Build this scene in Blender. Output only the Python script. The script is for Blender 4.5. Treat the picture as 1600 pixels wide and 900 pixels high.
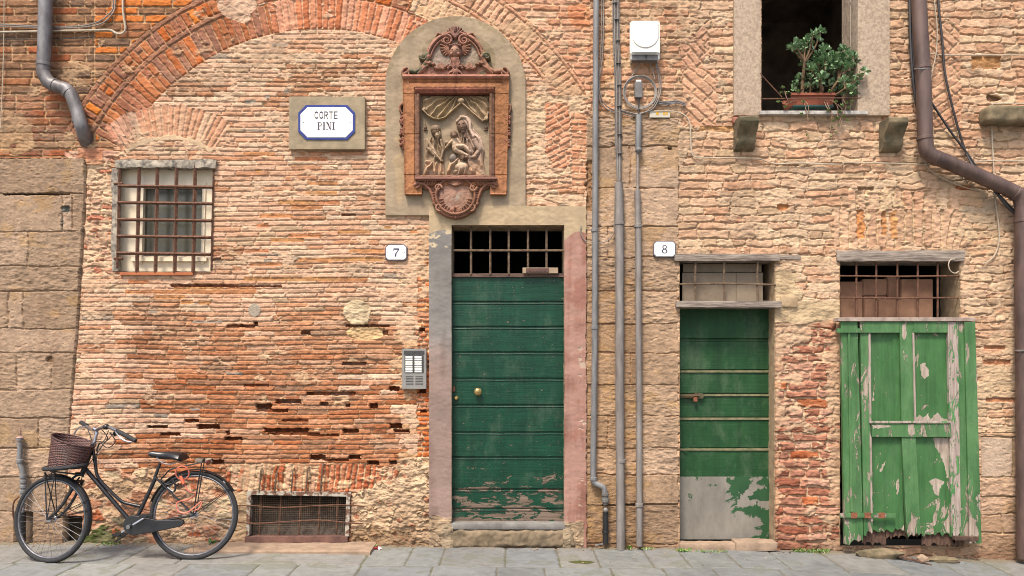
import bpy, bmesh, math, random
import numpy as np
from mathutils import Vector, Matrix, noise as mnoise

for _o in list(bpy.data.objects):
    bpy.data.objects.remove(_o)
S = bpy.context.scene
COL = S.collection
# ------------------------------------------------------------------ camera, sky, sun, exposure
D = 6.4; F = 1184.0; CAMH = 1.551; HY = 561.0          # street scale: 185 photo pixels per metre on the wall
SP = F / D
cd = bpy.data.cameras.new('camera'); cam = bpy.data.objects.new('camera', cd); COL.objects.link(cam)
cam.location = (0, -D, CAMH); cam.rotation_euler = (math.radians(90), 0, 0)
cd.sensor_width = 36; cd.lens = F / 1600 * 36
cd.shift_y = (HY - 450) / 1600
cd.clip_start = 0.05; cd.clip_end = 500
S.camera = cam
SUN_EL = math.radians(60); SUN_AZ = math.radians(-24)   # azimuth measured from straight behind the camera, to the left
w = bpy.data.worlds.new('World'); S.world = w; w.use_nodes = True
nt = w.node_tree; nt.nodes.clear()
sky = nt.nodes.new('ShaderNodeTexSky'); sky.sky_type = 'NISHITA'; sky.sun_disc = False
sky.sun_elevation = SUN_EL; sky.sun_rotation = math.pi + SUN_AZ * -1.0
sky.air_density = 1.0; sky.dust_density = 4.0; sky.ozone_density = 0.6
bg = nt.nodes.new('ShaderNodeBackground'); bg.inputs[1].default_value = 0.085
wo = nt.nodes.new('ShaderNodeOutputWorld')
nt.links.new(sky.outputs[0], bg.inputs[0]); nt.links.new(bg.outputs[0], wo.inputs[0])
sl = bpy.data.lights.new('sun', 'SUN'); sun = bpy.data.objects.new('sun', sl); COL.objects.link(sun)
sl.energy = 1.5; sl.angle = math.radians(11); sl.color = (1.0, 0.93, 0.82)
sun_dir = Vector((math.sin(SUN_AZ) * math.cos(SUN_EL), -math.cos(SUN_AZ) * math.cos(SUN_EL), math.sin(SUN_EL)))
sun.rotation_euler = sun_dir.to_track_quat('Z', 'Y').to_euler()
S.view_settings.view_transform = 'Standard'; S.view_settings.look = 'None'
S.view_settings.exposure = 1.80
try: S.cycles.pixel_filter_type = 'BLACKMAN_HARRIS'; S.cycles.filter_width = 1.0
except Exception: pass
#; S.view_settings.gamma = 1.0

# ------------------------------------------------------------------ helpers
def at(px, py, Y=0.0):
    d = D + Y
    return Vector(((px - 800) / F * d, Y, CAMH + (HY - py) / F * d))
KALB = 0.62
def lin(c):
    c = np.asarray(c, dtype=np.float64) / 255.0
    return np.where(c <= 0.04045, c / 12.92, ((c + 0.055) / 1.055) ** 2.4)
def C3(*c, k=KALB):
    return tuple(float(v) * k for v in lin(c))
def tag(o, label, cat, group=None):
    o['label'] = label; o['category'] = cat
    if group: o['group'] = group
    return o
def thing(name, label, cat, loc=(0, 0, 0), group=None):
    o = bpy.data.objects.new(name, None); COL.objects.link(o)
    o.location = loc; o.empty_display_size = 0.1
    return tag(o, label, cat, group)
def worldloc(o):
    v = Vector((0, 0, 0))
    while o is not None:
        v += o.location; o = o.parent
    return v
class MB:
    def __init__(s): s.v = []; s.f = []; s.sm = []
    def add(s, vs, fs, smooth=False):
        b = len(s.v); s.v += [tuple(p) for p in vs]
        for f in fs: s.f.append([i + b for i in f]); s.sm.append(smooth)
        return s
    def box(s, a, b):
        x0, y0, z0 = a; x1, y1, z1 = b
        if x0 > x1: x0, x1 = x1, x0
        if y0 > y1: y0, y1 = y1, y0
        if z0 > z1: z0, z1 = z1, z0
        vs = [(x0,y0,z0),(x1,y0,z0),(x1,y1,z0),(x0,y1,z0),(x0,y0,z1),(x1,y0,z1),(x1,y1,z1),(x0,y1,z1)]
        return s.add(vs, [(0,3,2,1),(4,5,6,7),(0,1,5,4),(1,2,6,5),(2,3,7,6),(3,0,4,7)])
    def pbox(s, x0, y0, x1, y1, yf, yb):                     # rectangle in photo pixels, front at yf, back at yb
        a = at(x0, y1, yf); b = at(x1, y0, yf)
        return s.box((a.x, yf, a.z), (b.x, yb, b.z))
    def bbox(s, x0, y0, x1, y1, yf, yb, bev=0.004, seg=2):   # bevelled box from pixels
        a = at(x0, y1, yf); b = at(x1, y0, yf)
        return s.wbox((a.x, yf, a.z), (b.x, yb, b.z), bev, seg)
    def wbox(s, a, b, bev=0.004, seg=2, rot=None, org=None):
        bm = bmesh.new(); bmesh.ops.create_cube(bm, size=1)
        c = [(a[i] + b[i]) / 2 for i in range(3)]; d = [abs(a[i] - b[i]) for i in range(3)]
        for v in bm.verts: v.co = Vector((v.co.x * d[0], v.co.y * d[1], v.co.z * d[2]))
        bmesh.ops.bevel(bm, geom=list(bm.edges), offset=min(bev, min(d) * 0.45), segments=seg, affect='EDGES')
        R = rot or Matrix.Identity(3)
        vs = [R @ v.co + Vector(c) for v in bm.verts]; bm.verts.index_update()
        s.add(vs, [[v.index for v in f.verts] for f in bm.faces]); bm.free(); return s
    def tube(s, pts, r, n=8, cap=True, closed=False, flat=None):
        pts = [Vector(p) for p in pts]; m = len(pts)
        rs = r if isinstance(r, (list, tuple)) else [r] * m
        vs = []; fs = []; up = None
        for i in range(m):
            if closed: t = pts[(i + 1) % m] - pts[i - 1]
            elif i == 0: t = pts[1] - pts[0]
            elif i == m - 1: t = pts[-1] - pts[-2]
            else: t = (pts[i + 1] - pts[i]).normalized() + (pts[i] - pts[i - 1]).normalized()
            t = t.normalized() if t.length > 1e-9 else Vector((0, 0, 1))
            if up is None:
                up = Vector((0, 0, 1)) if abs(t.z) < 0.9 else Vector((0, 1, 0))
            a = up - t * up.dot(t)
            if a.length < 1e-6: a = Vector((1, 0, 0)) - t * t.x
            a.normalize(); b = t.cross(a); up = a
            for k in range(n):
                th = 2 * math.pi * k / n
                fl = flat or 1.0
                vs.append(pts[i] + a * (math.cos(th) * rs[i]) + b * (math.sin(th) * rs[i] * fl))
        for i in range(m if closed else m - 1):
            j = (i + 1) % m
            for k in range(n):
                l = (k + 1) % n
                fs.append((i*n+k, i*n+l, j*n+l, j*n+k))
        if cap and not closed:
            fs.append(tuple(range(n))[::-1]); fs.append(tuple(range((m-1)*n, m*n)))
        return s.add(vs, fs, True)
    def lathe(s, prof, org, axis, n=20):                     # prof: (radius, distance along axis)
        ax = Vector(axis).normalized(); a = ax.orthogonal().normalized(); b = ax.cross(a); org = Vector(org)
        vs = []; fs = []; m = len(prof)
        for r, h in prof:
            for k in range(n):
                th = 2*math.pi*k/n; vs.append(org + ax*h + (a*math.cos(th) + b*math.sin(th))*r)
        for i in range(m-1):
            for k in range(n):
                l = (k+1) % n; fs.append((i*n+k, i*n+l, (i+1)*n+l, (i+1)*n+k))
        fs.append(tuple(range(n))[::-1]); fs.append(tuple(range((m-1)*n, m*n)))
        return s.add(vs, fs, True)
    def prism(s, poly, yf, yb, px=True):                     # outline in photo pixels with thickness
        P = [at(x, y, yf) if px else Vector((x, yf, y)) for x, y in poly]
        n = len(P); vs = P + [Vector((p.x, yb, p.z)) for p in P]
        fs = [tuple(range(n)), tuple(range(n, 2*n))[::-1]] + [(i, (i+1) % n + 0, (i+1) % n + n, i + n)[::-1] for i in range(n)]
        return s.add(vs, fs)
    def profx(s, prof, x0, x1, nx=1, wob=0.0):              # (Y,Z) profile extruded along X
        vs = []; fs = []; n = len(prof)
        for k in range(nx+1):
            x = x0 + (x1-x0)*k/nx
            for (y, z) in prof:
                k_ = wob*mnoise.noise(Vector((x*5, round(z*4.6)*3.7, 0))); vs.append((x, y+k_*.8, z+k_))
        for k in range(nx):
            for i in range(n-1):
                fs.append((k*n+i, k*n+i+1, (k+1)*n+i+1, (k+1)*n+i))
        return s.add(vs, fs)
    def ball(s, c, r, n=10):
        c = Vector(c); r = (r, r, r) if not isinstance(r, (tuple, list)) else r
        vs = []; fs = []
        for i in range(n+1):
            ph = math.pi*i/n
            for k in range(2*n):
                th = math.pi*k/n
                vs.append((c.x + r[0]*math.sin(ph)*math.cos(th), c.y + r[1]*math.sin(ph)*math.sin(th), c.z + r[2]*math.cos(ph)))
        for i in range(n):
            for k in range(2*n):
                l = (k+1) % (2*n); fs.append((i*2*n+k, (i+1)*2*n+k, (i+1)*2*n+l, i*2*n+l))
        return s.add(vs, fs, True)
    def build(s, name, mat, parent=None, label=None, fix=True):
        off = worldloc(parent) if parent else Vector((0, 0, 0))
        me = bpy.data.meshes.new(name)
        me.from_pydata([(p[0]-off.x, p[1]-off.y, p[2]-off.z) for p in s.v], [], s.f)
        if fix:
            bm = bmesh.new(); bm.from_mesh(me); bmesh.ops.remove_doubles(bm, verts=bm.verts, dist=1e-6)
            bmesh.ops.recalc_face_normals(bm, faces=bm.faces); bm.to_mesh(me); bm.free()
            if any(s.sm):
                for p in me.polygons: p.use_smooth = True
                try: me.set_sharp_from_angle(angle=math.radians(40))
                except Exception: pass
        me.materials.append(mat)
        o = bpy.data.objects.new(name, me); COL.objects.link(o)
        if parent: o.parent = parent
        if label: o['label'] = label
        return o
def smooth_path(pts, sub=6, closed=False):                   # Catmull-Rom through the points
    P = [Vector(p) for p in pts]; n = len(P); out = []
    if n < 3: return P
    rng = range(n) if closed else range(n-1)
    for i in rng:
        p0 = P[(i-1) % n] if (closed or i > 0) else P[0]; p1 = P[i]; p2 = P[(i+1) % n]
        p3 = P[(i+2) % n] if (closed or i+2 < n) else P[-1]
        for k in range(sub):
            t = k/sub
            out.append(0.5*((2*p1)+(-p0+p2)*t+(2*p0-5*p1+4*p2-p3)*t*t+(-p0+3*p1-3*p2+p3)*t*t*t))
    if not closed: out.append(P[-1])
    return out
def px_path(pts, Y=-0.02, sub=6):                            # photo-pixel points (x, y[, Y]) to a smooth world path
    return smooth_path([at(p[0], p[1], p[2] if len(p) > 2 else Y) for p in pts], sub)

def rough_block(mb, x0, y0, x1, y1, yf, yb, amp=0.004, step=0.02, rnd=0.008, seed=0, sc=9.0, shear=0.0):
    """weathered stone or timber block given in photo pixels; the surface is displaced by noise"""
    a = at(x0, y1, yf); b = at(x1, y0, yf)
    lo = Vector((a.x, yf, a.z)); hi = Vector((b.x, yb, b.z)); d = hi - lo; c = (lo + hi)/2
    n = [max(2, int(abs(d[i])/step)) for i in range(3)]
    vs = []; fs = []
    for ax in range(3):
        u, v = (ax+1) % 3, (ax+2) % 3
        for side in (0, 1):
            base = len(vs)
            for i in range(n[u]+1):
                for j in range(n[v]+1):
                    p = Vector((0, 0, 0)); p[ax] = side; p[u] = i/n[u]; p[v] = j/n[v]
                    q = Vector([lo[k] + d[k]*p[k] for k in range(3)])
                    # round the edges
                    ins = Vector([max(0.0, rnd - min(p[k], 1-p[k])*abs(d[k])) for k in range(3)])
                    if ins.length > 1e-6 and sum(1 for k in ins if k > 0) > 1:
                        e = max(0.0, ins.length - rnd)
                        dirc = (q - c); dirc = Vector([math.copysign(ins[k], dirc[k]) for k in range(3)])
                        q -= dirc.normalized()*e
                    nv = mnoise.noise_vector(q*sc + Vector((seed*3.1, seed*1.7, 0))) + 0.5*mnoise.noise_vector(q*sc*2.7 + Vector((seed, 0, 0)))
                    q += nv*amp
                    q.z += shear*(q.x - c.x)
                    vs.append(q)
            for i in range(n[u]):
                for j in range(n[v]):
                    k = base + i*(n[v]+1) + j
                    fs.append((k, k+1, k+n[v]+2, k+n[v]+1))
    mb.add(vs, fs, True)
    return mb
def rock(mb, c, r, seed=0, amp=0.25, n=9):
    c = Vector(c); vs = []; fs = []
    for i in range(n+1):
        ph = math.pi*i/n
        for k in range(2*n):
            th = math.pi*k/n
            d = Vector((math.sin(ph)*math.cos(th), math.sin(ph)*math.sin(th), math.cos(ph)))
            q = 1 + amp*mnoise.noise(d*1.6 + Vector((seed*7.3, seed, 0))) + amp*0.4*mnoise.noise(d*4 + Vector((seed, 0, 5)))
            vs.append((c.x + d.x*r[0]*q, c.y + d.y*r[1]*q, c.z + d.z*r[2]*q))
    for i in range(n):
        for k in range(2*n):
            l = (k+1) % (2*n); fs.append((i*2*n+k, (i+1)*2*n+k, (i+1)*2*n+l, i*2*n+l))
    return mb.add(vs, fs, True)

# ------------------------------------------------------------------ materials
def nodes(name):
    m = bpy.data.materials.new(name); m.use_nodes = True; t = m.node_tree; t.nodes.clear()
    o = t.nodes.new('ShaderNodeOutputMaterial'); b = t.nodes.new('ShaderNodeBsdfPrincipled')
    t.links.new(b.outputs[0], o.inputs[0]); return m, t, b
def nz(t, scale, detail=4, rough=0.6, vec=None, dist=0.0):
    n = t.nodes.new('ShaderNodeTexNoise'); n.inputs['Scale'].default_value = scale
    n.inputs['Detail'].default_value = detail; n.inputs['Roughness'].default_value = rough
    n.inputs['Distortion'].default_value = dist
    if vec is not None: t.links.new(vec, n.inputs['Vector'])
    return n.outputs['Fac']
def coords(t, sc=(1, 1, 1)):
    tc = t.nodes.new('ShaderNodeTexCoord'); mp = t.nodes.new('ShaderNodeMapping')
    mp.inputs['Scale'].default_value = sc; t.links.new(tc.outputs['Object'], mp.inputs['Vector'])
    return mp.outputs['Vector']
def ramp(t, fac, stops):
    r = t.nodes.new('ShaderNodeValToRGB'); t.links.new(fac, r.inputs[0]); e = r.color_ramp.elements
    while len(e) < len(stops): e.new(0.5)
    for i, (p, c) in enumerate(stops):
        e[i].position = p; e[i].color = (c[0], c[1], c[2], 1) if not isinstance(c, (int, float)) else (c, c, c, 1)
    return r.outputs[0]
def mix(t, fac, a, b, mode='MIX'):
    m = t.nodes.new('ShaderNodeMix'); m.data_type = 'RGBA'; m.blend_type = mode
    if isinstance(fac, (int, float)): m.inputs[0].default_value = fac
    else: t.links.new(fac, m.inputs[0])
    for i, x in ((6, a), (7, b)):
        if isinstance(x, tuple): m.inputs[i].default_value = (x[0], x[1], x[2], 1)
        else: t.links.new(x, m.inputs[i])
    return m.outputs[2]
def bump(t, b, h, strength=0.5, dist=0.003):
    n = t.nodes.new('ShaderNodeBump'); n.inputs['Strength'].default_value = strength; n.inputs['Distance'].default_value = dist
    t.links.new(h, n.inputs['Height']); t.links.new(n.outputs[0], b.inputs['Normal'])
def mat(name, c1, c2=None, rough=0.7, metal=0.0, scale=8, sc=(1, 1, 1), bmp=0.3, bscale=60, lo=0.35, hi=0.65, spec=0.5):
    m, t, b = nodes(name); v = coords(t, sc)
    if c2 is None: c2 = tuple(x*0.7 for x in c1)
    col = ramp(t, nz(t, scale, 6, 0.65, v), [(lo, c1), (hi, c2)])
    t.links.new(col, b.inputs['Base Color']); b.inputs['Roughness'].default_value = rough; b.inputs['Metallic'].default_value = metal
    b.inputs['Specular IOR Level'].default_value = spec
    if bmp: bump(t, b, nz(t, bscale, 4, 0.6, v), bmp)
    return m
def attr_mat(name, rough=0.92, bscale=90, bmp=0.85, var=0.18, bdist=0.005, spec=0.25):
    m, t, b = nodes(name); v = coords(t)
    a = t.nodes.new('ShaderNodeAttribute'); a.attribute_name = 'Col'
    n1 = ramp(t, nz(t, 130, 4, 0.7, v), [(0.3, 1-var), (0.7, 1+var)])
    n2 = ramp(t, nz(t, 22, 4, 0.7, v), [(0.3, 1-var*0.7), (0.7, 1+var*0.5)])
    col = mix(t, 1.0, mix(t, 1.0, a.outputs['Color'], n1, 'MULTIPLY'), n2, 'MULTIPLY')
    t.links.new(col, b.inputs['Base Color']); b.inputs['Roughness'].default_value = rough
    b.inputs['Specular IOR Level'].default_value = spec
    bump(t, b, nz(t, bscale, 5, 0.7, v), bmp, bdist)
    return m
def peel_mat(name, paint, paint2, under, under2, amount=0.42, zlow=None, scale=7, sc=(1, 1, 0.35), rough=0.45, grain=(90, 1, 6), speck=0.0, spec=0.3, fade=.45, zamt=.22):
    """old paint flaked off in patches; zlow=(z0, z1) wears more of it away towards z0"""
    m, t, b = nodes(name); v = coords(t, sc); g = coords(t, grain)
    fl = nz(t, scale, 9, 0.72, v, 0.6)
    if zlow:
        tc = t.nodes.new('ShaderNodeTexCoord'); sp = t.nodes.new('ShaderNodeSeparateXYZ'); t.links.new(tc.outputs['Object'], sp.inputs[0])
        mr = t.nodes.new('ShaderNodeMapRange'); mr.inputs[1].default_value = zlow[0]; mr.inputs[2].default_value = zlow[1]
        mr.inputs[3].default_value = zamt; mr.inputs[4].default_value = -0.02; t.links.new(sp.outputs[2], mr.inputs[0])
        ad = t.nodes.new('ShaderNodeMath'); ad.operation = 'SUBTRACT'; t.links.new(fl, ad.inputs[0]); t.links.new(mr.outputs[0], ad.inputs[1])
        fl = ad.outputs[0]
    msk = ramp(t, fl, [(amount-0.006, 0.0), (amount+0.006, 1.0)])
    sk = ramp(t, nz(t, 34, 3, .6, coords(t, (1, 1, 1.6))), [(0.745-speck, 1.0), (0.76-speck, 0.0)])
    mm = t.nodes.new('ShaderNodeMath'); mm.operation = 'MULTIPLY'; t.links.new(msk, mm.inputs[0]); t.links.new(sk, mm.inputs[1]); msk = mm.outputs[0]
    wood = ramp(t, nz(t, 1.0, 6, 0.7, g), [(0.35, under), (0.65, under2)])
    pc = ramp(t, nz(t, 5, 6, 0.7, v), [(0.35, paint), (0.68, paint2)])
    fd = tuple(.5*p+.5*q_ for p, q_ in zip(paint2, (.16, .19, .13)))
    pc = mix(t, ramp(t, nz(t, 2.6, 8, .75, coords(t, (1.6, 1, .9))), [(.50, 0.0), (.74, fade)]), pc, fd)
    dk_ = ramp(t, nz(t, 1.0, 5, .7, coords(t, (14, 1, 1.1))), [(.32, .62), (.55, 1.0)]); pc = mix(t, .8, pc, dk_, 'MULTIPLY')
    t.links.new(mix(t, msk, wood, pc), b.inputs['Base Color'])
    b.inputs['Specular IOR Level'].default_value = spec
    rr = ramp(t, msk, [(0, 0.9), (1, rough)]); t.links.new(rr, b.inputs['Roughness'])
    hh = t.nodes.new('ShaderNodeMath'); hh.operation = 'ADD'; t.links.new(msk, hh.inputs[0])
    gg = t.nodes.new('ShaderNodeMath'); gg.operation = 'MULTIPLY'; gg.inputs[1].default_value = 1.0
    t.links.new(nz(t, 1.0, 5, 0.6, g), gg.inputs[0]); t.links.new(gg.outputs[0], hh.inputs[1])
    bump(t, b, hh.outputs[0], 0.8, 0.003)
    return m
MT = {}
MT['wall'] = attr_mat('weathered_masonry')
MT['plaster'] = attr_mat('lime_plaster', bscale=60, bmp=0.35, var=0.07)
MT['paving'] = attr_mat('grey_paving_stone', rough=0.75, bscale=70, bmp=0.45, var=0.13, spec=0.35)
MT['terracotta'] = attr_mat('terracotta', rough=0.75, bscale=150, bmp=0.3, var=0.12, bdist=0.002)
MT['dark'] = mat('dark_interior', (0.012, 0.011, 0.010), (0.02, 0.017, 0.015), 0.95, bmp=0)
MT['room'] = mat('brown_room_plaster', (0.26, 0.20, 0.15), (0.09, 0.07, 0.055), 0.95, scale=3)  # mottled brown walls of the room behind the upstairs window
MT['pipe'] = mat('grey_zinc', C3(150, 146, 140), C3(110, 106, 102), 0.5, 0.2, scale=14, sc=(1, 1, .3), bmp=0.15)
MT['pipe_dark'] = mat('weathered_zinc', C3(150, 146, 146), C3(96, 88, 84), 0.5, 0.2, scale=9, sc=(1, 1, .5), bmp=0.15)
MT['copper'] = mat('brown_copper', C3(122, 98, 88), C3(88, 68, 62), 0.5, 0.2, scale=10, sc=(1, 1, .3), bmp=0.1)
MT['conduit'] = mat('grey_conduit', C3(152, 150, 148), C3(118, 116, 116), 0.6, 0.05, scale=20, sc=(1, 1, .2), bmp=0.2)
MT['conduit_tan'] = mat('dusty_conduit', C3(160, 152, 145), C3(125, 115, 108), 0.6, 0.1, scale=20, sc=(1, 1, .2), bmp=0.2)
MT['cable'] = mat('grey_cable', C3(165, 155, 145), C3(130, 118, 108), 0.6, bmp=0)
MT['cable_white'] = mat('cream_cable', C3(215, 200, 175), C3(180, 160, 135), 0.6, bmp=0)
MT['cable_black'] = mat('black_cable', C3(60, 55, 55), C3(38, 35, 36), 0.5, bmp=0)
MT['white'] = mat('white_plastic', (0.72, 0.69, 0.62), (0.64, 0.61, 0.54), 0.4, bmp=0.05)
MT['grey_plastic'] = mat('grey_plastic', C3(140, 135, 130), C3(105, 100, 98), 0.5, bmp=0.05)
MT['black_plastic'] = mat('black_plastic', (0.009, 0.009, 0.01), (0.015, 0.015, 0.015), 0.4, bmp=0.05)
MT['enamel'] = mat('white_enamel', (0.70, 0.67, 0.63), (0.65, 0.62, 0.58), 0.25, scale=4, bmp=0.03)
MT['blue'] = mat('blue_enamel', C3(40, 60, 150), C3(30, 45, 120), 0.3, bmp=0)
MT['ink'] = mat('dark_violet_enamel', C3(62, 40, 62), C3(50, 32, 52), 0.35, bmp=0)
MT['navy'] = mat('navy_enamel', C3(30, 40, 90), C3(25, 32, 75), 0.35, bmp=0)
MT['rust'] = mat('rusty_iron', C3(140, 98, 72), C3(88, 56, 42), 0.85, 0.2, scale=40, bmp=0.5, bscale=150)
MT['rust_pale'] = mat('pale_rusty_iron', C3(140, 118, 92), C3(90, 66, 50), 0.85, 0.2, scale=40, bmp=0.5, bscale=150)
MT['orange_rust'] = mat('orange_rust', C3(175, 110, 75), C3(120, 70, 50), 0.9, 0.1, scale=50, bmp=0.5)
MT['oldwood'] = mat('silvered_timber', C3(175, 160, 145), C3(112, 98, 88), 0.85, scale=3.0, sc=(2, 8, 26), bmp=0.9, bscale=5, lo=0.4, hi=0.6)
MT['brownwood'] = mat('brown_timber', C3(125, 95, 80), C3(85, 62, 52), 0.85, scale=3, sc=(2, 8, 20), bmp=0.6, bscale=5)
MT['whitewood'] = mat('white_painted_wood', (0.72, 0.60, 0.42), (0.64, 0.55, 0.42), 0.55, scale=5, bmp=0.1)
MT['brass'] = mat('dull_brass', C3(205, 180, 120, k=0.8), C3(160, 130, 80, k=.8), 0.35, 0.8, scale=30, bmp=0.1)
MT['stone'] = mat('pitted_tan_stone', C3(206, 182, 156), C3(168, 146, 124), 0.9, scale=45, bmp=0.9, bscale=70, lo=0.38, hi=0.62)
MT['greystone'] = mat('grey_stone', C3(205, 190, 168), C3(96, 90, 84), 0.9, scale=22, bmp=0.8, bscale=40)
MT['mossstone'] = mat('mossy_stone', C3(150, 130, 100), C3(92, 84, 60), 0.95, scale=9, bmp=0.9, bscale=45)
MT['marble'] = mat('pale_sill_stone', C3(215, 208, 198), C3(160, 152, 142), 0.7, scale=25, bmp=0.3)
MT['pinkslab'] = mat('pinkish_step_stone', C3(184, 156, 130), C3(150, 126, 104), 0.85, scale=9, bmp=0.5)
MT['sign_stone'] = mat('sandy_backing_stone', C3(182, 162, 130), C3(150, 134, 108), 0.9, scale=9, bmp=0.6, bscale=50)
sky.sun_rotation = math.atan2(sun_dir.x, sun_dir.y)
# ------------------------------------------------------------------ masonry: height field + colour of the stones themselves
RNG = np.random.default_rng(7)
f4 = np.float32
def sstep(a, b, x):
    t = np.clip((x-a)/(b-a), 0, 1); return t*t*(3-2*t)
def bsp(coord, cell):                                        # cubic B-spline weights
    c = (coord - coord.min())/cell; g = int(c.max()) + 5
    W = np.zeros((len(coord), g), f4); i = np.floor(c).astype(int); t = (c - i)
    ws = [(1-t)**3/6, (3*t**3-6*t**2+4)/6, (-3*t**3+3*t**2+3*t+1)/6, t**3/6]
    for k in range(4): W[np.arange(len(coord)), i+k] = ws[k]
    return W
class Field:
    def __init__(s, xs, ys): s.xs, s.ys = xs, ys; s.X, s.Y = np.meshgrid(xs.astype(f4), ys.astype(f4))
    def n(s, cx, cy=None, seed=0):                           # smooth noise, unit deviation, feature size in pixels
        cy = cy or cx; r = np.random.default_rng(seed*7919 + int(cx*13) + int(cy*31))
        A = bsp(s.ys, cy); B = bsp(s.xs, cx)
        R = r.standard_normal((A.shape[1], B.shape[1])).astype(f4)
        return (A @ R @ B.T)*1.9
    def fb(s, cx, cy=None, seed=0, o=3, g=0.55):
        cy = cy or cx; t = 0; a = 1.0; tot = 0
        for k in range(o):
            t = t + a*s.n(cx/2**k, cy/2**k, seed+k); tot += a*a; a *= g
        return t/math.sqrt(tot)
FX = np.concatenate([np.arange(-520, -10, 4.0), np.arange(-10, 1611, 1.0), np.arange(1614, 2100, 4.0)])
FY = np.concatenate([np.arange(-420, -10, 4.0), np.arange(-10, 905, 0.8)])
W_ = Field(FX, FY); X, Y = W_.X, W_.Y
H = np.zeros(X.shape, f4); CL = np.zeros(X.shape + (3,), f4); LB = np.zeros(X.shape, np.int8)
n2 = W_.n(2.2, 2.0, 1); n3 = W_.n(3.5, 2.6, 2); n6 = W_.n(7, 5, 3); n15 = W_.n(16, 11, 4); n40 = W_.fb(45, 36, 5); n90 = W_.fb(110, 90, 6)
m12 = W_.fb(14, 7, 8, 4, 0.7); m30 = W_.fb(32, 20, 12, 4, 0.65); hatch = W_.fb(9, 2.6, 15, 3, 0.7)
VST = W_.fb(10, 120, 78)
def pal(cols, k=KALB):
    ws = np.array([c[3] for c in cols], float); return lin(np.array([c[:3] for c in cols]))*k, np.cumsum(ws/ws.sum())
def bricks(u, v, ch, bl, seed, vary=0.12, header=0.3):
    """running courses of uneven bricks -> (id, distance to side joint, distance to bed joint)"""
    r = np.random.default_rng(seed); v0, v1 = v.min()-ch, v.max()+2*ch; u0, u1 = u.min()-bl, u.max()+2*bl
    n = int((v1-v0)/ch)+3
    vb = v0 + np.concatenate([[0], np.cumsum(ch*(1 + vary*r.uniform(-1, 1, n)))])
    row = np.clip(np.searchsorted(vb, v)-1, 0, n-1)
    dv = np.minimum(v-vb[row], vb[row+1]-v); BIG = 1e5
    keys = []
    m = int((u1-u0)/(bl*0.45))+6
    for i in range(n):
        l = bl*np.where(r.random(m) < header, 0.5, 1.0)*(1+0.08*r.uniform(-1, 1, m))
        keys.append(i*BIG + (u0-1000) * 0 + np.cumsum(l) - bl*r.random()*2 )
    keys = np.concatenate(keys); q = row*BIG + (u-u0)
    order = np.argsort(keys, kind='stable'); keys = keys[order]
    i = np.clip(np.searchsorted(keys, q), 1, len(keys)-1)
    du = np.minimum(q-keys[i-1], keys[i]-q)
    return i, du.astype(f4), dv.astype(f4)
def lay(m, ids, e, cols, mortar, depth=0.008, jw=0.7, prot=0.004, rough=0.0015, smear=None, seed=0, base=0.0, tone=0.12, soft=1.3, keep_under=False):
    """put one bonded pattern into the wall at mask m"""
    r = np.random.default_rng(seed+99); n = ids.max()+1
    C, cum = pal(cols); pick = np.searchsorted(cum, r.random(n)); pick = np.clip(pick, 0, len(C)-1)
    bc = C[pick]*(1+tone*r.uniform(-1, 1, (n, 1)))
    hb = r.uniform(-1, 1, n)*prot; tilt = r.uniform(-1, 1, n)
    col = bc[ids].astype(f4)
    g = hatch[m][:, None]
    col *= (1 + 0.07*g + 0.06*n3[m][:, None])
    mc = (lin(np.array(mortar))*KALB).astype(f4)*(1 + 0.10*m12[m][:, None] + 0.05*n2[m][:, None])
    e2 = e + 0.22*n3[m] + 0.18*n2[m]
    ins = sstep(jw, jw+soft, e2)
    hbr = hb[ids] + rough*(n3[m]*0.8 + n6[m]) + rough*0.5*g[:, 0]
    hm = -depth + rough*(n3[m] + n2[m]*0.6)
    h = hm*(1-ins) + hbr*ins
    cm = sstep(jw-0.5, jw+0.4, e2)
    col = mc*(1-cm[:, None]) + col*cm[:, None]
    if smear is not None:
        s = sstep(-0.12, 0.22, smear)
        hs = 0.0015 + 0.0024*m12[m] + 0.0018*n3[m] + 0.0012*n2[m]
        h = h*(1-s*0.72) + s*0.72*np.maximum(h*0.5, hs)
        sc_ = s[:, None]*(.62+.1*n15[m][:, None]).clip(.35, .9)
        col = col*(1-sc_) + mc*sc_
    H[m] = h + base; CL[m] = col
def voro(u, v, cu, cv, seed, jit=0.8):
    a = (u/cu).astype(f4); b = (v/cv).astype(f4); i0 = np.floor(a).astype(int); j0 = np.floor(b).astype(int)
    f1 = np.full(a.shape, 9., f4); f2 = f1.copy(); idd = np.zeros(a.shape, int)
    for di in (-1, 0, 1):
        for dj in (-1, 0, 1):
            i = i0+di; j = j0+dj
            k = ((i*73856093) ^ (j*19349663) ^ (seed*83492791)) & 0x7fffffff
            k = (k*1103515245 + 12345) & 0x7fffffff
            rx = ((k >> 3) & 1023)/1023.; ry = ((k >> 14) & 1023)/1023.
            d = np.hypot(a-(i+0.5+jit*(rx-.5)), b-(j+0.5+jit*(ry-.5)))
            nw = d < f1
            f2 = np.where(nw, f1, np.minimum(f2, d)); idd = np.where(nw, k % 4093, idd); f1 = np.where(nw, d, f1)
    return idd, (f2-f1), f1
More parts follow.
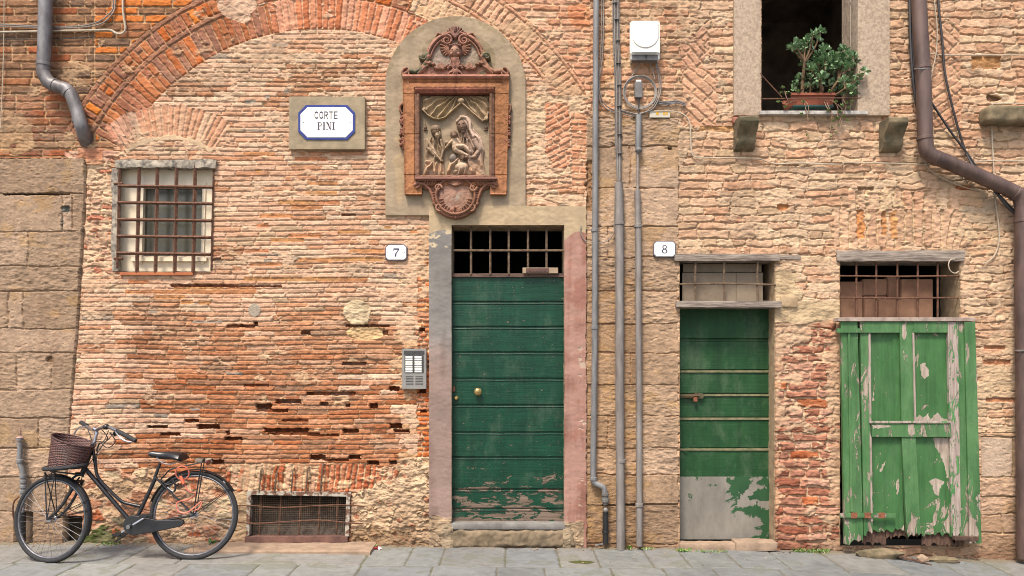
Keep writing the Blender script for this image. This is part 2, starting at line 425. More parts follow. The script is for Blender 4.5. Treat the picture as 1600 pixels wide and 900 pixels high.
def rubble(m, cu, cv, cols, mortar, seed, amp=0.012, tone=0.15, base=0.0, cover=0.0):
    u = X[m]+n6[m]*1.5; v = Y[m]+n6[m]*1.2
    ids, e, f1 = voro(u, v, cu, cv, seed)
    r = np.random.default_rng(seed); C, cum = pal(cols); n = 4094
    bc = C[np.clip(np.searchsorted(cum, r.random(n)), 0, len(C)-1)]*(1+tone*r.uniform(-1, 1, (n, 1)))
    ins = sstep(0.06, 0.28, e + 0.05*n3[m]) * (m12[m] > cover-1.2)
    mc = (lin(np.array(mortar))*KALB).astype(f4)*(1+0.09*m12[m][:, None]+0.05*n2[m][:, None])
    sm = sstep(-0.15, 0.15, m12[m]*0.7 + cover)
    ins = ins*(1-sm*0.8)
    CL[m] = mc*(1-ins[:, None]) + (bc[ids]*(1+0.08*n3[m][:, None]))*ins[:, None]
    H[m] = base + amp*(ins*(0.4+0.6*r.uniform(-1, 1, n)[ids])) + amp*0.30*m12[m] + 0.0016*n3[m] - amp*0.2
T = np.ones(X.shape, bool)
def fillmask(fn): return fn & T
PINK = [(228,180,152,5),(222,172,144,4),(216,160,130,3),(210,150,118,2.5),(226,188,160,2),(202,134,98,1),(196,160,130,1),(155,138,126,.15)]
ORANGE = [(184,116,78,4),(194,126,88,4),(174,102,64,3),(202,142,108,3),(162,112,84,2),(210,158,128,2)]
DARKB = [(156,114,82,4),(142,104,76,4),(166,120,88,3),(172,112,74,2.5),(176,102,64,1.5),(132,102,80,2)]
MORT_P = (219,180,150); MORT_B = (216,180,148)
xl = X.ravel()
# --- middle wall of house seven
m = (X > 60) & (X < 960)
m = fillmask(m)
wv = Y + 1.0*n90 + 0.14*n15 + (X-400)*0.0035; wu = X + 0.8*n6
ids, du, dv = bricks(wu[m], wv[m], 7.7, 50, 11, 0.13, 0.22)
e = np.minimum(du*1.1, dv)
zone = sstep(430, 560, Y) * sstep(1.6, 0.2, np.abs(X-430)/270.) + 0.35*n40 - 0.4*sstep(230, 130, X)   # sound orange faces low down, lime-bloomed pink above
low = zone[m] > 0.45
smr = -0.75 + 0.55*m12[m] + 0.5*m30[m] + 0.25*n40[m] - 0.3*(zone[m] > .5)
smr += 1.3*sstep(600, 640, X[m])*sstep(330, 350, Y[m])*sstep(662, 652, X[m])
smr += 0.75*sstep(190, 140, X[m])*sstep(240, 300, Y[m])
smr += 0.5*sstep(170, 60, Y[m])
smr += 0.8*sstep(600, 640, X[m])*sstep(750, 700, Y[m])*(Y[m] > 500)
lay(m, ids, e, PINK, MORT_P, 0.010, 0.45, 0.0030, 0.0012, smr+.1, 11, soft=0.9)
hA = H[m].copy(); cA = CL[m].copy()
lay(m, ids, e, ORANGE, (222,180,140), 0.013, 0.5, 0.0055, 0.0018, smr-0.35, 12, soft=0.9)
# whole bricks switch from pink to orange
rr = np.random.default_rng(5).random(ids.max()+1)
bz = np.zeros(ids.max()+1, f4); cnt = np.bincount(ids, minlength=len(bz)); bz = np.bincount(ids, weights=zone[m], minlength=len(bz))/np.maximum(cnt, 1)
sel = (bz + 0.42*(rr-0.5)) > 0.52
wsel = sel[ids].astype(f4)
H[m] = H[m]*wsel + hA*(1-wsel); CL[m] = CL[m]*wsel[:, None] + cA*(1-wsel[:, None])
# individual cleaner bricks and slate chips
def brickpatch(x0, x1, y, h, c, dh=0.0, k=KALB):
    q = (X > x0) & (X < x1) & (np.abs(Y-y+0.2*n3) < h/2)
    CL[q] = (lin(np.array(c))*k).astype(f4)*(1+0.09*hatch[q][:, None]+0.05*n3[q][:, None]); H[q] = H[q]*0.3 + dh + 0.0012*n3[q]
for a in [(380,430,240,6),(460,512,248,6),(480,528,286,6),(477,527,301,6),(435,492,316,6),(497,532,316,6),(455,505,324,6),(405,457,337,6),(400,420,352,6),(527,578,362,6),
          (450,502,368,6),(422,475,375,6),(372,420,392,5),(545,600,392,6),(465,520,406,6),(520,600,405,6),(390,442,413,6),(380,530,436,6),(530,575,436,6),(579,595,209,7),(398,409,268,6),
          (200,232,440,7),(270,350,449,7),(352,400,449,7),(195,400,456,6),(240,290,464,6),(280,302,472,6),(310,330,473,6),(363,378,420,6),(600,612,355,5),(640,655,362,6)]:
    brickpatch(*a, (200-18*random.Random(a[0]).random(), 108+14*random.Random(a[1]).random(), 62), -0.003)
for a in [(424,450,70,4),(382,400,159,6),(413,422,151,6),(443,452,142,6),(318,332,181,6),(374,420,203,3),(405,440,398,3),(455,470,402,3),(412,425,407,6),(232,246,487,5),(300,348,503,4),(353,380,584,4),(296,312,640,3)]:
    brickpatch(*a, (142,132,124), 0.001)
q = ((X-560)/22.)**2 + ((Y-487)/19.)**2 + 0.25*n15 < 1
H[q] = 0.006+0.004*m12[q]+0.002*n3[q]; CL[q] = (lin(np.array((222,196,160)))*KALB)*(1+0.1*m12[q][:, None])
q = ((X-565)/30.)**2 + ((Y-521)/10.)**2 + 0.3*n15 < 1
H[q] = -0.012+0.005*m12[q]+0.003*n3[q]; CL[q] = (lin(np.array((222,180,130)))*KALB)*(1+0.14*m12[q][:, None])
q = ((X-397)/9.)**2 + ((Y-484)/10.)**2 + 0.25*n15 < 1
H[q] = 0.003; CL[q] = (lin(np.array((160,150,140)))*KALB)*(1+0.1*m12[q][:, None])
# eroded band and missing bricks
def hole(x0, x1, y0, y1, d=0.05, c=(120,62,32)):
    g = 0.8
    q = (X > x0+n3*.8) & (X < x1+n3*.8) & (Y > y0+.3*n3) & (Y < y1+.5*n3)
    H[q] = -d + 0.004*n3[q]; CL[q] = (lin(np.array(c))*KALB)*(1+0.15*n3[q][:, None])
for a in [(266,372,444,449,.022),(372,440,446,449,.015),(352,398,507,512,.03),(396,403,503,510,.04),(470,485,516,523,.035),(540,608,507,511,.03),(598,606,516,523,.035),
          (534,572,566,571,.03),(400,424,631,641,.06),(400,450,639,644,.03),(478,556,612,618,.028),(430,470,624,631,.04),(500,512,628,634,.04),(577,590,630,638,.05),(540,548,631,637,.04),
          (608,624,604,611,.045),(652,666,608,614,.05),(308,342,663,671,.05),(352,358,674,680,.03),(412,482,669,676,.05),(535,560,671,677,.055),(608,628,662,670,.06),(615,640,671,676,.04),
          (350,378,683,688,.045),(484,508,711,719,.055),(545,563,711,718,.055),(574,592,720,727,.06),(608,620,720,726,.055),(352,380,730,738,.055),(250,282,676,681,.03),
          (480,530,679,682,.02),(330,350,718,726,.05),(366,390,740,744,.03),(418,500,676,680,.02),(505,545,717,721,.025),(230,262,665,669,.03),(288,310,655,660,.03),
          (380,420,600,604,.02),(440,480,655,659,.02),(533,556,334,337,.02),(300,307,390,396,.02),(655,664,362,365,.02)]:
    hole(*a)
# orange brick returns beside the door surround
m = fillmask((X > 653 + 2*n6) & (X < 676) & (Y > 350) & (Y < 740))
ids, du, dv = bricks(X[m]+40, Y[m], 7.9, 26, 21, 0.15, 0.5)
smr = 0.2*m12[m]+0.5*m30[m]-0.5 + 0.9*(sstep(470, 380, Y[m]))
lay(m, ids, np.minimum(du, dv), [(215,115,60,4),(200,100,50,3),(225,140,85,3),(190,120,85,2)], MORT_B, 0.012, 0.9, 0.006, 0.003, smr, 21)
for a in [(655,664,512,518,.05),(654,666,607,614,.06),(656,666,640,645,.04),(655,664,580,584,.04)]: hole(*a)
# right of the shrine: flaking mortar, leaning bricks
m = fillmask((X > 815) & (X < 930) & (Y > 140 + 4*n15) & (Y < 330))
ids, du, dv = bricks(X[m]+0.8*n15[m], Y[m]+2*n15[m]+0.4*n6[m], 9.8, 40, 31, 0.2, 0.3)
lay(m, ids, np.minimum(du, dv), PINK, MORT_B, 0.010, 0.8, 0.006, 0.0025, 0.05+0.6*m12[m]+0.5*m30[m], 31)
q = fillmask((((X-860)/52.)**2 + ((Y-178)/38.)**2 + 0.3*n15 < 1) & (X > 822) & (X < 918))
rubble(q, 8, 6, [(225,185,150,3),(200,140,110,1),(215,175,130,2)], (216,180,148), 3, 0.014, cover=0.5)
def patchrot(x0, x1, y0, y1, ang, ch, bl, cols, seed, mort=MORT_P, poly=None, sm=-0.9, prot=.004):
    q = (X > x0+n6) & (X < x1+n6) & (Y > y0+n6) & (Y < y1+n6)
    if poly is not None:
        for (ax, ay, bx, by) in poly: q &= ((bx-ax)*(Y-ay)-(by-ay)*(X-ax) > 0)
    q = fillmask(q); c, s_ = math.cos(math.radians(ang)), math.sin(math.radians(ang))
    u = (X[q]*c + Y[q]*s_); v = (-X[q]*s_ + Y[q]*c)
    ids, du, dv = bricks(u+.4*n6[q], v+.4*n6[q], ch, bl, seed, 0.12, 0.3)
    lay(q, ids, np.minimum(du, dv), cols, mort, 0.009, 0.8, prot, 0.0018, sm+0.5*m12[q]+.4*m30[q], seed)
patchrot(852, 890, 160, 262, -28, 9, 26, [(225,150,118,3),(215,140,105,2),(205,125,90,2)], 33, poly=[(890,150,893,262)][:0], sm=-0.5)
patchrot(893, 916, 176, 300, 4, 10, 30, [(220,155,120,3),(215,145,110,2),(205,130,95,1)], 34, sm=-0.6)
# --- upper dark courses, left of the arch
R = np.hypot(X-500+0.3*n15, Y-397+0.3*n15); TH = np.degrees(np.arctan2(X-500, 397-Y))
m = fillmask(((R > 438) & (X < 560) & (Y < 252 + 2*n6)) | ((X < 178) & (Y < 250 + 2*n6)) | ((X < 150) & (Y < 250)))
ids, du, dv = bricks(X[m]+0.5*n6[m], Y[m]+0.25*n15[m], 12.2, 46, 41, 0.07, 0.3)
e = np.minimum(np.minimum(du, dv), np.abs(X[m]-147)*1.0)
sm = -1.25+0.5*m12[m]+0.7*m30[m]+1.6*(((X[m]-15)/34.)**2+((Y[m]-212)/36.)**2 < 1+.3*n15[m]) + .5*sstep(90, 200, Y[m])*sstep(20, 100, X[m])*(X[m] > 100)
lay(m, ids, e, DARKB, (205,165,122), 0.009, 0.85, 0.003, 0.0014, sm, 41, tone=0.14)
lo_ = fillmask((X < 125) & (Y > 150) & (Y < 250)) & (CL[..., 0] < 0.2)
CL[lo_] = CL[lo_]*np.array([1.15, .85, .8], f4)
q = m & (X > 148) & (X < 300) & (H > -0.004)
idq = np.zeros(X.shape, int); idq[m] = ids; ro = np.random.default_rng(8).random(ids.max()+1) > 0.6
qq = q & ro[idq]
CL[qq] = (lin(np.array((222,128,58)))*KALB)*(1+0.1*hatch[qq][:, None])
# upper courses right of the crown
m = fillmask((R > 440) & (X > 560) & (X < 930) & (Y < 150))
ids, du, dv = bricks(X[m]+0.7*n6[m], Y[m]+0.6*n15[m], 11.6, 46, 43, 0.1, 0.3)
sm = -0.7+0.55*m12[m]+0.6*m30[m] + .5*sstep(870, 915, X[m])
lay(m, ids, np.minimum(du, dv), [(222,160,130,4),(214,146,116,4),(205,134,100,2),(226,175,145,2)], (222,180,145), 0.010, 0.9, 0.004, 0.0018, sm, 43)
q = fillmask(((X-905)/16.)**2+((Y-25)/22.)**2+.3*n15 < 1); CL[q] = CL[q]*np.array([1.0, .72, .5], f4)
# --- the big arch
def ring(r0, r1, a0, a1, wid, cols, seed, label=1, radial=True, sm=-1.1, mort=(205,160,120), extra=None, base=0.002, jw=0.75):
    q = (R > r0) & (R < r1) & (TH > a0) & (TH < a1) & (Y < 232 + 3*n6)
    if extra is not None: q &= extra
    q = fillmask(q)
    if not q.any(): return q
    rm = (r0+r1)/2; arc = np.radians(TH[q])*rm
    if radial:
        ids, du, dv = bricks(R[q]*0, arc+0.3*n6[q], wid, 2000, seed, 0.12, 0)
        sp_ = np.random.default_rng(seed+7).random(ids.max()+1); cut = (sp_[ids] < .12); rc = r0+(r1-r0)*(.35+.3*(sp_[ids]*8)); ids = ids*2+(cut & (R[q] > rc)); du = np.where(cut, np.abs(R[q]-rc), 99).astype(f4)
    else: ids, du, dv = bricks(arc, R[q]-r0, (r1-r0), wid, seed, 0.0, 0.2)
    edge = np.minimum(R[q]-r0, r1-R[q])
    e = np.minimum(np.minimum(du if radial else du, dv), edge+0.2)
    lay(q, ids, e, cols, mort, 0.010, jw, 0.004, 0.0016, sm+0.45*m12[q]+0.6*m30[q], seed, base=base, tone=0.13)
    LB[q] = label
    return q
AL = [(174,112,82,4),(184,110,68,4),(164,112,88,3),(190,118,74,3),(206,110,50,1.2)]
AC = [(222,150,112,4),(214,135,95,3),(228,162,128,3),(205,122,80,2)]
ring(352, 400, -62, -12, 11.2, AL, 51); ring(400, 409, -62, -14, 44, [(160,112,88,3),(170,118,90,3)], 52, radial=False)
ring(409, 433, -64, -14, 11.2, AL+[(225,130,50,1.3)], 53); ring(433, 442, -64, -14, 48, [(160,112,85,3),(172,120,92,3)], 54, radial=False)
ring(352, 402, -12, 29, 10.2, AC, 55, sm=-0.9, mort=(228,185,150)); ring(402, 442, -14, 20, 26, AC+AL, 56, radial=False, sm=-0.8)
q = fillmask((((X-372)/24.)**2+((Y-10)/30.)**2 + .35*n15 < 1)); rubble(q, 10, 8, [(226,188,155,3),(214,160,130,2)], (218,180,150), 9, 0.008, cover=.4); LB[q] = 1
# ragged continuation right of the crown
ring(404, 442, 20, 47, 11.5, PINK+[(212,156,126,5)], 57, label=0, sm=0.0, mort=(222,180,140), base=0.0)
ring(442, 449, 20, 52, 40, [(215,150,118,3)], 58, label=0, radial=False, sm=-0.8, base=0.003)
ring(449, 482, 30, 60, 11.5, [(216,160,130,4),(208,150,118,3)], 59, label=0, sm=-0.1, base=0.0, extra=(Y < 150) & (X < 916))
ring(482, 489, 34, 60, 40, [(215,150,118,3)], 60, label=0, radial=False, sm=-0.9, base=0.003, extra=(Y < 150) & (X < 916))
# --- relieving arch of the small window
R2 = np.hypot(X-264, Y-330); T2 = np.degrees(np.arctan2(X-264, 330-Y))
q = fillmask((R2 > 116+n6) & (R2 < 166+1.5*n6) & (np.abs(T2+1) < 37)); arc = np.radians(T2[q])*140
ids, du, dv = bricks(R2[q]*0, arc, 8.6, 2000, 61, 0.15, 0)
lay(q, ids, np.minimum(du+3, dv), [(222,165,135,4),(215,150,118,3),(206,138,105,2),(224,180,150,2)], MORT_P, 0.007, 0.7, 0.003, 0.0014, -0.75+.5*m12[q]+.5*m30[q], 61)
q = fillmask((R2 > 112+n3) & (R2 < 118+n3) & (np.abs(T2) < 36)); CL[q] = lin(np.array((224,190,155)))*KALB; H[q] = .003
# rubble between pier and window, around and under
m = fillmask((X > 100) & (X < 186 + 3*n15) & (Y > 236) & (Y < 432))
ids, du, dv = bricks(X[m]+1.5*n15[m], Y[m]+1.2*n6[m], 9.5, 30, 63, 0.25, 0.5)
lay(m, ids, np.minimum(du, dv), [(214,160,135,3),(195,105,80,2),(222,178,148,3),(180,92,62,1)], (218,184,150), 0.012, 0.8, 0.008, 0.003, 0.0+.6*m12[m]+.5*m30[m], 63)
brickpatch(122, 162, 245, 26, (206,140,105), 0.014); 
# --- left stone pier
def blocks(m, ys, xsplit, cols, mort, seed, label, hatchamp=0.0011, jw=0.8, base=0.006, depth=0.014):
    r = np.random.default_rng(seed); yv = Y[m] + 0.8*n15[m]; xv = X[m]+.8*n15[m]
    row = np.clip(np.searchsorted(np.array(ys, float), yv)-1, 0, len(ys)-2); ya = np.array(ys, float)
    dv = np.minimum(yv-ya[row], ya[row+1]-yv); ids = row*10; du = np.full(dv.shape, 99., f4)
    for i in range(len(ys)-1):
        for k, xv0 in enumerate(xsplit(i)):
            s_ = row == i; ids = ids + (s_ & (xv > xv0)); du = np.where(s_, np.minimum(du, np.abs(xv-xv0)), du)
    e = np.minimum(du, dv); n = ids.max()+1; C, cum = pal(cols)
    bc = C[np.clip(np.searchsorted(cum, r.random(n)), 0, len(C)-1)]*(1+.11*r.uniform(-1, 1, (n, 1))); hb = r.uniform(-1, 1, n)*.004
    e2 = e+.35*n3[m]+.45*n6[m]*(m12[m] > -.2); ins = sstep(jw*.6, jw*.6+.9, e2)
    mc = (lin(np.array(mort))*KALB)*(1+.08*m12[m][:, None])
    ga = r.uniform(.3, 1.9, n)[ids]; hatchamp = hatchamp*ga
    col = bc[ids]*(1+.035*ga[:, None]*hatch[m][:, None]+.05*m30[m][:, None]+.06*n3[m][:, None]+.04*n2[m][:, None]+.05*VST[m][:, None])
    pit = sstep(1.5, 2.2, n3[m]+.5*m12[m])
    stain = sstep(.7, 1.6, m30[m])[:, None]; col = col*(1-stain*.4) + stain*.4*lin(np.array((205,160,95)))*KALB
    CL[m] = mc*(1-ins[:, None]) + col*ins[:, None]
    H[m] = base + ins*(hb[ids] + hatchamp*hatch[m] + .0009*n6[m] + ga*.0010*n3[m] + .0007*n2[m] + .002*n40[m] - .005*pit) - (1-ins)*depth
    LB[m] = label
ledge = np.interp(FY, [240, 300, 520, 560, 700, 860], [134, 134, 121, 117, 106, 100]).astype(f4)[:, None]
m = fillmask((X < ledge + 0.8*n6) & (Y > 247))
sp = {0: [-60], 1: [98, 114], 2: [44], 3: [-40], 4: [14, 36], 5: [-120], 6: [26, 80], 7: [-200], 8: [60], 9: [-20, 85]}
blocks(m, [247, 303, 362, 417, 455, 513, 551, 609, 653, 700, 745, 800, 860, 920], lambda i: sp.get(i, [40 if i % 2 else 75]) + [-180-30*(i % 3), -330], [(182,153,126,4),(173,144,117,3),(188,158,131,3),(165,136,110,1)], (188,156,126), 71, 2)
for a in [(4,110,302,304.5,.03,(90,70,50)),(96,99,335,360,.012,(120,115,105)),(96,110,322,332,.008,(105,105,95)),(72,82,557,566,.02,(140,110,80))]: hole(*a)
q = fillmask((np.abs(X-ledge) < 1.6+0.8*n6) & (Y > 250)); H[q] = -0.02; CL[q] *= .75
# low broken masonry at the foot of the wall
m = fillmask((X > ledge+2) & (X < 400) & (Y > 748+6*n15-0.12*(X-100)*(X < 250)) & (LB == 0))
rubble(m, 26, 15, [(205,165,130,3),(190,130,100,3),(178,100,66,2),(215,185,150,2),(150,130,105,1)], (210,168,138), 5, 0.018, cover=-0.8)
q = fillmask((X > 126) & (X < 190) & (Y > 818+5*n15+.25*np.abs(X-158)) & (LB == 0) & (m12+.5*n3 > -.7)); CL[q] = (lin(np.array((84,92,44)))*KALB)*(1+.3*m12[q][:, None]+.15*n3[q][:, None])
q = fillmask((X > 98) & (X < 128) & (Y > 806) & (Y < 860)); H[q] = -.09; CL[q] = lin(np.array((60,50,38)))*KALB
q = fillmask((X > 22) & (X < 52) & (Y > 800) & (Y < 860)); H[q] = -.05; CL[q] *= .5
# soldier bricks over the cellar grating
m = fillmask((X > 352) & (X < 622) & (Y > 727+2*n15) & (Y < 768) & ~((X > 545) & (Y > 765)))
ids, du, dv = bricks(Y[m]*0, X[m]+1.2*n15[m]+(Y[m]-745)*.1, 9.5, 2000, 81, .2, 0)
lay(m, ids, np.minimum(du+4, dv), [(190,105,70,4),(205,130,95,3),(175,92,58,2),(212,160,130,1)], (220,186,148), .014, 1.0, .008, .003, -.5+.7*m12[m]+.6*m30[m]+1.2*((X[m] > 405) & (X[m] < 500) & (Y[m] < 742)) , 81)
m = fillmask((X > 548) & (X < 672) & (Y > 712+.55*(655-X)*(X < 655)+7*n15) & (X > 545+.0*Y))
rubble(m, 11, 8, [(222,186,150,4),(205,165,130,3),(190,120,88,2),(215,170,130,2)], (214,178,146), 15, 0.024, cover=0.2, base=.006)
q = m & (Y > 825+3*n15) & (X < 640); CL[q] = CL[q]*np.array([.72, .68, .62], f4)
m = fillmask((X > 364) & (X < 388) & (Y > 768)); rubble(m, 18, 16, [(215,180,145,3),(190,150,120,2)], (205,170,135), 17, 0.012)
# ---------------------------------------------------------------- house eight
m = fillmask(X > 925)
wob = sstep(1130, 1230, X)
u = X[m]+1.5*n15[m]+0.7*n6[m]; v = Y[m]+1.6*n15[m]*(.35+.65*wob[m])+.6*n6[m]
ids, du, dv = bricks(u, v, 13.1, 44, 91, .14, .35)
P8 = [(222,176,145,5),(214,162,130,4),(206,150,118,3),(226,188,155,3),(196,160,128,2),(180,140,112,1)]
sm = -0.55+.6*m12[m]+.55*m30[m] + .7*sstep(345, 400, Y[m])*(X[m] > 1200) + .35*sstep(320, 400, Y[m])*(X[m] < 1210) + .6*sstep(1540, 1570, X[m])*sstep(240, 330, Y[m]) -.35*sstep(150, 60, Y[m])
lay(m, ids, np.minimum(du*.9, dv), P8, (216,180,150), .014, .7, .0038, .0018, sm+.08, 91, soft=1.0)
# tidy brick field beside the box and above the pier
m = fillmask((X > 922) & (X < 1092) & (Y < 186))
ids, du, dv = bricks(X[m]+.8*n6[m], Y[m]+.5*n15[m], 11.6, 42, 93, .1, .35)
lay(m, ids, np.minimum(du, dv), [(220,160,128,4),(212,150,118,4),(205,140,105,2),(190,145,115,2),(222,178,142,2)], (224,184,146), .010, .9, .005, .002, -.7+.5*m12[m]+.6*m30[m]+.9*(np.abs(X[m]-955) < 10), 93)
q = fillmask((X > 922) & (X < 960) & (Y < 190) & (m30 > .1)); CL[q] = CL[q]*np.array([.93, .8, .66], f4)
# crossed fragments of an older arch
patchrot(1062, 1108, 28, 86, -40, 12, 44, [(218,160,130,3),(205,145,115,3)], 95, poly=[(1062,72,1108,30)], mort=(214,176,142))
patchrot(1064, 1100, 62, 122, 52, 11, 26, [(212,150,122,3),(205,142,112,2)], 96, mort=(214,176,142))
patchrot(1066, 1120, 108, 196, 42, 13, 50, [(222,162,130,3),(214,152,120,3),(206,142,108,2)], 97, mort=(214,176,142))
patchrot(1452, 1500, 28, 96, 44, 13, 40, [(215,160,130,3),(205,150,120,3)], 98, mort=(214,176,142))
patchrot(1450, 1502, 96, 200, -36, 13, 44, [(212,155,125,3),(202,142,112,3)], 99, mort=(220,182,144), sm=-.8)
q = fillmask((X > 1518) & (X < 1565) & (Y > 88) & (Y < 106+2*n6)); H[q] = -.022+.004*m12[q]; CL[q] = lin(np.array((205,140,80)))*KALB*(1+.15*m12[q][:, None])
q = fillmask(((X-1225)/11.)**2+((Y-324)/6.)**2+.35*n6 < 1); H[q] = -.022+.003*n3[q]; CL[q] = lin(np.array((208,128,66)))*KALB*(1+.15*n3[q][:, None])
q = fillmask(((X-1551)/12.)**2+((Y-153)/5.)**2+.5*n6 < 1); H[q] = -.03; CL[q] = lin(np.array((110,75,50)))*KALB
for a in [(1092,1146,197,204,.012,(200,140,80)),(1340,1366,292,298,.02,(150,110,75)),(1495,1520,290,297,.02,(200,110,60))]: hole(*a)
q = fillmask((Y > 300+20*n15*.3) & (Y < 400) & (X > 1465) & (X < 1560) & (m12 > -.6)); CL[q] = CL[q]*.6+.4*lin(np.array((196,164,124)))*KALB
q = fillmask((X > 1455) & (X < 1560) & (Y > 262) & (Y < 332) & (m30 > -.4)); CL[q] = CL[q]*.45 + .55*lin(np.array((178,160,145)))*KALB
# jack arches over the right opening
m = fillmask((X > 1302+1.5*n6) & (X < 1512) & (Y > 327+2*n6) & (Y < 386+2*n6))
ids, du, dv = bricks(Y[m]*0, X[m]+.7*n6[m]-(Y[m]-355)*np.clip((X[m]-1470)/40, 0, 1)*-.5, 14, 2000, 101, .1, 0)
lay(m, ids, np.minimum(du+5, dv), [(216,168,138,4),(208,156,126,3),(222,180,150,3),(212,130,70,.8),(196,150,120,2)], (222,188,148), .013, 1.0, .006, .0025, -.7+.5*m12[m]+.5*m30[m], 101, soft=1.8)
hole(1338, 1351, 328, 372, .015, (215,130,62)); hole(1378, 1386, 330, 368, .01, (205,130,72)); hole(1392, 1402, 330, 372, .008, (212,140,78))
m = fillmask((X > 1325) & (X < 1500) & (Y > 296+2*n6) & (Y < 327))
ids, du, dv = bricks(Y[m]*0, X[m]+1.0*n6[m], 18, 2000, 103, .22, 0)
lay(m, ids, np.minimum(du+5, dv), [(214,168,138,4),(205,150,120,3),(220,180,150,3)], (222,188,148), .016, 1.3, .01, .003, -.6+.5*m12[m]+.5*m30[m], 103, soft=2.2)
# brick pillar between the door and the shutter
m = fillmask((X > 1205) & (X < 1318) & (Y > 500))
ids, du, dv = bricks(X[m]+1.2*n15[m], Y[m]+1.3*n15[m]+.5*n6[m], 14.0, 50, 105, .15, .4)
redz = sstep(600, 740, Y[m])
sm = .28-1.0*redz+.55*m12[m]+.5*m30[m] + 1.3*sstep(1288, 1300, X[m]+4*n15[m]) + 1.2*sstep(1221, 1214, X[m]+2*n15[m]) + 1.0*sstep(512, 500, Y[m])
lay(m, ids, np.minimum(du, dv), [(196,146,120,4),(184,126,100,4),(172,112,86,3),(204,156,130,2),(192,114,72,.6)], (218,184,148), .016, 1.2, .009, .003, sm, 105, soft=2.2)
q = m & (Y > 700) & (X < 1262); CL[q] = CL[q]*np.array([.88, .76, .72], f4)
m = fillmask((X > 1208) & (X < 1318) & (Y > 425+3*n15) & (Y < 503+3*n15) & ((X < 1246+4*n15) | (Y > 470)))
H[m] = .004+.003*m12[m]+.003*n15[m]+.001*n3[m]; CL[m] = lin(np.array((205,176,140)))*KALB*(1+.07*m12[m][:, None]+.05*m30[m][:, None])
# far right: squared stones low down
m = fillmask((X > 1532) & (Y > 676))
blocks(m, [676, 683, 746, 776, 804, 832, 880, 920], lambda i: {1: [1582, 1700], 2: [1640], 3: [1660], 4: [1565, 1680], 5: [1700]}.get(i, [1600, 1750]), [(206,170,140,3),(196,160,128,3),(214,184,155,2)], (200,168,130), 107, 4, jw=1.2)
m = fillmask((X > 1525) & (Y > 480) & (Y < 676)); q = m & (m30+.5*m12 > .2)
CL[q] = CL[q]*.5 + .5*lin(np.array((214,184,148)))*KALB; H[q] = H[q]*.4+.003*m12[q]
q = fillmask((X > 1533) & (X < 1582) & (Y > 684) & (Y < 745)); CL[q] = CL[q]*.35+.65*lin(np.array((216,192,168)))*KALB
for a in [(1535,1580,566,574),(1538,1572,543,549),(1540,1600,625,632)]: brickpatch(*a[:2], a[2], a[3]-a[2], (176,104,68), -.012)
# --- tan stone pier between the houses
redge = (1060 + 1.5*n6)
m = fillmask((X > 916) & (X < redge) & (Y > 184+1.5*n6))
ysp = [184, 229, 294, 354, 403, 455, 505, 552, 601, 650, 700, 742, 789, 850, 920]
blocks(m, ysp, lambda i: [[], [985], [], [950], [], [1000]][i % 6], [(186,155,126,4),(178,147,118,3),(193,162,134,3)], (182,144,110), 111, 3, hatchamp=.0014, jw=.6)
q = m & (X < 1004) & (Y > 430); CL[q] = CL[q]*np.array([.90, .84, .76], f4)
for a in [(917,925,250,330,.02,(170,130,95)),(1043,1049,230,234,.02,(110,80,55)),(940,1006,788,790,.02,(110,80,55))]: hole(*a)
q = fillmask((X > 984) & (X < 1060) & (Y > 786) & (Y < 790)); H[q] = -.02
# grime at the foot of the walls
q = (sstep(836, 858, Y+5*n15)*.35+sstep(770, 850, Y+14*n40+8*n15)*.16); CL *= (1-q[..., None]*np.array([.9, 1, 1.05], f4))
# --- lime plaster: the arched panel and the door surround
PL = (176,155,128)
nic = (((X > 602) & (X < 822) & (Y > 137)) | (np.hypot(X-712, Y-137) < 110)) & (Y < 337.5)
nic &= ~((X > 672) & (Y > 322))
q = fillmask(nic & (Y < 340)); LB[q] = 5
def plaster(q, c, h, seed=0, mott=.05):
    CL[q] = lin(np.array(c))*KALB*(1+mott*n40[q][:, None]+.04*m30[q][:, None]+.04*m12[q][:, None]+.03*n3[q][:, None]+.05*VST[q][:, None]); H[q] = h+.0012*n15[q]+.002*n40[q]+.0005*n3[q]
plaster(q, PL, .026)
gr = (np.abs(np.hypot(X-712, Y-137)-107) < 2+3*m12) & (m30 > -.5)
qq = q & ((gr & (Y < 137)) | ((X > 660) & (X < 780) & (np.hypot((X-712)/1.5, Y-95) < 42) & (np.hypot((X-712)/1.4, Y-100) > 20) & (m30 > 0) & (Y < 118)))
CL[qq] = CL[qq]*np.array([.80, .80, .74], f4)
q = fillmask((X > 602) & (X < 822) & (Y > 215) & (X < 632) & (np.abs(X-625) < 5+3*n15) & (Y < 320)); CL[q] = CL[q]*.6+.4*lin(np.array((215,186,140)))*KALB
sur = fillmask((X > 670) & (X < 916+0.6*n6) & (Y > 322) & (Y < 866) & ~((X > 708) & (X < 879) & (Y > 356)))
LB[sur] = 6; plaster(sur, (196,172,138), .026)
a = sur & (X < 710) & (Y > 362 + 6*n15)
base = lin(np.array((150,144,138)))*KALB; lowc = lin(np.array((164,138,126)))*KALB
t = sstep(480, 640, Y[a]+25*n40[a])[:, None]; CL[a] = (base*(1-t)+lowc*t)*(1+.06*n40[a][:, None]+.04*m12[a][:, None])
chip = a & (np.abs(Y-372) < 15) & (m12+.4*n3 > .45); CL[chip] = lin(np.array((222,200,165)))*KALB
a = sur & (X > 878) & (Y > 372+6*n15)
c1 = lin(np.array((184,142,126)))*KALB; c2 = lin(np.array((166,118,102)))*KALB; vst = W_.fb(5, 60, 77)[a]; t = sstep(-.6, 1.4, .7*m30[a]+.6*vst+.3*m12[a]-.0005*(Y[a]-500))[:, None]
CL[a] = (c1*(1-t)+c2*t)*(1+.04*m12[a][:, None])
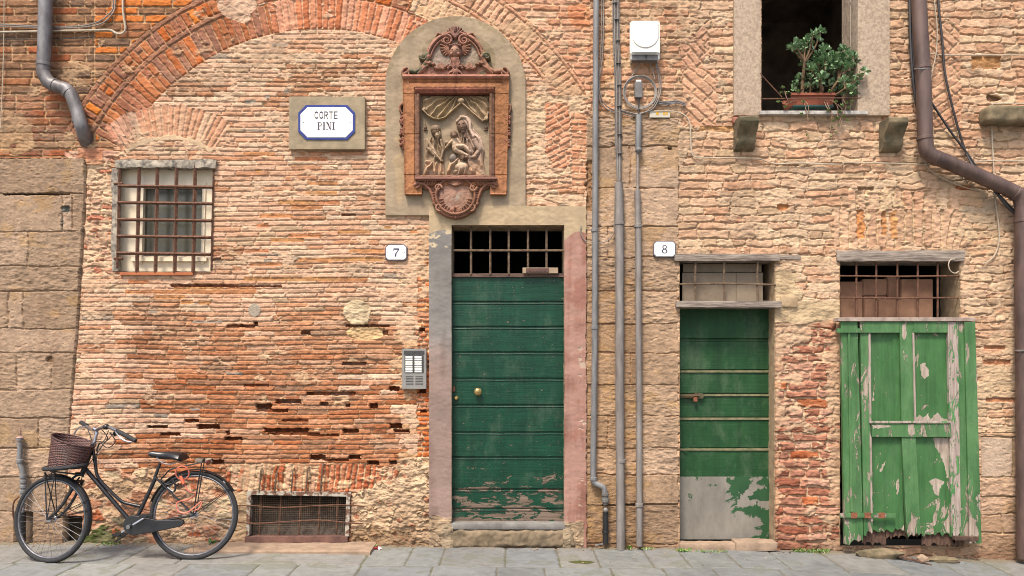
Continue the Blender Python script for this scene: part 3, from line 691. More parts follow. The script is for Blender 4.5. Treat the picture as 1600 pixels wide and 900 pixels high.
ch = a & (X > 903) & (Y > 520) & (m12 > 1.4); CL[ch] = lin(np.array((196,170,150)))*KALB; H[ch] -= .003
a = sur & (Y > 806+8*n15) & (X < 912)
rubble(a, 20, 12, [(176,150,122,3),(165,140,112,2)], (176,150,120), 23, .014, base=.03, cover=.3); LB[a] = 6
a = sur & (Y > 818) & (X > 690) & (X < 892); H[a] = .035+.005*m12[a]+.004*n15[a]; CL[a] = lin(np.array((165,145,118)))*KALB*(1+.12*m12[a][:, None])
a = sur & (X > 668) & (X < 706) & (Y > 812) & (H > .02); H[a] += .01
# --- openings
hol = np.zeros(X.shape, bool)
OPEN = {'win': (184, 262, 333, 424), 'door7': (706, 353, 881, 818), 'cellar': (388, 770, 545, 847), 'upper': (1190, -150, 1338, 178), 'door8': (1062, 408, 1210, 850), 'right': (1312, 409, 1499, 852)}
def inside(x, y):
    r = np.zeros(x.shape, bool)
    for k, (a, b, c, d) in OPEN.items():
        sh = 0 if k != 'win' else -0.025*(y-262)
        r |= (x > a+sh) & (x < c+sh) & (y > b) & (y < d)
    return r
hol = inside(X, Y)
fh = hol[:-1, :-1] | hol[1:, :-1] | hol[:-1, 1:] | hol[1:, 1:]
fl = LB[:-1, :-1].copy(); side = (X[:-1, :-1] > 922)
# soften single-sample spikes a little
H = np.clip(H, -.1, .06)
lb0 = ((LB == 0) & ~((X < 560) & (R > 438) & (Y < 250)) & ~((X < 178) & (Y < 250)) & ~((X > 1205) & (X < 1318) & (Y > 505)))[..., None]
tan = (lin(np.array((218,177,143)))*KALB).astype(f4)
ml = sstep(.02, .10, CL.mean(-1))[..., None]*lb0
wgt = ml*(.24*(1-sstep(500, 620, Y)*(X < 925))[..., None])
CL[:] = CL*(1-wgt)+tan*wgt
CL *= np.where(lb0 & (X > 925)[..., None], np.array([1.01, 1.07, 1.04], f4), 1)
CL *= np.where((LB == 0)[..., None] & (X < 925)[..., None] & lb0, np.array([1.03, 1.08, 1.04], f4), 1)
gm = (sstep(.2, 1.8, .7*m30+.5*n40+.4*m12)*.30)[..., None]*(LB < 5)[..., None]; CL[:] = CL*(1-gm)+gm*(lin(np.array((178,154,130)))*KALB).astype(f4)
soot = sstep(.5, 2.2, .7*VST+.6*n90+.5*m30)[..., None]*.22; CL *= (1-soot*np.array([.9, 1, 1.05], f4))
VX = (X-800)/SP; VZ = CAMH + (HY-Y)/SP
def wall_part(name, facemask, material, parent, label=None):
    nx = X.shape[1]; j, i = np.nonzero(facemask & ~fh)
    if len(j) == 0: return None
    a = j*nx+i; quads = np.stack([a, a+nx, a+nx+1, a+1], 1)
    uq, inv = np.unique(quads, return_inverse=True); quads = inv.reshape(-1, 4)
    co = np.stack([VX.ravel()[uq], -H.ravel()[uq], VZ.ravel()[uq]], 1).astype(f4)
    co -= np.array(worldloc(parent), f4)
    me = bpy.data.meshes.new(name); me.vertices.add(len(co)); me.vertices.foreach_set('co', co.ravel())
    me.loops.add(quads.size); me.loops.foreach_set('vertex_index', quads.ravel().astype(np.int32))
    me.polygons.add(len(quads)); me.polygons.foreach_set('loop_start', np.arange(0, quads.size, 4, dtype=np.int32))
    me.polygons.foreach_set('use_smooth', np.ones(len(quads), bool))
    me.update(); 
    c = np.ones((len(uq), 4), f4); c[:, :3] = np.clip(CL.reshape(-1, 3)[uq], 0.004, .85)
    at_ = me.color_attributes.new('Col', 'FLOAT_COLOR', 'POINT'); at_.data.foreach_set('color', c.ravel())
    me.materials.append(material); o = bpy.data.objects.new(name, me); COL.objects.link(o); o.parent = parent
    if label: o['label'] = label
    return o
house7 = thing('brick_house', 'old brick house with a big blind arch and the dark green door numbered 7', 'house')
house8 = thing('rubble_brick_house', 'rough brick and rubble house on the right around the green door numbered 8', 'house')
wall_part('wall', (fl == 0) & ~side, MT['wall'], house7, 'thin weathered pink and orange bricks with eroded gaps')
wall_part('brick_arch', fl == 1, MT['wall'], house7, 'blind arch of radial bricks')
wall_part('stone_pier', fl == 2, MT['wall'], house7, 'big tan stone blocks at the left corner')
wall_part('plaster_panel', fl == 5, MT['plaster'], house7, 'round topped grey plaster panel behind the shrine')
wall_part('door_surround', fl == 6, MT['plaster'], house7, 'grey and faded red plaster surround of the dark green door')
wall_part('wall', (fl == 0) & side, MT['wall'], house8, 'coarse pale bricks thick with mortar')
wall_part('stone_pier', fl == 3, MT['wall'], house8, 'tan stone pier behind the grey conduits')
wall_part('stone_base', fl == 4, MT['wall'], house8, 'squared stones at the far right foot of the wall')
# reveals and the rooms behind
def reveal(key, house, depth, material, sides='lrtb', yf=None):
    a, b, c, d = OPEN[key]; mb = MB(); th = .05
    A = at(a, d); B = at(c, b)
    def strip(p0, p1, inw):                                   # a rough strip p0-p1 running back into the wall
        p0 = Vector(p0); p1 = Vector(p1); n = max(4, int((p1-p0).length/.02)); mth = max(2, int(depth/.02)); vs = []; fs = []
        for i in range(n+1):
            for j in range(mth+1):
                q = p0.lerp(p1, i/n); q = Vector((q.x, (-.012 if key != 'door7' else -.028) + (depth)*j/mth, q.z))
                q += Vector(inw)*(.003*mnoise.noise(q*30)+.003*mnoise.noise(q*9)-.002); vs.append(q)
        for i in range(n):
            for j in range(mth): k = i*(mth+1)+j; fs.append((k, k+1, k+mth+2, k+mth+1))
        mb.add(vs, fs, True)
    sh = 0 if key != 'win' else -.025*(d-b)/SP
    if 'l' in sides: strip((A.x+sh, 0, A.z), (A.x, 0, B.z), (1, 0, 0))
    if 'r' in sides: strip((B.x+sh, 0, A.z), (B.x, 0, B.z), (-1, 0, 0))
    if 't' in sides: strip((A.x, 0, B.z), (B.x, 0, B.z), (0, 0, -1))
    if 'b' in sides: strip((A.x+sh, 0, A.z), (B.x+sh, 0, A.z), (0, 0, 1))
    return mb.build('window_reveal' if 'win' in key or key == 'upper' else 'door_reveal', material, house)
MT['reveal'] = mat('rough_reveal_plaster', C3(200,172,135), C3(160,132,100), .95, scale=14, bmp=.8, bscale=40)
MT['reveal_dark'] = mat('dark_reveal_plaster', C3(110,98,88), C3(70,60,54), .95, scale=14, bmp=.8, bscale=40)  # darker version of the reveal plaster, for the cellar opening
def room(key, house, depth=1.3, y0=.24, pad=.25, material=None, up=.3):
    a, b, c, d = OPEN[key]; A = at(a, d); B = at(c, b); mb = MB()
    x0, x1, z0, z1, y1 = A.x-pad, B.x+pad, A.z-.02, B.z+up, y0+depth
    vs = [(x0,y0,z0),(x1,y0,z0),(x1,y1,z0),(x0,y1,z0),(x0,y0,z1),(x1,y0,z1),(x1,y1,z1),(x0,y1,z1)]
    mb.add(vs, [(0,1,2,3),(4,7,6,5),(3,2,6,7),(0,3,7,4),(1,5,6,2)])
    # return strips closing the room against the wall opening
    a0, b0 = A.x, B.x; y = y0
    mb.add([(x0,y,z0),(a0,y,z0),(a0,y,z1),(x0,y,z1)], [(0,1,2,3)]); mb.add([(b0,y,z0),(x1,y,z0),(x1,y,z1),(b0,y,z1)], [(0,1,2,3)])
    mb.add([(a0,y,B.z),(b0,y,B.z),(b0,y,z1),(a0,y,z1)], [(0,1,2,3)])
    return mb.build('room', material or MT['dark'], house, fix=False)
reveal('win', house7, .20, MT['whitewood'] if False else MT['reveal'], 'lrtb'); reveal('door7', house7, .30, MT['reveal'], 'lrtb')
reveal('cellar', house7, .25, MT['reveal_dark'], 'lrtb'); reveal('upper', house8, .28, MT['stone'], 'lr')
reveal('door8', house8, .30, MT['reveal'], 'lrt'); reveal('right', house8, .30, MT['reveal'], 'lrt')
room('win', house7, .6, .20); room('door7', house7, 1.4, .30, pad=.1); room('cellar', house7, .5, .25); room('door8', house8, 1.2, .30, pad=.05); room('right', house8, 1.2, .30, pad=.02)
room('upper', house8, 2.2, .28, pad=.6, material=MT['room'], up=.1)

# ------------------------------------------------------------------ street paving
GPX = np.array([-3000, -200, 0, 300, 600, 950, 1130, 1250, 1400, 1500, 1600, 1900, 5000.]); GPY = np.array([849, 849, 849, 850, 853, 856, 857, 860, 868, 873, 877, 886, 900.])
GX = (GPX-800)/SP; GZ = CAMH + (HY-GPY)/SP
def ground(x): return float(np.interp(x, GX, GZ))
gx = np.concatenate([-np.geomspace(60, 6, 14)[:-1], np.arange(-6, 6.001, .009), np.geomspace(6, 60, 14)[1:]])
gy = np.concatenate([-np.geomspace(40, 1.35, 22)[:-1], np.arange(-1.35, .12, .009)])
G = Field(gx*100, gy*100); GXX, GYY = G.X/100, G.Y/100
g3 = G.n(3, 3, 1); g12 = G.fb(14, 12, 3, 4, .6); g50 = G.fb(60, 50, 9)
rows = np.array([-50]+[-.62-.6*k for k in range(60, -1, -1)]+[.6]); rr_ = np.random.default_rng(3)
ri = np.searchsorted(rows, GYY+.004*g3)-1; cx = np.zeros(GXX.shape, int); dxx = np.full(GXX.shape, 9., f4)
for k in np.unique(ri):
    if k == len(rows)-2:
        pj = [-300,-160,-60, 60,128,215,300,(575),640,692,790,872,932,1012,1068,1142,1216,1300,1392,1478,1560,1640,1750,1900]
        J = np.array([(p-800)/F*6.1 for p in pj]); J = np.concatenate([np.arange(-60, J[0]-.4, .42), J, np.arange(J[-1]+.42, 60, .42)])
    else: J = -60 + np.cumsum(.42*(1+.3*rr_.uniform(-1, 1, 290)))
    s_ = ri == k; ix = np.clip(np.searchsorted(J, GXX[s_]+.004*g3[s_]), 1, len(J)-1); cx[s_] = ix + k*1000
    dxx[s_] = np.minimum(GXX[s_]-J[ix-1], J[ix]-GXX[s_])
dyy = np.minimum(GYY-rows[ri], rows[np.clip(ri+1, 0, len(rows)-1)]-GYY)
e = np.minimum(dxx, dyy)+.0015*g3; ins = sstep(.003, .011, e)
uid, inv = np.unique(cx, return_inverse=True); inv = inv.reshape(cx.shape); rt = rr_.random((len(uid), 4))
SLAB = lin(np.array([(150,152,149),(146,148,146),(156,157,152),(152,151,147),(144,146,146),(158,155,148)]))*.52
gc = SLAB[(rt[:, 0]*6).astype(int)][inv]*(1+.10*(rt[:, 1]-.5)[inv][..., None])*(1+.07*g12[..., None]+.05*g3[..., None]+.07*g50[..., None])
jc = lin(np.array((124,118,100)))*.5; jm = lin(np.array((106,110,70)))*.5
green = sstep(.1, .8, g50+.4*g12)[..., None]; gc = (jc*(1-green)+jm*green)*(1-ins[..., None]) + gc*ins[..., None]
moss = sstep(.7, 1.3, g12+.8*(GXX > .5)*(GXX < 2.6)*.4+.35*g50+.8*sstep(-.10, 0., GYY)+.3*g3)[..., None]*.35
gc = gc*(1-moss)+lin(np.array((104,106,62)))*.45*moss
dirt = sstep(-.10, -.01, GYY+.02*g12)[..., None]; gc = gc*(1-.55*dirt)+.55*dirt*lin(np.array((150,130,98)))*.5
gz0 = np.interp(GXX, GX, GZ)
slope_ = (rt[:, 2]-.5)[inv]*.006; gzz = gz0 + ins*(slope_+.003)-(1-ins)*.006 + .0012*g12 + .0006*g3 + .004*sstep(-.06, 0, GYY)*g12
q = ((GXX-(905-800)/F*5.93)/.10)**2+((GYY+.47)/.05)**2+.3*g12 < 1; gc[q] = lin(np.array((92,96,44)))*.5
ny, nx_ = GXX.shape; jj, ii = np.meshgrid(np.arange(ny-1), np.arange(nx_-1), indexing='ij'); a = (jj*nx_+ii).ravel()
quads = np.stack([a, a+1, a+nx_+1, a+nx_], 1)
me = bpy.data.meshes.new('street_paving'); me.vertices.add(GXX.size)
me.vertices.foreach_set('co', np.stack([GXX.ravel(), GYY.ravel(), gzz.ravel()], 1).astype(f4).ravel())
me.loops.add(quads.size); me.loops.foreach_set('vertex_index', quads.ravel().astype(np.int32)); me.polygons.add(len(quads))
me.polygons.foreach_set('loop_start', np.arange(0, quads.size, 4, dtype=np.int32)); me.polygons.foreach_set('use_smooth', np.ones(len(quads), bool)); me.update()
c4 = np.ones((GXX.size, 4), f4); c4[:, :3] = np.clip(gc.reshape(-1, 3), .003, .8); me.color_attributes.new('Col', 'FLOAT_COLOR', 'POINT').data.foreach_set('color', c4.ravel())
me.materials.append(MT['paving']); street = bpy.data.objects.new('street_paving', me); COL.objects.link(street); street['kind'] = 'structure'; street['label'] = 'grey stone slabs paving the lane'
def gp(px, Y):                                               # point on the ground under photo column px
    x = (px-800)/F*(D+Y); return Vector((x, Y, ground(x)))

# ------------------------------------------------------------------ house seven: openings
def strap_bars(mb, segs, r=.006):
    for p in segs: mb.tube(p, r, 6)
# small window
wf = MB(); YW = .07
def wq(x, y): return (x - .025*(y-262), y)
def leanprism(mb, x0, y0, x1, y1, yf, yb):
    mb.prism([wq(x0, y0), wq(x1, y0), wq(x1, y1), wq(x0, y1)], yf, yb)
leanprism(wf, 186, 262, 226, 428, YW, YW+.05); leanprism(wf, 318, 262, 336, 428, YW, YW+.05)
leanprism(wf, 224, 262, 320, 294, YW+.001, YW+.05); leanprism(wf, 224, 400, 320, 428, YW+.001, YW+.05)
win = wf.build('window', MT['whitewood'], house7, 'small white window behind a rusty grille')
sf = MB(); leanprism(sf, 216, 284, 225, 412, YW-.012, YW+.03); leanprism(sf, 317, 284, 322, 412, YW-.012, YW+.03); leanprism(sf, 225, 284, 317, 293, YW-.012, YW+.03)
leanprism(sf, 208, 402, 326, 408, YW-.03, YW+.03); sf.build('sash', MT['whitewood'], win)
g = MB(); leanprism(g, 220, 288, 323, 405, YW+.03, YW+.036)
mg, t, b = nodes('dusty_window_glass'); v = coords(t)
t.links.new(ramp(t, nz(t, 3, 3, .5, v), [(.3, C3(118,114,96)), (.7, C3(82,80,68))]), b.inputs['Base Color']); b.inputs['Roughness'].default_value = .25; b.inputs['Specular IOR Level'].default_value = .5
g.build('pane', mg, win)
gr = MB(); YG = -.012
for xt in (247, 277, 306): gr.tube([at(*wq(xt-1, 256), YG), at(*wq(xt, 426), YG)], .017, 4)
gr.tube([at(*wq(217.5, 256), YG), at(*wq(218, 426), YG)], .017, 4)
gr.tube([at(187, 262, YG), at(183, 418, YG)], .012, 4); gr.tube([at(333.5, 262, YG), at(330, 418, YG)], .007, 4)
for i, y in enumerate((291.5, 317.5, 344, 370, 396.5)): gr.tube([at(184.5-i*.5, y-1, YG-.008), at(260, y, YG-.008), at(333-i, y+1, YG-.008)], .014, 4)
for y in (287, 404): gr.tube([at(178, y, YG), at(192, y, YG)], .012, 4)
gr.tube([at(333, 404, YG), at(345, 403, YG)], .01, 4)
gr.build('grille', MT['rust'], win)
for y in (291.5, 317.5, 344, 370, 396.5): pass
lt = MB(); rough_block(lt, 179, 249, 338, 262, -.030, .06, .011, .012, .006, 3); lt.build('lintel', MT['greystone'], house7, 'grey stone lintel over the small window')
ls = MB(); rough_block(ls, 174, 262, 184, 424, -.012, .04, .006, .015, .004, 8, shear=0); ls.build('window_jamb', MT['greystone'], house7)
sl_ = MB(); rough_block(sl_, 186, 425, 302, 430, -.022, .05, .003, .012, .004, 5); sl_.build('window_sill', mat('sill_brick', C3(200,120,75), C3(175,100,62), .9, bmp=.6), house7)
# dark green door
def plank_door(x0, x1, joints, top, bot, yf, groove=.012, lip=3.2):
    a = at(x0, bot, yf); b = at(x1, top, yf); prof = []
    ys = [top]+joints+[bot]
    for i in range(len(ys)-1):
        t_, b_ = ys[i], ys[i+1]
        zt = at(0, t_, yf).z; zb = at(0, b_, yf).z; px = 1/SP
        if i: prof += [(yf+groove, zt-.2*px), (yf+groove*.9, zt-1.6*px), (yf-.004, zt-2.4*px), (yf-.006, zt-3.4*px), (yf-.004, zt-4.4*px), (yf+.001, zt-5.0*px), (yf, zt-6.2*px)]
        else: prof += [(yf, zt)]
        prof += [(yf-.002, zb+1.2*px), (yf+.001, zb+.5*px), (yf+groove, zb+.3*px)]
    return prof, a, b
GREEN = C3(18,84,66, k=.8)
m7 = peel_mat('dark_green_gloss_paint', C3(8,62,42, k=.62), C3(16,76,52, k=.62), C3(150,130,112), C3(96,80,68), .318, zlow=(CAMH+(HY-818)/SP, CAMH+(HY-680)/SP), scale=5.5, sc=(1.1, 1, 3.2), rough=.42, grain=(2.5, 1, 60), speck=.055, spec=.3)
prof, a, b = plank_door(704, 883, [471, 510, 550, 591, 632, 675, 714, 764, 794], 432, 817, .05)
d7 = MB(); d7.profx(prof, a.x, b.x, 60, .0022); d7.wbox((a.x, .062, a.z), (b.x, .09, b.z), .002, 1)
door7 = d7.build('door', m7, house7, 'dark green door of horizontal boards'); 
mt_ = MB(); mt_.bbox(704, 427, 883, 433, .03, .09, .003); mt_.build('transom_bar', MT['brownwood'], house7)
kb = MB(); c0 = at(747, 612, .05); kb.lathe([(.012, 0), (.012, .02), (.030, .026), (.034, .034), (.030, .044), (.018, .052), (.004, .055)], c0, (0, -1, 0), 20)
for k in range(16):
    th = 2*math.pi*k/16; cc = Vector((math.cos(th), 0, math.sin(th)))
    kb.tube([c0+Vector((0, -.05, 0))+cc*.010, c0+Vector((0, -.040, 0))+cc*.031], .0024, 5)
kb.build('door_knob', MT['brass'], door7)
lk = MB(); c0 = at(713, 622, .05); lk.lathe([(.018, 0), (.020, .008), (.014, .016), (.012, .022), (.002, .023)], c0, (0, -1, 0), 16); lk.build('door_lock', MT['brass'], door7)
lk = MB(); lk.bbox(705, 603, 711, 612, .035, .05, .002); lk.build('latch_plate', MT['rust'], door7)
tg = MB()
for x in (736, 766, 795, 825, 854): tg.tube([at(x, 350, .03), at(x, 429, .03)], .0105, 6)
tg.tube([at(704, 391.5, .02), at(884, 391.5, .02)], .010, 6); tg.build('transom_grille', MT['rust_pale'], house7, 'iron grille over the dark green door')
np_ = thing('name_board', 'short pale board with a worn plate on the bars above the dark green door', 'name board', at(844, 424, 0))
q = MB(); q.bbox(816.5, 418, 872, 427, -.002, .012, .002); q.build('board', mat('pale_board', C3(190,165,135), C3(160,135,108), .8), np_)
q = MB(); q.bbox(822, 419, 858, 426, -.008, -.002, .002)
for k in range(5): q.bbox(826+k*6, 421.5, 829+k*6, 423.5, -.011, -.008, .0006)
q.build('plate', mat('worn_plate', C3(110,75,60), C3(80,52,44), .7), np_)
th_ = MB(); rough_block(th_, 702, 817.5, 884, 828, -.036, .14, .003, .015, .012, 4); th_.build('threshold', mat('worn_grey_step', C3(150,145,138), C3(118,112,106), .8, scale=8, bmp=.5), house7, 'worn grey stone step under the dark green door')
th_ = MB(); rough_block(th_, 684, 828.5, 900, 856, -.040, .12, .014, .010, .03, 14, sc=11); th_.build('step_base', mat('crumbling_step_base', C3(158,136,108), C3(112,98,76), .95, scale=12, bmp=.9, bscale=50), house7)
# cellar grating
cg = MB(); ycf = -.03
cf = [((386, 768), (546, 773), (545, 778), (388, 773.5)), ((386, 768), (391, 768), (389, 842), (384, 846)), ((540, 773), (546, 773), (544, 849), (538, 845)), ((383, 840), (543, 843), (543, 849), (382, 847))]
fr = MB(); fr.prism([(386,767),(548,770),(548,776),(386,773)], ycf, .03); fr.prism([(386,773.2),(392,773.2),(389,838),(384,838)], ycf, .03); fr.prism([(541,776.2),(547,776.2),(545,838),(539,838)], ycf, .03)
frame_ = fr.build('grating', mat('flaking_white_rusty_frame', C3(200,190,172), C3(120,82,62), .85, .1, scale=18, bmp=.5, lo=.45, hi=.56), house7, 'rusty mesh grating over the cellar opening')
q = MB(); rough_block(q, 382, 838.5, 543, 848, ycf-.004, .05, .002, .015, .003, 9); q.build('bottom_rail', mat('rust_brown_rail', C3(140,100,85), C3(92,62,54), .9, bmp=.6), frame_)
q = MB()
for k in range(51):
    x = 391+k*3.0; q.tube([at(x, 774, .012), at(x-1.5*(1), 839, .012)], .0011, 3, False)
for k in range(23):
    y = 776+k*2.9; q.tube([at(388, y, .0125), at(543, y+.8, .0125)], .0011, 3, False)
q.build('wire_mesh', MT['rust_pale'], frame_)
q = MB()
for x in (408, 439, 470, 500, 528): q.tube([at(x, 774, .03), at(x-3, 840, .03)], .009, 5)
q.build('bars', MT['rust'], frame_)
q = MB(); q.tube(smooth_path([at(368, 790, -.02), at(392, 790, -.035), at(440, 793, -.04), at(500, 790, -.035), at(540, 789, -.035), at(570, 791, -.02)]), .005, 5)
q.tube(smooth_path([at(366, 815, -.02), at(400, 818, -.035), at(450, 815, -.045), at(500, 813, -.035), at(545, 817, -.035), at(568, 818, -.02)]), .006, 5)
q.build('cross_wires', MT['rust'], frame_)
for x, y0 in ((407, 732), (431, 738), (457, 732), (480, 730), (503, 725)):
    q = MB(); q.tube(smooth_path([at(x+3, y0, -.005), at(x+1, y0+3, -.03), at(x, y0+14, -.035), at(x-2, 769, -.03)]), .007, 5); q.build('hook', MT['rust_pale'], frame_)
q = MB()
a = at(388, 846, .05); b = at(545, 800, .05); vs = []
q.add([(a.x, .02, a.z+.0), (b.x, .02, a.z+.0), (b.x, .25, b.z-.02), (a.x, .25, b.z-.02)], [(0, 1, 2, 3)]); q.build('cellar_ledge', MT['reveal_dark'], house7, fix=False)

# ------------------------------------------------------------------ house eight: openings
def ub(mb, x0, y0, x1, y1, yf, yb, **k): return rough_block(mb, x0, y0, x1, y1, yf, yb, **k)
uw = MB(); ub(uw, 1147, -140, 1189.5, 180.5, -.035, .10, amp=.002, step=.03, rnd=.01, seed=1, sc=25)
fr8 = uw.build('window_jamb', MT['stone'], house8, 'pitted stone jamb left of the plant'); 
uw = MB(); ub(uw, 1340, -140, 1391, 180.5, -.035, .10, amp=.002, step=.03, rnd=.01, seed=2, sc=25); uw.build('window_jamb', MT['stone'], house8, 'pitted stone jamb right of the plant')
uw = MB(); ub(uw, 1187, 172.5, 1356, 178.5, -.05, .20, amp=.001, step=.03, rnd=.004, seed=3); uw.build('window_sill', MT['marble'], house8, 'thin pale sill under the plant')
uw = MB(); uw.bbox(1334, -140, 1341, 172, .05, .12, .004); uw.bbox(1186, -140, 1190.5, 172, .05, .12, .004); uw.build('window_frame', MT['whitewood'], house8)
uw = MB(); uw.tube([at(1189, 154.5, -.03), at(1345, 153, -.03)], .006, 6); uw.tube([at(1187, 114, -.03), at(1222, 152, -.03)], .005, 5); uw.build('plant_rail', MT['rust'], house8, 'thin iron rail across the upstairs window')
for (xc, yt, dx) in ((1158, 190, 0), (1385, 192, 0)):
    cb = MB(); x0 = (xc-12-800)/SP; wdt = 30/SP; zt = at(0, yt).z
    prof = [(.0, zt), (-.155, zt), (-.17, zt-.012), (-.172, zt-.045), (-.16, zt-.07), (-.13, zt-.10), (-.095, zt-.135), (-.085, zt-.16), (-.09, zt-.185), (-.08, zt-.21), (-.05, zt-.24), (0, zt-.255)]
    n = 10; vs = []; fs = []; m_ = len(prof)
    fine = []
    for i in range(m_-1):
        for k in range(3): fine.append((prof[i][0]+(prof[i+1][0]-prof[i][0])*k/3, prof[i][1]+(prof[i+1][1]-prof[i][1])*k/3))
    fine.append(prof[-1]); m_ = len(fine)
    for i in range(n+1):
        for (y, z) in fine:
            p = Vector((x0+wdt*i/n, y, z)); p += .005*mnoise.noise_vector(p*18)+.0025*mnoise.noise_vector(p*45); vs.append(p)
    for i in range(n):
        for j in range(m_-1): k = i*m_+j; fs.append((k, k+1, k+m_+1, k+m_))
    fs.append(tuple(range(m_))); fs.append(tuple(range(n*m_, (n+1)*m_))[::-1])
    cb.add(vs, fs, True); cb.build('corbel', MT['mossstone'], house8, 'dark mossy stone bracket under the upstairs window')
cb = MB(); rough_block(cb, 1146, 181.5, 1184, 191, -.05, .05, .006, .012, .01, 7); cb.build('bracket_cap', mat('worn_red_brick', C3(195,128,105), C3(170,110,88), .9, bmp=.7), house8)
cb = MB(); rough_block(cb, 1545, 163, 1625, 190, -.13, .05, .010, .012, .03, 12, sc=8); cb.build('stone_ledge', MT['mossstone'], house8, 'broken mossy stone slab jutting from the wall')
# door eight and its overlight
l = MB(); rough_block(l, 1054, 396, 1219, 407.5, -.03, .26, .004, .015, .006, 21, sc=12); l.build('lintel', MT['oldwood'], house8, 'silvered timber lintel over door 8')
l = MB(); rough_block(l, 1219, 398, 1252, 405, -.01, .06, .003, .012, .006, 25, sc=12); l.build('lintel_end', MT['oldwood'], house8)
l = MB(); rough_block(l, 1057, 470, 1222, 480.5, -.055, .20, .003, .012, .005, 22, sc=12); l.build('transom_beam', MT['oldwood'], house8, 'silvered timber ledge above door 8')
l = MB(); rough_block(l, 1220, 462, 1247, 480, -.02, .06, .004, .012, .012, 23, sc=12); l.build('mortar_pad', MT['reveal'], house8)
q = MB()
for x in (1086, 1131, 1183): q.tube([at(x+1, 404, .0), at(x, 440, .0), at(x+1, 471, .0)], .009, 6)
q.tube([at(1061, 444, -.005), at(1130, 443, -.008), at(1212, 445, -.005)], .008, 6); q.build('overlight_grille', MT['rust_pale'], house8, 'rusty bars over door 8')
q = MB(); q.bbox(1066, 426, 1150, 474, .09, .10, .002); q.bbox(1150.5, 426, 1192, 474, .092, .10, .002); q.bbox(1067, 412, 1190, 425, .11, .12, .002)
q.build('overlight_board', mat('dusty_cardboard', C3(160,142,120), C3(122,106,88), .9, scale=4, bmp=.2), house8)
m8 = peel_mat('bright_green_paint', C3(22,74,36, k=.6), C3(40,88,44, k=.6), C3(120,125,100), C3(82,92,70), .32, scale=5, sc=(1, 1, 1.2), rough=.6, grain=(2.5, 1, 60), fade=.75, speck=.02)
prof, a, b = plank_door(1057, 1203, [529, 578, 615, 652, 700], 478, 746, .15, groove=.014)
d8 = MB(); d8.profx(prof, a.x, b.x, 50, .0035); d8.wbox((a.x, .165, a.z), (b.x, .19, b.z), .002, 1)
door8 = d8.build('door', m8, house8, 'green boarded door with a bare metal foot')
q = MB()
for y in (580.5, 617.5, 654.5, 702.5): q.bbox(1057, y-1.8, 1203, y+1.6, .140, .154, .001)
q.build('board_edges', mat('dusty_board_edges', C3(156,142,108), C3(100,108,70), .9, scale=5, sc=(4, 1, 10)), door8)
mk, t, b_ = nodes('bare_zinc_with_green_paint'); v = coords(t, (1, 1, 1))
tc = t.nodes.new('ShaderNodeTexCoord'); sp_ = t.nodes.new('ShaderNodeSeparateXYZ'); t.links.new(tc.outputs['Object'], sp_.inputs[0])
fl_ = nz(t, 7.0, 9, .66, v, .5); xx = t.nodes.new('ShaderNodeMapRange'); X8 = (1188-800)/SP; xx.inputs[1].default_value = X8-.35; xx.inputs[2].default_value = X8+.08; xx.inputs[3].default_value = -.07; xx.inputs[4].default_value = .10
t.links.new(sp_.outputs[0], xx.inputs[0]); zz = t.nodes.new('ShaderNodeMapRange'); Z8 = CAMH+(HY-840)/SP; zz.inputs[1].default_value = Z8; zz.inputs[2].default_value = Z8+.5; zz.inputs[3].default_value = -.06; zz.inputs[4].default_value = .05
t.links.new(sp_.outputs[2], zz.inputs[0])
s1 = t.nodes.new('ShaderNodeMath'); t.links.new(fl_, s1.inputs[0]); t.links.new(xx.outputs[0], s1.inputs[1]); s2 = t.nodes.new('ShaderNodeMath'); t.links.new(s1.outputs[0], s2.inputs[0]); t.links.new(zz.outputs[0], s2.inputs[1])
mk_m = ramp(t, s2.outputs[0], [(.555, 0.0), (.565, 1.0)])
bare = ramp(t, nz(t, 3, 8, .75, coords(t, (1.5, 1, .7))), [(.3, C3(122,116,106)), (.7, C3(168,160,146))]); pnt = ramp(t, nz(t, 6, 5, .6, v), [(.3, C3(28,78,40, k=.6)), (.7, C3(50,98,54, k=.6))])
t.links.new(mix(t, mk_m, bare, pnt), b_.inputs['Base Color']); b_.inputs['Roughness'].default_value = .6; b_.inputs['Metallic'].default_value = 0.1; bump(t, b_, mk_m, .5, .0015)
q = MB(); q.bbox(1057, 745, 1203, 843, .138, .15, .002); q.build('kick_plate', mk, door8, 'grey metal sheet with flaking green paint')
q = MB(); q.wbox(tuple(at(1058, 622, .125)), tuple(at(1092, 616, .145)), .003); q.tube([at(1060, 618, .11), at(1094, 618, .11)], .006, 8)
q.prism([(1090,614),(1098,614.5),(1101,618),(1098,622.5),(1090,623)], .12, .14)
q.build('bolt', mat('green_iron_bolt', C3(70,95,60), C3(120,85,60), .7, .2), door8)
q = MB(); q.bbox(1084, 621, 1090, 628, .10, .125, .004); q.tube(smooth_path([at(1085, 621, .112), at(1085, 616, .112), at(1089, 616, .112), at(1089, 621, .112)]), .003, 6); q.build('padlock', MT['orange_rust'], door8)
q = MB(); q.prism([(1065,702),(1072,694),(1079,702),(1072,711)], .144, .15); q.build('keyhole_plate', m8, door8)
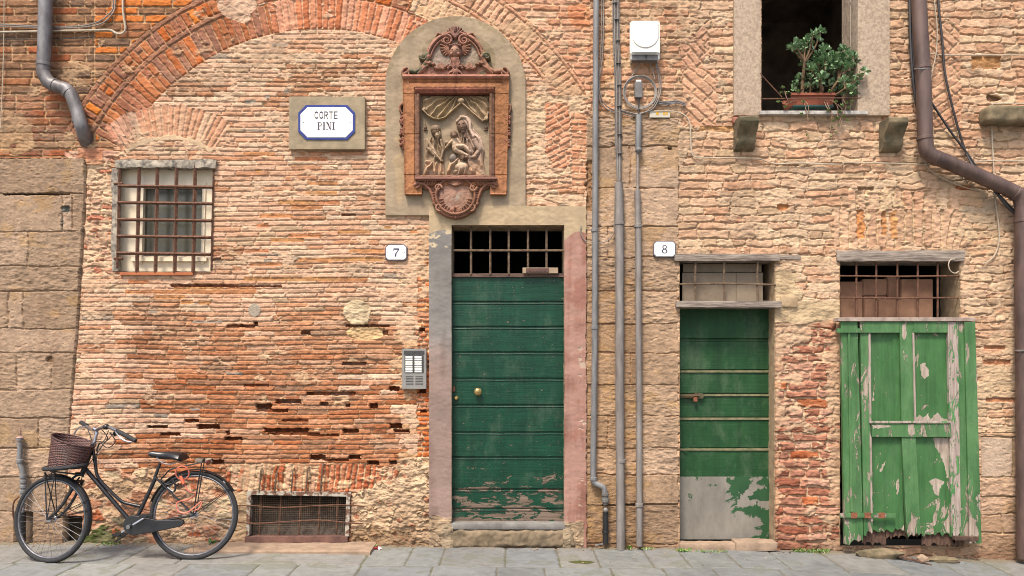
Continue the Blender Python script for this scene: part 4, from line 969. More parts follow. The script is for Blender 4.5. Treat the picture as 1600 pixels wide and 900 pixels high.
# right opening: lintel, bars, boards inside, leaning shutter
l = MB(); rough_block(l, 1308, 391, 1508, 408.5, -.025, .25, .005, .014, .008, 31, sc=10); l.build('lintel', MT['oldwood'], house8, 'split timber lintel over the barred opening')
q = MB()
for x in (1338, 1369, 1402, 1434, 1465): q.tube([at(x, 406, .02), at(x, 497, .02)], .0085, 6)
for y in (431, 465): q.tube([at(1310, y, .012), at(1400, y+1, .008), at(1502, y, .012)], .007, 6)
q.build('opening_grille', MT['rust'], house8, 'rusty bars above the leaning green shutter')
mbx = mat('brown_cardboard', C3(160,118,90), C3(120,84,62), .9, scale=4, bmp=.2)
for i, (x0, y0, x1, y1, yy) in enumerate(((1312,440,1348,500,.14),(1348,436,1386,462,.15),(1350,463,1386,500,.13),(1387,432,1406,500,.16),(1408,436,1458,500,.12),(1372,468,1412,500,.11))):
    q = MB(); q.bbox(x0, y0, x1, y1, yy, yy+.06, .006)
    q.build('board_inside', mbx, house8)
# ------------------------------------------------------------------ leaning green shutter
shm = peel_mat('sun_bleached_green_paint', C3(72,120,68, k=.6), C3(104,148,94, k=.6), C3(200,182,165), C3(136,116,102), .435, zlow=(CAMH+(HY-850)/SP, CAMH+(HY-740)/SP), scale=6.0, sc=(2.0, 1, .7), rough=.6, grain=(60, 1, 3), speck=.05, zamt=.10)
shm2 = peel_mat('sun_bleached_green_paint_panel', C3(80,130,74, k=.6), C3(64,112,60, k=.6), C3(208,192,175), C3(150,125,108), .40, zlow=(CAMH+(HY-850)/SP, CAMH+(HY-700)/SP), scale=5.0, sc=(1.6, 1, .8), rough=.6, grain=(60, 1, 3), zamt=.10, speck=.02)
barew = peel_mat('almost_bare_stile', C3(90,150,85, k=.72), C3(70,130,72, k=.72), C3(205,188,175), C3(150,130,120), .56, scale=9, sc=(3, 1, .8), rough=.7, grain=(60, 1, 3))
shutter = thing('wooden_shutter', 'peeling light green panelled wooden door standing across the right hand opening', 'shutter door', gp(1424, -.06))
RS = random.Random(4)
def jag(x0, x1, y, amp, n=8, up=True):                      # ragged lower edge running right to left
    return [(x1+(x0-x1)*i/n, y+RS.uniform(-amp, amp)) for i in range(n+1)]
def brd(name, x0t, x1t, x0b, x1b, yt, yb, yf, th, material, amp=0.0, label=None, n=8):
    q = MB(); pts = [(x0t, yt), (x1t, yt)] + (jag(x0b, x1b, yb, amp, n) if amp else [(x1b, yb), (x0b, yb)])
    q.prism(pts, yf, yf+th); o = q.build(name, material, shutter, label)
    bv = o.modifiers.new('edge', 'BEVEL'); bv.width = .003; bv.segments = 2; bv.limit_method = 'ANGLE'; bv.angle_limit = math.radians(60)
    return o
YS = -.105
brd('side_board', 1314, 1340, 1320, 1349, 502, 848, YS, .035, shm, 5)
brd('batten', 1325, 1329, 1329, 1333, 520, 800, YS-.012, .012, shm)
brd('stile', 1344, 1359, 1350, 1364, 503, 834, YS-.004, .04, shm, 5, 'flaking left stile')
brd('stile', 1481, 1497, 1487, 1502, 503, 838, YS-.004, .04, barew, 7, 'stile worn to bare wood')
brd('panel', 1359, 1406, 1361, 1409, 518, 662, YS+.024, .02, shm2); brd('panel', 1428, 1481, 1430, 1484, 518, 664, YS+.024, .02, shm2)
brd('panel', 1361, 1408, 1364, 1413, 680, 829, YS+.024, .02, shm2, 4, None, 14); brd('panel', 1430, 1484, 1436, 1487, 682, 836, YS+.024, .02, shm2, 4, None, 14)
brd('muntin', 1406, 1428, 1409, 1431, 502, 662, YS-.002, .034, shm); brd('muntin', 1409, 1431, 1417, 1439, 682, 836, YS-.002, .034, shm, 5)
brd('top_rail', 1344, 1406, 1344, 1406, 502, 520, YS-.006, .034, shm); brd('top_rail', 1428, 1481, 1428, 1481, 502, 520, YS-.006, .034, shm)
brd('lock_rail', 1359, 1486, 1360, 1487, 662, 683, YS-.012, .04, shm, 0, 'cracked lock rail')
brd('moulding', 1357, 1360.5, 1361, 1364, 520, 815, YS-.012, .012, barew); brd('moulding', 1426, 1429, 1429, 1432, 520, 660, YS-.010, .012, barew)
brd('rail_lip', 1359, 1486, 1359, 1486, 658, 661.5, YS-.022, .02, barew)
brd('side_board', 1495, 1506, 1502, 1515, 503, 846, YS-.0, .03, shm, 6); brd('side_board', 1507, 1524, 1515, 1534, 503, 848, YS-.018, .045, shm, 2)
brd('top_cap', 1310, 1524, 1310, 1524, 496, 502, YS-.02, .10, mat('weathered_grey_cap', C3(200,180,165), C3(150,130,118), .9, scale=10, bmp=.6))
q = MB(); q.bbox(1308, 513, 1396, 520, YS-.02, YS-.008, .002); q.build('hinge_strap', shm, shutter); 
q = MB(); q.bbox(1313, 802, 1400, 809, YS-.022, YS-.01, .002); q.build('hinge_strap', shm, shutter)
for x in (1335, 1356, 1378):
    q = MB(); q.bbox(x-5, 801, x+5, 810, YS-.026, YS-.021, .002); q.ball(at(x, 805.5, YS-.027), .004, 5); q.build('strap_plate', MT['orange_rust'], shutter)
rotm = mat('rotten_wood', C3(120,88,70), C3(70,52,42), .95, scale=3, sc=(16, 4, 2), bmp=.9, bscale=8)
for (x0, x1, y0, y1) in ((1346, 1384, 806, 850), (1382, 1420, 812, 840), (1418, 1444, 815, 836), (1440, 1492, 806, 851), (1488, 1505, 790, 852)):
    brd('rotten_foot', x0, x1, x0+1, x1+1, y0, y1, YS+.046, .02, rotm, 3.5, None, 16)
def flake(P, yf, nm='bare_patch'):                          # bare wood where a whole flake has gone
    out = []
    for i in range(len(P)):
        (x0, y0), (x1, y1) = P[i], P[(i+1) % len(P)]; n = max(2, int(math.hypot(x1-x0, y1-y0)/2.5))
        for k in range(n): out.append((x0+(x1-x0)*k/n+RS.uniform(-1.1, 1.1), y0+(y1-y0)*k/n+RS.uniform(-1.1, 1.1)))
    q = MB(); q.prism(out, yf, yf+.004); q.build(nm, flm, shutter)
flm = mat('bare_pale_wood', C3(206,190,172), C3(158,140,124), .9, scale=3, sc=(14, 4, 2), bmp=.7, bscale=8)
flake([(1438,570),(1444,566),(1450,574),(1452,586),(1446,592),(1440,588)], YS+.0235)
flake([(1431,655),(1436,648),(1444,652),(1450,646),(1454,656),(1464,644),(1470,652),(1482,656),(1482,662),(1431,662)], YS+.0235)
flake([(1458,684),(1484,684),(1485,742),(1480,748),(1474,722),(1468,708),(1462,700)], YS+.0235)
flake([(1378,726),(1384,720),(1380,734),(1374,738)], YS+.0235); flake([(1400,752),(1404,748),(1405,766),(1401,774)], YS+.0235)
flake([(1450,752),(1462,748),(1476,752),(1470,760),(1466,776),(1460,770),(1456,758)], YS+.0235)
flake([(1420,664),(1428,662),(1430,676),(1424,682),(1419,676)], YS-.0125); flake([(1362,664),(1380,663),(1392,666),(1380,669),(1364,670)], YS-.0125)
flake([(1410,508),(1415,504),(1417,520),(1413,534),(1409,524)], YS-.0025)
# rubble under the shutter
def stone_thing(label, px, Y, r, seed, material, cat='stone', name='loose_stone', group=None):
    g0 = gp(px, Y); q = MB(); rock(q, g0+Vector((0, 0, r[2]*.55)), r, seed, .35, 10); o = q.build(name, material); return tag(o, label, cat, group or 'loose stones under the shutter')
stone_thing('long mossy stone lying under the left half of the peeling green shutter', 1375, -.12, (.19, .06, .05), 3, MT['mossstone'])
stone_thing('small pale stone under the middle of the peeling green shutter', 1441, -.16, (.045, .035, .035), 5, MT['pinkslab'])
stone_thing('flat dark stone right of the small pale one under the peeling green shutter', 1472, -.14, (.13, .05, .028), 8, MT['mossstone'])
q = MB()
for a_, b_ in (((1402, -.14), (1456, -.30)), ((1440, -.12), (1500, -.16))):
    A, B = gp(*a_), gp(*b_); q.tube([A+Vector((0, 0, .025)), A.lerp(B, .5)+Vector((0, 0, .022)), B+Vector((0, 0, .008))], [.014, .011, .006], 6)
tag(q.build('rotten_splinters', rotm), 'brown splinters of rotten wood fallen under the peeling green shutter', 'wood debris')
q = MB(); rough_block(q, 1492, 838, 1530, 845, -.13, -.02, .004, .012, .004, 33); 
for v_ in range(len(q.v)): pass
tag(q.build('broken_board', rotm), 'short broken board lying under the right corner of the green shutter', 'board')
# thresholds
def flat_slab(label, x0, x1, ytop, ybot, yf, material, seed, name='threshold_slab', cat='stone slab', group=None, amp=.006):
    q = MB(); a = at(x0, ybot, yf); g0 = ground((x0+x1)/2/SP-800/SP); rough_block(q, x0, ytop, x1, ybot, yf, .06, amp, .015, .012, seed, sc=9)
    o = q.build(name, material); return tag(o, label, cat, 'threshold slabs of door 8')
flat_slab('pale cracked slab at the foot of door 8, the thinner left one', 1063, 1158, 850, 862, -.06, MT['pinkslab'], 41)
flat_slab('thick pinkish slab at the foot of door 8, under its right half', 1150, 1216, 847.5, 862, -.09, MT['pinkslab'], 42)
q = MB(); x0, x1 = (330-800)/F*6.4, (578-800)/F*6.1
for_ = None
vs = []; n = 40; mth = 14
gz_ = ground(-2)
for i in range(n+1):
    for j in range(mth+1):
        x = (x0-.1)+(x1-x0+.1)*i/n + (.0); y = -.30 + .32*j/mth
        p = Vector((x, y, gz_+.026)); p.z += .004*mnoise.noise(p*7)+.002*mnoise.noise(p*20); 
        if j == 0: p.z -= .008
        if i == n: p.z -= .008
        vs.append(p)
fs = [(i*(mth+1)+j, (i+1)*(mth+1)+j, (i+1)*(mth+1)+j+1, i*(mth+1)+j+1) for i in range(n) for j in range(mth)]
b0 = len(vs); edge = [i*(mth+1) for i in range(n+1)]+[n*(mth+1)+j for j in range(1, mth+1)]
for k in edge: vs.append(Vector((vs[k].x+(.0), vs[k].y-.002, gz_-.03)))
for k in range(len(edge)-1): fs.append((edge[k], b0+k, b0+k+1, edge[k+1]))
q.add(vs, fs, True); tag(q.build('step_slab', MT['pinkslab'], fix=False), 'long low pinkish stone slab in front of the cellar grating', 'stone slab')

# ------------------------------------------------------------------ signs
def strokes(mb, glyph, ox, oy, sx, sy, yf, th=.0015):
    for poly in glyph: mb.prism([(ox+x*sx, oy+y*sy) for x, y in poly], yf, yf+th)
def bar(x0, y0, x1, y1): return [(x0, y0), (x1, y0), (x1, y1), (x0, y1)]
def arcband(cx, cy, rx, ry, t0, t1, w0, n=18, w1=None):      # one band piece list between angles; width varies for thick and thin strokes
    out = []; w1 = w0 if w1 is None else w1
    for i in range(n):
        a0 = math.radians(t0+(t1-t0)*i/n); a1 = math.radians(t0+(t1-t0)*(i+1)/n)
        def ww(a): return w0 + (w1-w0)*abs(math.sin(a))
        p = []
        for a, o in ((a0, 0), (a1, 0), (a1, 1), (a0, 1)):
            k = ww(a) if o else 0; p.append((cx+(rx-k)*math.cos(a), cy+(ry-k)*math.sin(a)))
        out.append(p)
    return out
t1_ = .17
GL = {
 'C': arcband(.5, .32, .5, .32, 0, -180, t1_)+arcband(.5, .68, .5, .32, 0, 180, t1_)+[bar(0, .32, t1_, .68)],
 'O': arcband(.5, .32, .5, .32, 0, -180, t1_)+arcband(.5, .68, .5, .32, 0, 180, t1_)+[bar(0, .32, t1_, .68), bar(1-t1_, .32, 1, .68)],
 'R': [bar(0, 0, t1_, 1), bar(t1_, 0, .55, .12), bar(t1_, .44, .55, .56)]+arcband(.55, .28, .45, .28, -90, 90, .16)+[[(.45, .56), (.64, .56), (1, 1), (.8, 1)]],
 'T': [bar(0, 0, 1, .12), bar(.41, .12, .59, 1)], 'E': [bar(0, 0, t1_, 1), bar(t1_, 0, .95, .12), bar(t1_, .44, .8, .56), bar(t1_, .88, .95, 1)],
 'P': [bar(.14, 0, .42, 1), bar(0, 0, .14, .06), bar(0, .94, .56, 1), bar(.42, 0, .6, .06), bar(.42, .47, .6, .53)]+arcband(.6, .265, .4, .265, -90, 90, .24, w1=.06),
 'I': [bar(.3, 0, .7, 1), bar(.1, 0, .3, .06), bar(.7, 0, .9, .06), bar(.1, .94, .3, 1), bar(.7, .94, .9, 1)],
 'N': [bar(.08, .0, .15, 1), bar(-.05, 0, .08, .06), bar(-.05, .94, .3, 1), [(.08, 0), (.38, 0), (.92, 1), (.72, 1)], bar(.85, 0, .92, 1), bar(.72, 0, 1.05, .06)],
 '7': [bar(.0, 0, 1, .16), bar(0, .16, .1, .32), [(.86, .16), (1, .16), (.56, .62), (.5, 1), (.24, 1), (.36, .6)]],
 '8': arcband(.5, .25, .40, .25, 0, 360, .20, 24, w1=.07)+arcband(.5, .735, .5, .265, 0, 360, .24, 24, w1=.07),
}
def plaque_poly(x0, y0, x1, y1, c): return [(x0+c, y0), (x1-c, y0), (x1, y0+c), (x1, y1-c), (x1-c, y1), (x0+c, y1), (x0, y1-c), (x0, y0+c)]
sg = thing('street_sign', 'white enamel street plaque with a blue border reading CORTE PINI', 'street sign', at(510, 191))
q = MB(); rough_block(q, 451, 150.5, 570, 233, -.045, .02, .0012, .015, .004, 3, sc=20); q.build('backing_stone', MT['sign_stone'], sg)
q = MB(); q.prism(plaque_poly(466, 164, 554.5, 218, 12), -.053, -.046); q.build('border', MT['blue'], sg)
q = MB(); q.prism(plaque_poly(469.5, 167.5, 551, 214.5, 11), -.056, -.0532); pl = q.build('plaque', MT['enamel'], sg)
q = MB(); ox = 491.5
for ch in 'CORTE': strokes(q, GL[ch], ox, 174, 5.8, 11.5, -.0575); ox += 7.6
q.build('lettering', MT['ink'], sg, 'CORTE'); q = MB(); ox = 496
for ch, wd in (('P', 6.5), ('I', 5), ('N', 7.5), ('I', 5)): strokes(q, GL[ch], ox, 191, wd, 11.5, -.0575); ox += wd+1.2
q.build('lettering', MT['ink'], sg, 'PINI')
for sx in (474, 547):
    q = MB(); q.ball(at(sx, 191, -.0565), .0038, 6); q.build('screw', MT['rust_pale'], sg)
def number(x0, y0, x1, y1, d, label):
    r = thing('house_number', label, 'house number', at((x0+x1)/2, (y0+y1)/2), 'house number plates')
    q = MB(); q.prism(plaque_poly(x0, y0, x1, y1, 4), -.022, .005); q.build('plate', mat('plate_rim', C3(110,105,120), C3(95,90,100), .4, bmp=0), r)
    q = MB(); q.prism(plaque_poly(x0+1.5, y0+1.2, x1-1.5, y1-1.6, 3.4), -.026, -.0222); q.build('enamel_face', MT['enamel'], r)
    q = MB(); cx = (x0+x1)/2; cy = (y0+y1)/2; strokes(q, GL[d], cx-4.3, cy-6.5, 8.6, 13, -.0275); q.build('numeral', MT['navy'], r, d)
    for sx in (x0+4, x1-4):
        q = MB(); q.ball(at(sx, cy, -.0265), .0032, 6); q.build('screw', MT['rust'], r)
number(602, 382, 636, 407, '7', 'white enamel house number plate on the pink bricks left of the dark green door'); number(1021, 376.5, 1056, 402, '8', 'white enamel house number plate on the tan stone pier')
# intercom
ic = thing('intercom_panel', 'grey metal intercom panel with two columns of name buttons beside the dark green door', 'intercom', at(647, 576))
almat = mat('brushed_grey_metal', C3(158,154,148), C3(142,138,132), .55, .0, bmp=.05); dk = mat('dark_recess_metal', C3(70,68,66), C3(60,58,56), .5, bmp=0)
q = MB(); q.bbox(628, 545, 666, 608, -.05, .0, .003); q.build('housing', almat, ic)
q = MB(); q.bbox(631, 548, 663, 554, -.053, -.05, .001); q.build('top_plate', dk, ic)
q = MB(); q.bbox(632, 555, 662, 583, -.052, -.05, .001); q.build('button_field', dk, ic)
bp = MB(); bp.bbox(633.5, 556.5, 644.5, 559.2, -.056, -.052, .0006); p0 = bp.build('name_button', MT['white'], ic)
for cx in (0, 14.2):
    for k in range(7):
        if cx == 0 and k == 0: continue
        o = p0.copy(); COL.objects.link(o); o.parent = ic; o.location = p0.location+Vector((cx/F*(D-.056), 0, -k*3.75/F*(D-.056)))
q = MB()
for cx in (634, 649):
    for k in range(6): q.bbox(cx, 588+k*2.5, cx+12, 589+k*2.5, -.0512, -.0495, .0002)
q.build('speaker_slots', dk, ic); q = MB(); q.ball(at(647.5, 551, -.053), .004, 6); q.build('camera_lens', MT['black_plastic'], ic)

# ------------------------------------------------------------------ pipes
def pipe(name, label, pts, r, material, cat, Y=-.06, joints=(), jr=1.18, sub=6, n=14, group=None, smooth_=True):
    r0 = thing(name, label, cat, at(pts[-1][0], pts[-1][1], Y), group or ('downpipes' if name == 'drainpipe' else 'grey pipes on the tan pier' if name == 'conduit_pipe' else None))
    P = px_path(pts, Y, sub) if smooth_ else [at(p[0], p[1], p[2] if len(p) > 2 else Y) for p in pts]
    q = MB(); q.tube(P, r, n); q.build('pipe', material, r0)
    for (x, y, dx, dy) in joints:
        q = MB(); c = at(x, y, Y); d = Vector((dx, 0, -dy)).normalized(); q.lathe([(r*1.01, -.014), (r*jr, -.011), (r*jr, .011), (r*1.01, .014)], c, d, 18); q.build('collar', material, r0)
    return r0
LP = pipe('drainpipe', 'grey zinc downpipe bending into the wall above the stone pier at the far left', [(73,-200),(72,-60),(70,60),(68,104),(69,116),(78,130),(92,136),(104,140),(112,150),(120,172),(128,200),(135,222,.02)], .054, MT['pipe_dark'], 'drainpipe', -.09,
          [(68.5,101,0,1),(84,133,1,.4),(107,144,.8,.8),(124,188,.3,1)], 1.08)
RP = pipe('drainpipe', 'brown copper downpipe with a long sloping offset at the far right', [(1434,-200),(1436,0),(1442,110),(1445,190),(1446,222),(1449,236),(1460,246),(1475,251),(1530,275),(1578,297),(1592,306),(1597,318),(1598,340),(1598,450),(1599,560),(1600,700),(1601,872)], .060, MT['copper'], 'drainpipe', -.11,
          [(1442,106,.05,1),(1445,216,.02,1),(1463,247,1,.35),(1587,302,1,.6),(1598,345,0,1),(1599,548,0,1)], 1.07)
for (x, y) in ((1442, 108), (1598, 548)):
    q = MB(); q.tube([at(x-13, y, -.02), at(x-13, y, -.11), at(x-8, y, -.165), at(x+8, y, -.165), at(x+13, y, -.11), at(x+13, y, -.02)], .006, 5); q.build('bracket', MT['pipe'], RP)
G1 = pipe('gas_pipe', 'thin grey gas pipe stepping sideways at its foot right of the dark green door', [(934,-160),(931,60),(930,300),(929,550),(927,700),(927,744),(929,754),(936,758),(943,762),(945,770)], .0245, MT['conduit'], 'pipe', -.05, [(929,512,0,1),(927,748,0,1),(929,360,0,1)], 1.2)
q = MB(); c = at(945.5, 770, -.05)
q.lathe([(.022, 0), (.030, .004), (.030, .022), (.024, .026), (.024, .045), (.033, .05), (.033, .075), (.02, .08), (.02, .10)], c, (0, 0, -1), 14); q.ball(at(946, 797, -.07), .022, 7); q.build('fitting', MT['pipe'], G1)
q = MB(); q.tube([at(946, 800, -.05), at(946, 850, -.05)], .024, 12); q.lathe([(.024, 0), (.03, .003), (.03, .02), (.024, .023)], at(946, 829, -.05), (0, 0, -1), 12); q.build('rubber_sleeve', MT['black_plastic'], G1)
q = MB(); q.tube(smooth_path([at(945, 850, -.05), at(936, 851, -.055), at(930, 853, -.06)]), .008, 6); q.build('nipple', MT['pipe'], G1)
G2 = pipe('conduit_pipe', 'thickest straight grey conduit, the middle one on the tan pier', [(967,286),(968,400),(968,600),(969,740),(970,858)], .036, MT['conduit_tan'], 'pipe', -.05, [(968,349,0,1),(970,720,0,1)], 1.15, sub=2)
G3 = pipe('conduit_pipe', 'right hand straight grey conduit on the tan pier running up to the small grey box', [(998,180),(997,230),(997,236)], .026, MT['conduit'], 'pipe', -.045, [(998,234,0,1)], 1.1, sub=2)
q = MB(); q.tube([at(996.5, 236, -.04), at(996, 300, -.04)], .012, 8); q.build('bare_lead', MT['cable'], G3)
q = MB(); q.tube([at(996, 298, -.05), at(997, 353, -.05), at(999, 790, -.05), at(999, 853, -.05)], .0265, 12); q.build('lower_pipe', MT['conduit_tan'], G3)
for y in (353, 789):
    q = MB(); q.lathe([(.027, -.016), (.034, -.012), (.034, .012), (.027, .016)], at(996.5 if y < 400 else 999, y, -.05), (0, 0, 1), 14)
    if y < 400: q.tube([at(991, y, -.03), at(1004, y, -.075)], .005, 5)
    q.build('collar', MT['conduit_tan'], G3)
L2 = pipe('corner_pipe', 'short grey pipe with ringed fittings rising behind the bicycle front wheel', [(31,690),(31,704),(30.5,716),(31,724),(35,736),(36.5,748),(36.5,768),(35,790),(34,812),(34,846)], .0215, MT['conduit'], 'pipe', -.05, [(31,686,0,1),(31,720,0,1),(36,744,0,1),(36.5,752,0,1),(36.5,760,0,1),(36,768,0,1)], 1.3)
q = MB(); q.lathe([(.028, 0), (.03, .006), (.022, .016), (.005, .018)], at(31, 685, -.05), (0, 0, 1), 12); q.tube([at(31, 684, -.02), at(32, 668, -.015)], .003, 5); q.build('cap', mat('dusty_pink_cap', C3(190,150,140), C3(165,130,120), .6), L2)
q = MB(); q.tube(smooth_path([at(30, 776, -.07), at(22, 784, -.08), at(20, 800, -.07), at(22, 812, -.06)]), .007, 6); q.build('side_hose', MT['rust'], L2)
q = MB(); q.tube([at(34, 800, -.05), at(34, 846, -.05)], .03, 10); q.build('rubber_sleeve', MT['black_plastic'], L2)
# ------------------------------------------------------------------ cables
def cable(name, label, paths, r, material, cat='cable', Y=-.02, group=None, clips=None):
    q = MB()
    for p in paths: q.tube(px_path(p, Y), r, 6)
    o = q.build(name, material)
    return tag(o, label, cat, group or {'wall_cable': 'pale cables along the walls', 'black_cable': 'black cables on the walls', 'thin_wire': 'thin loose wires'}.get(name))
cbn = thing('cable_bundle', 'bundle of thin grey cables strapped together above the thickest conduit', 'cables', at(967, 288))
for i in range(5):
    q = MB(); q.tube(px_path([(957+i*2.3,-120),(958+i*2.3,40),(961+i*2.2,130),(962+i*2.0,220),(965+i*1.2,288)], -.02-.006*(i % 2)), .0055, 6); q.build('strand', MT['cable'] if i % 2 else MT['grey_plastic'], cbn)
for x, y in ((961,5),(963,31),(965,64),(966,99),(967,133),(967,166),(968,210),(968,240)):
    q = MB(); q.lathe([(.024, -.003), (.024, .003)], at(x, y, -.02), (0, 0, 1), 12); q.build('clip', MT['grey_plastic'], cbn)
cable('cable_pair', 'pair of grey cables hanging beside the gas pipe and looping towards the coil', [[(941,-100),(943,30),(941,90),(937,120),(937,140),(943,160),(955,170),(966,172),(985,178),(1005,176)], [(938,-100),(940,30),(938,90),(935,125),(935,142),(940,163),(953,173),(966,175),(985,181),(1008,177)]], .005, MT['cable'], 'cables')
cl = MB()
for k in range(3):
    pts = [at(1000+(23.5+k*1.3)*math.cos(t), 144+(23.5+k*1.3)*math.sin(t), -.025-.005*k) for t in [2*math.pi*i/40 for i in range(40)]]; cl.tube(pts, .0048, 6, closed=True)
for p in ([(999,98),(992,112),(980,130),(978,146)], [(1014,98),(1020,110),(1023,124)], [(1024,96),(1028,115),(1030,130),(1028,150),(1018,168),(1000,178),(985,176),(970,172)], [(1026,96),(1031,118),(1033,134),(1030,152),(1020,170),(1002,177)]):
    cl.tube(px_path(p, -.03), .0048, 6)
tag(cl.build('cable_coil', MT['cable']), 'coiled loop of grey cable hanging under the white box', 'cable coil')
cable('cable_run', 'short dark cable running right from the coil and ending in a curl', [[(1022,160),(1040,159),(1058,158),(1066,160),(1071,163),(1068,166)], [(1020,163),(1040,161),(1060,161),(1069,164)], [(1022,162),(1044,163),(1060,160)]], .006, MT['pipe_dark'], 'cable')
cable('wall_cable', 'cream cable crossing below the upstairs window from the coil to the copper pipe', [[(1020,174),(1050,174),(1068,179),(1077,190),(1079,205),(1080,232),(1083,243),(1095,246),(1150,247),(1185,248),(1200,253),(1215,256),(1250,255),(1314,257),(1320,254),(1380,255),(1420,256),(1450,257),(1500,254),(1560,251),(1640,252)]], .006, MT['cable_white'])
cable('black_cable', 'thick black cable hugging the left side of the copper pipe', [[(1424,-100),(1425,20),(1427,90),(1432,150),(1440,190,-.03)], [(1420,-100),(1422,30),(1424,90),(1430,150),(1438,190,-.03)]], .012, MT['cable_black'], Y=-.05)
cable('black_cable', 'slack black cable hanging to the right of the copper pipe', [[(1462,-100),(1466,0),(1472,60),(1476,110),(1484,150),(1497,200),(1510,240),(1524,264,-.09)]], .009, MT['cable_black'], Y=-.03)
cable('black_cable', 'black cable running diagonally from behind the copper pipe under its sloping length', [[(1448,150),(1462,170),(1485,205),(1510,238),(1530,268),(1555,300,-.08),(1580,330,-.08),(1596,342,-.06)], [(1500,262),(1540,285,-.06),(1568,312,-.07),(1592,338,-.06)]], .010, MT['cable_black'], Y=-.03)
cable('thin_wire', 'thin cream wire hanging straight down just right of the copper pipe', [[(1446,-100),(1448,20),(1449,90),(1450,130),(1455,150),(1457,190)]], .0045, MT['cable_white'], 'wire', Y=-.10)
cable('thin_wire', 'thin cream wire bowing out to the right of the copper pipe', [[(1456,-100),(1460,0),(1464,40),(1463,80),(1456,115),(1454,140)]], .0045, MT['cable_white'], 'wire', Y=-.04)
cable('thin_wire', 'thin cream wire sagging from the elbow of the copper pipe to under its slope', [[(1444,240),(1446,256),(1456,268),(1480,282),(1505,292),(1535,299)]], .004, MT['cable_white'], 'wire', Y=-.02)
cable('wall_cable', 'straight pale cable crossing the upper right corner of the wall', [[(1450,83),(1475,86),(1520,86),(1640,85)]], .0055, MT['cable_white'])
cable('wall_cable', 'pale cable looping round the mossy ledge and dropping to a hook below the sloping pipe', [[(1640,162),(1558,162),(1551,164),(1549,170),(1550,210),(1553,270),(1555,310),(1560,350),(1561,375),(1556,395),(1545,408),(1535,412)]], .0055, MT['cable_white'])
cable('thin_wire', 'curled white wire end at the right end of the split lintel', [[(1498,424),(1492,427),(1485,423),(1482,414),(1485,406),(1492,405)]], .005, MT['cable_white'], 'wire', Y=-.03)
cable('thin_wire', 'thin wire leaving the corner of the red door jamb and joining the gas pipe', [[(908,353),(907,362),(913,375),(925,378),(945,378),(958,366),(960,340),(962,300),(965,287)]], .0045, MT['cable'], 'wire', Y=-.035)
cable('wall_cable', 'upper pair of grey cables crossing the far left top corner and curving up', [[(-60,36),(0,38),(60,41),(90,42),(130,40),(155,33),(172,20),(177,5),(178,-60)], [(-60,40),(0,41),(60,43),(95,44),(135,42),(160,36),(175,22),(180,5),(181,-60)]], .006, MT['cable'], 'cable', Y=-.02)
cable('wall_cable', 'pale square cornered cable below the upper pair at the far left', [[(-60,50),(0,50),(100,48),(150,47),(172,47),(182,52),(191,52),(196,45),(194,30),(192,8),(192,-60)]], .0095, MT['cable_white'], 'cable', Y=-.02)
cable('black_cable', 'sagging black cable under the pale one at the far left', [[(-60,62),(0,61),(60,61),(110,60),(148,57)]], .004, MT['cable_black'], Y=-.012)
cable('thin_wire', 'thin vertical white wire on the dark bricks at the far left edge', [[(7,-60),(6,60),(4,130),(1,200)]], .0035, MT['cable_white'], 'wire', Y=-.02)
# ------------------------------------------------------------------ boxes
jb = thing('junction_box', 'white plastic terminal box with a rounded lid high on the tan pier', 'junction box', at(1008, 63))
q = MB(); q.bbox(986, 35, 1031, 93, -.085, 0, .008, 3); q.build('back_box', MT['white'], jb)
q = MB(); q.bbox(984.5, 31.5, 1031.5, 84, -.115, -.086, .014, 4); q.build('lid', MT['white'], jb)
q = MB(); pts = [(988, 36), (1029, 36)]+[(1008.5+20.5*math.cos(t), 55+19*math.sin(t)) for t in [math.pi*i/18 for i in range(19)]]; q.prism(pts, -.122, -.114); o = q.build('lid_bulge', MT['white'], jb)
bv = o.modifiers.new('edge', 'BEVEL'); bv.width = .006; bv.segments = 3; bv.limit_method = 'ANGLE'
q = MB(); q.bbox(988, 85.5, 1028, 94, -.09, -.03, .003); q.build('base_cover', MT['grey_plastic'], jb); q = MB(); q.tube([at(1010, 87, -.10), at(1010, 87, -.112)], .008, 12); q.build('lock', MT['black_plastic'], jb)
q = MB(); q.bbox(992, 81.8, 1026, 82.8, -.1165, -.1145, .0003); q.build('vent_slot', MT['black_plastic'], jb)
sb = thing('splice_box', 'small dark grey splice box inside the coil of cable', 'splice box', at(998, 142))
q = MB(); q.bbox(992, 127, 1004, 152, -.05, -.01, .004); q.build('case', MT['grey_plastic'], sb); q = MB(); q.bbox(994, 124.5, 1002, 128, -.035, -.015, .002); q.build('latch', MT['white'], sb)
q = MB(); q.tube([at(998, 152, -.03), at(998, 160, -.03), at(998, 178, -.04)], [.011, .006, .006], 8); q.build('gland', MT['black_plastic'], sb)
lb = thing('cable_label', 'small pale tag with two yellow marks to the right of the conduit', 'tag', at(1031, 178))
q = MB(); q.bbox(1015, 172.5, 1047, 183.5, -.02, -.008, .001); q.build('strip', mat('pale_label', C3(225,215,195), C3(205,195,175), .5, bmp=0), lb)
ym = mat('yellow_mark', C3(235,180,40), C3(215,160,30), .5, bmp=0)
for (u0, u1) in ((1025, 1029.5), (1036, 1040), (1041, 1043.5)):
    q = MB(); q.bbox(u0, 175, u1, 179.5, -.0215, -.02, .0003); q.build('yellow_mark', ym, lb)
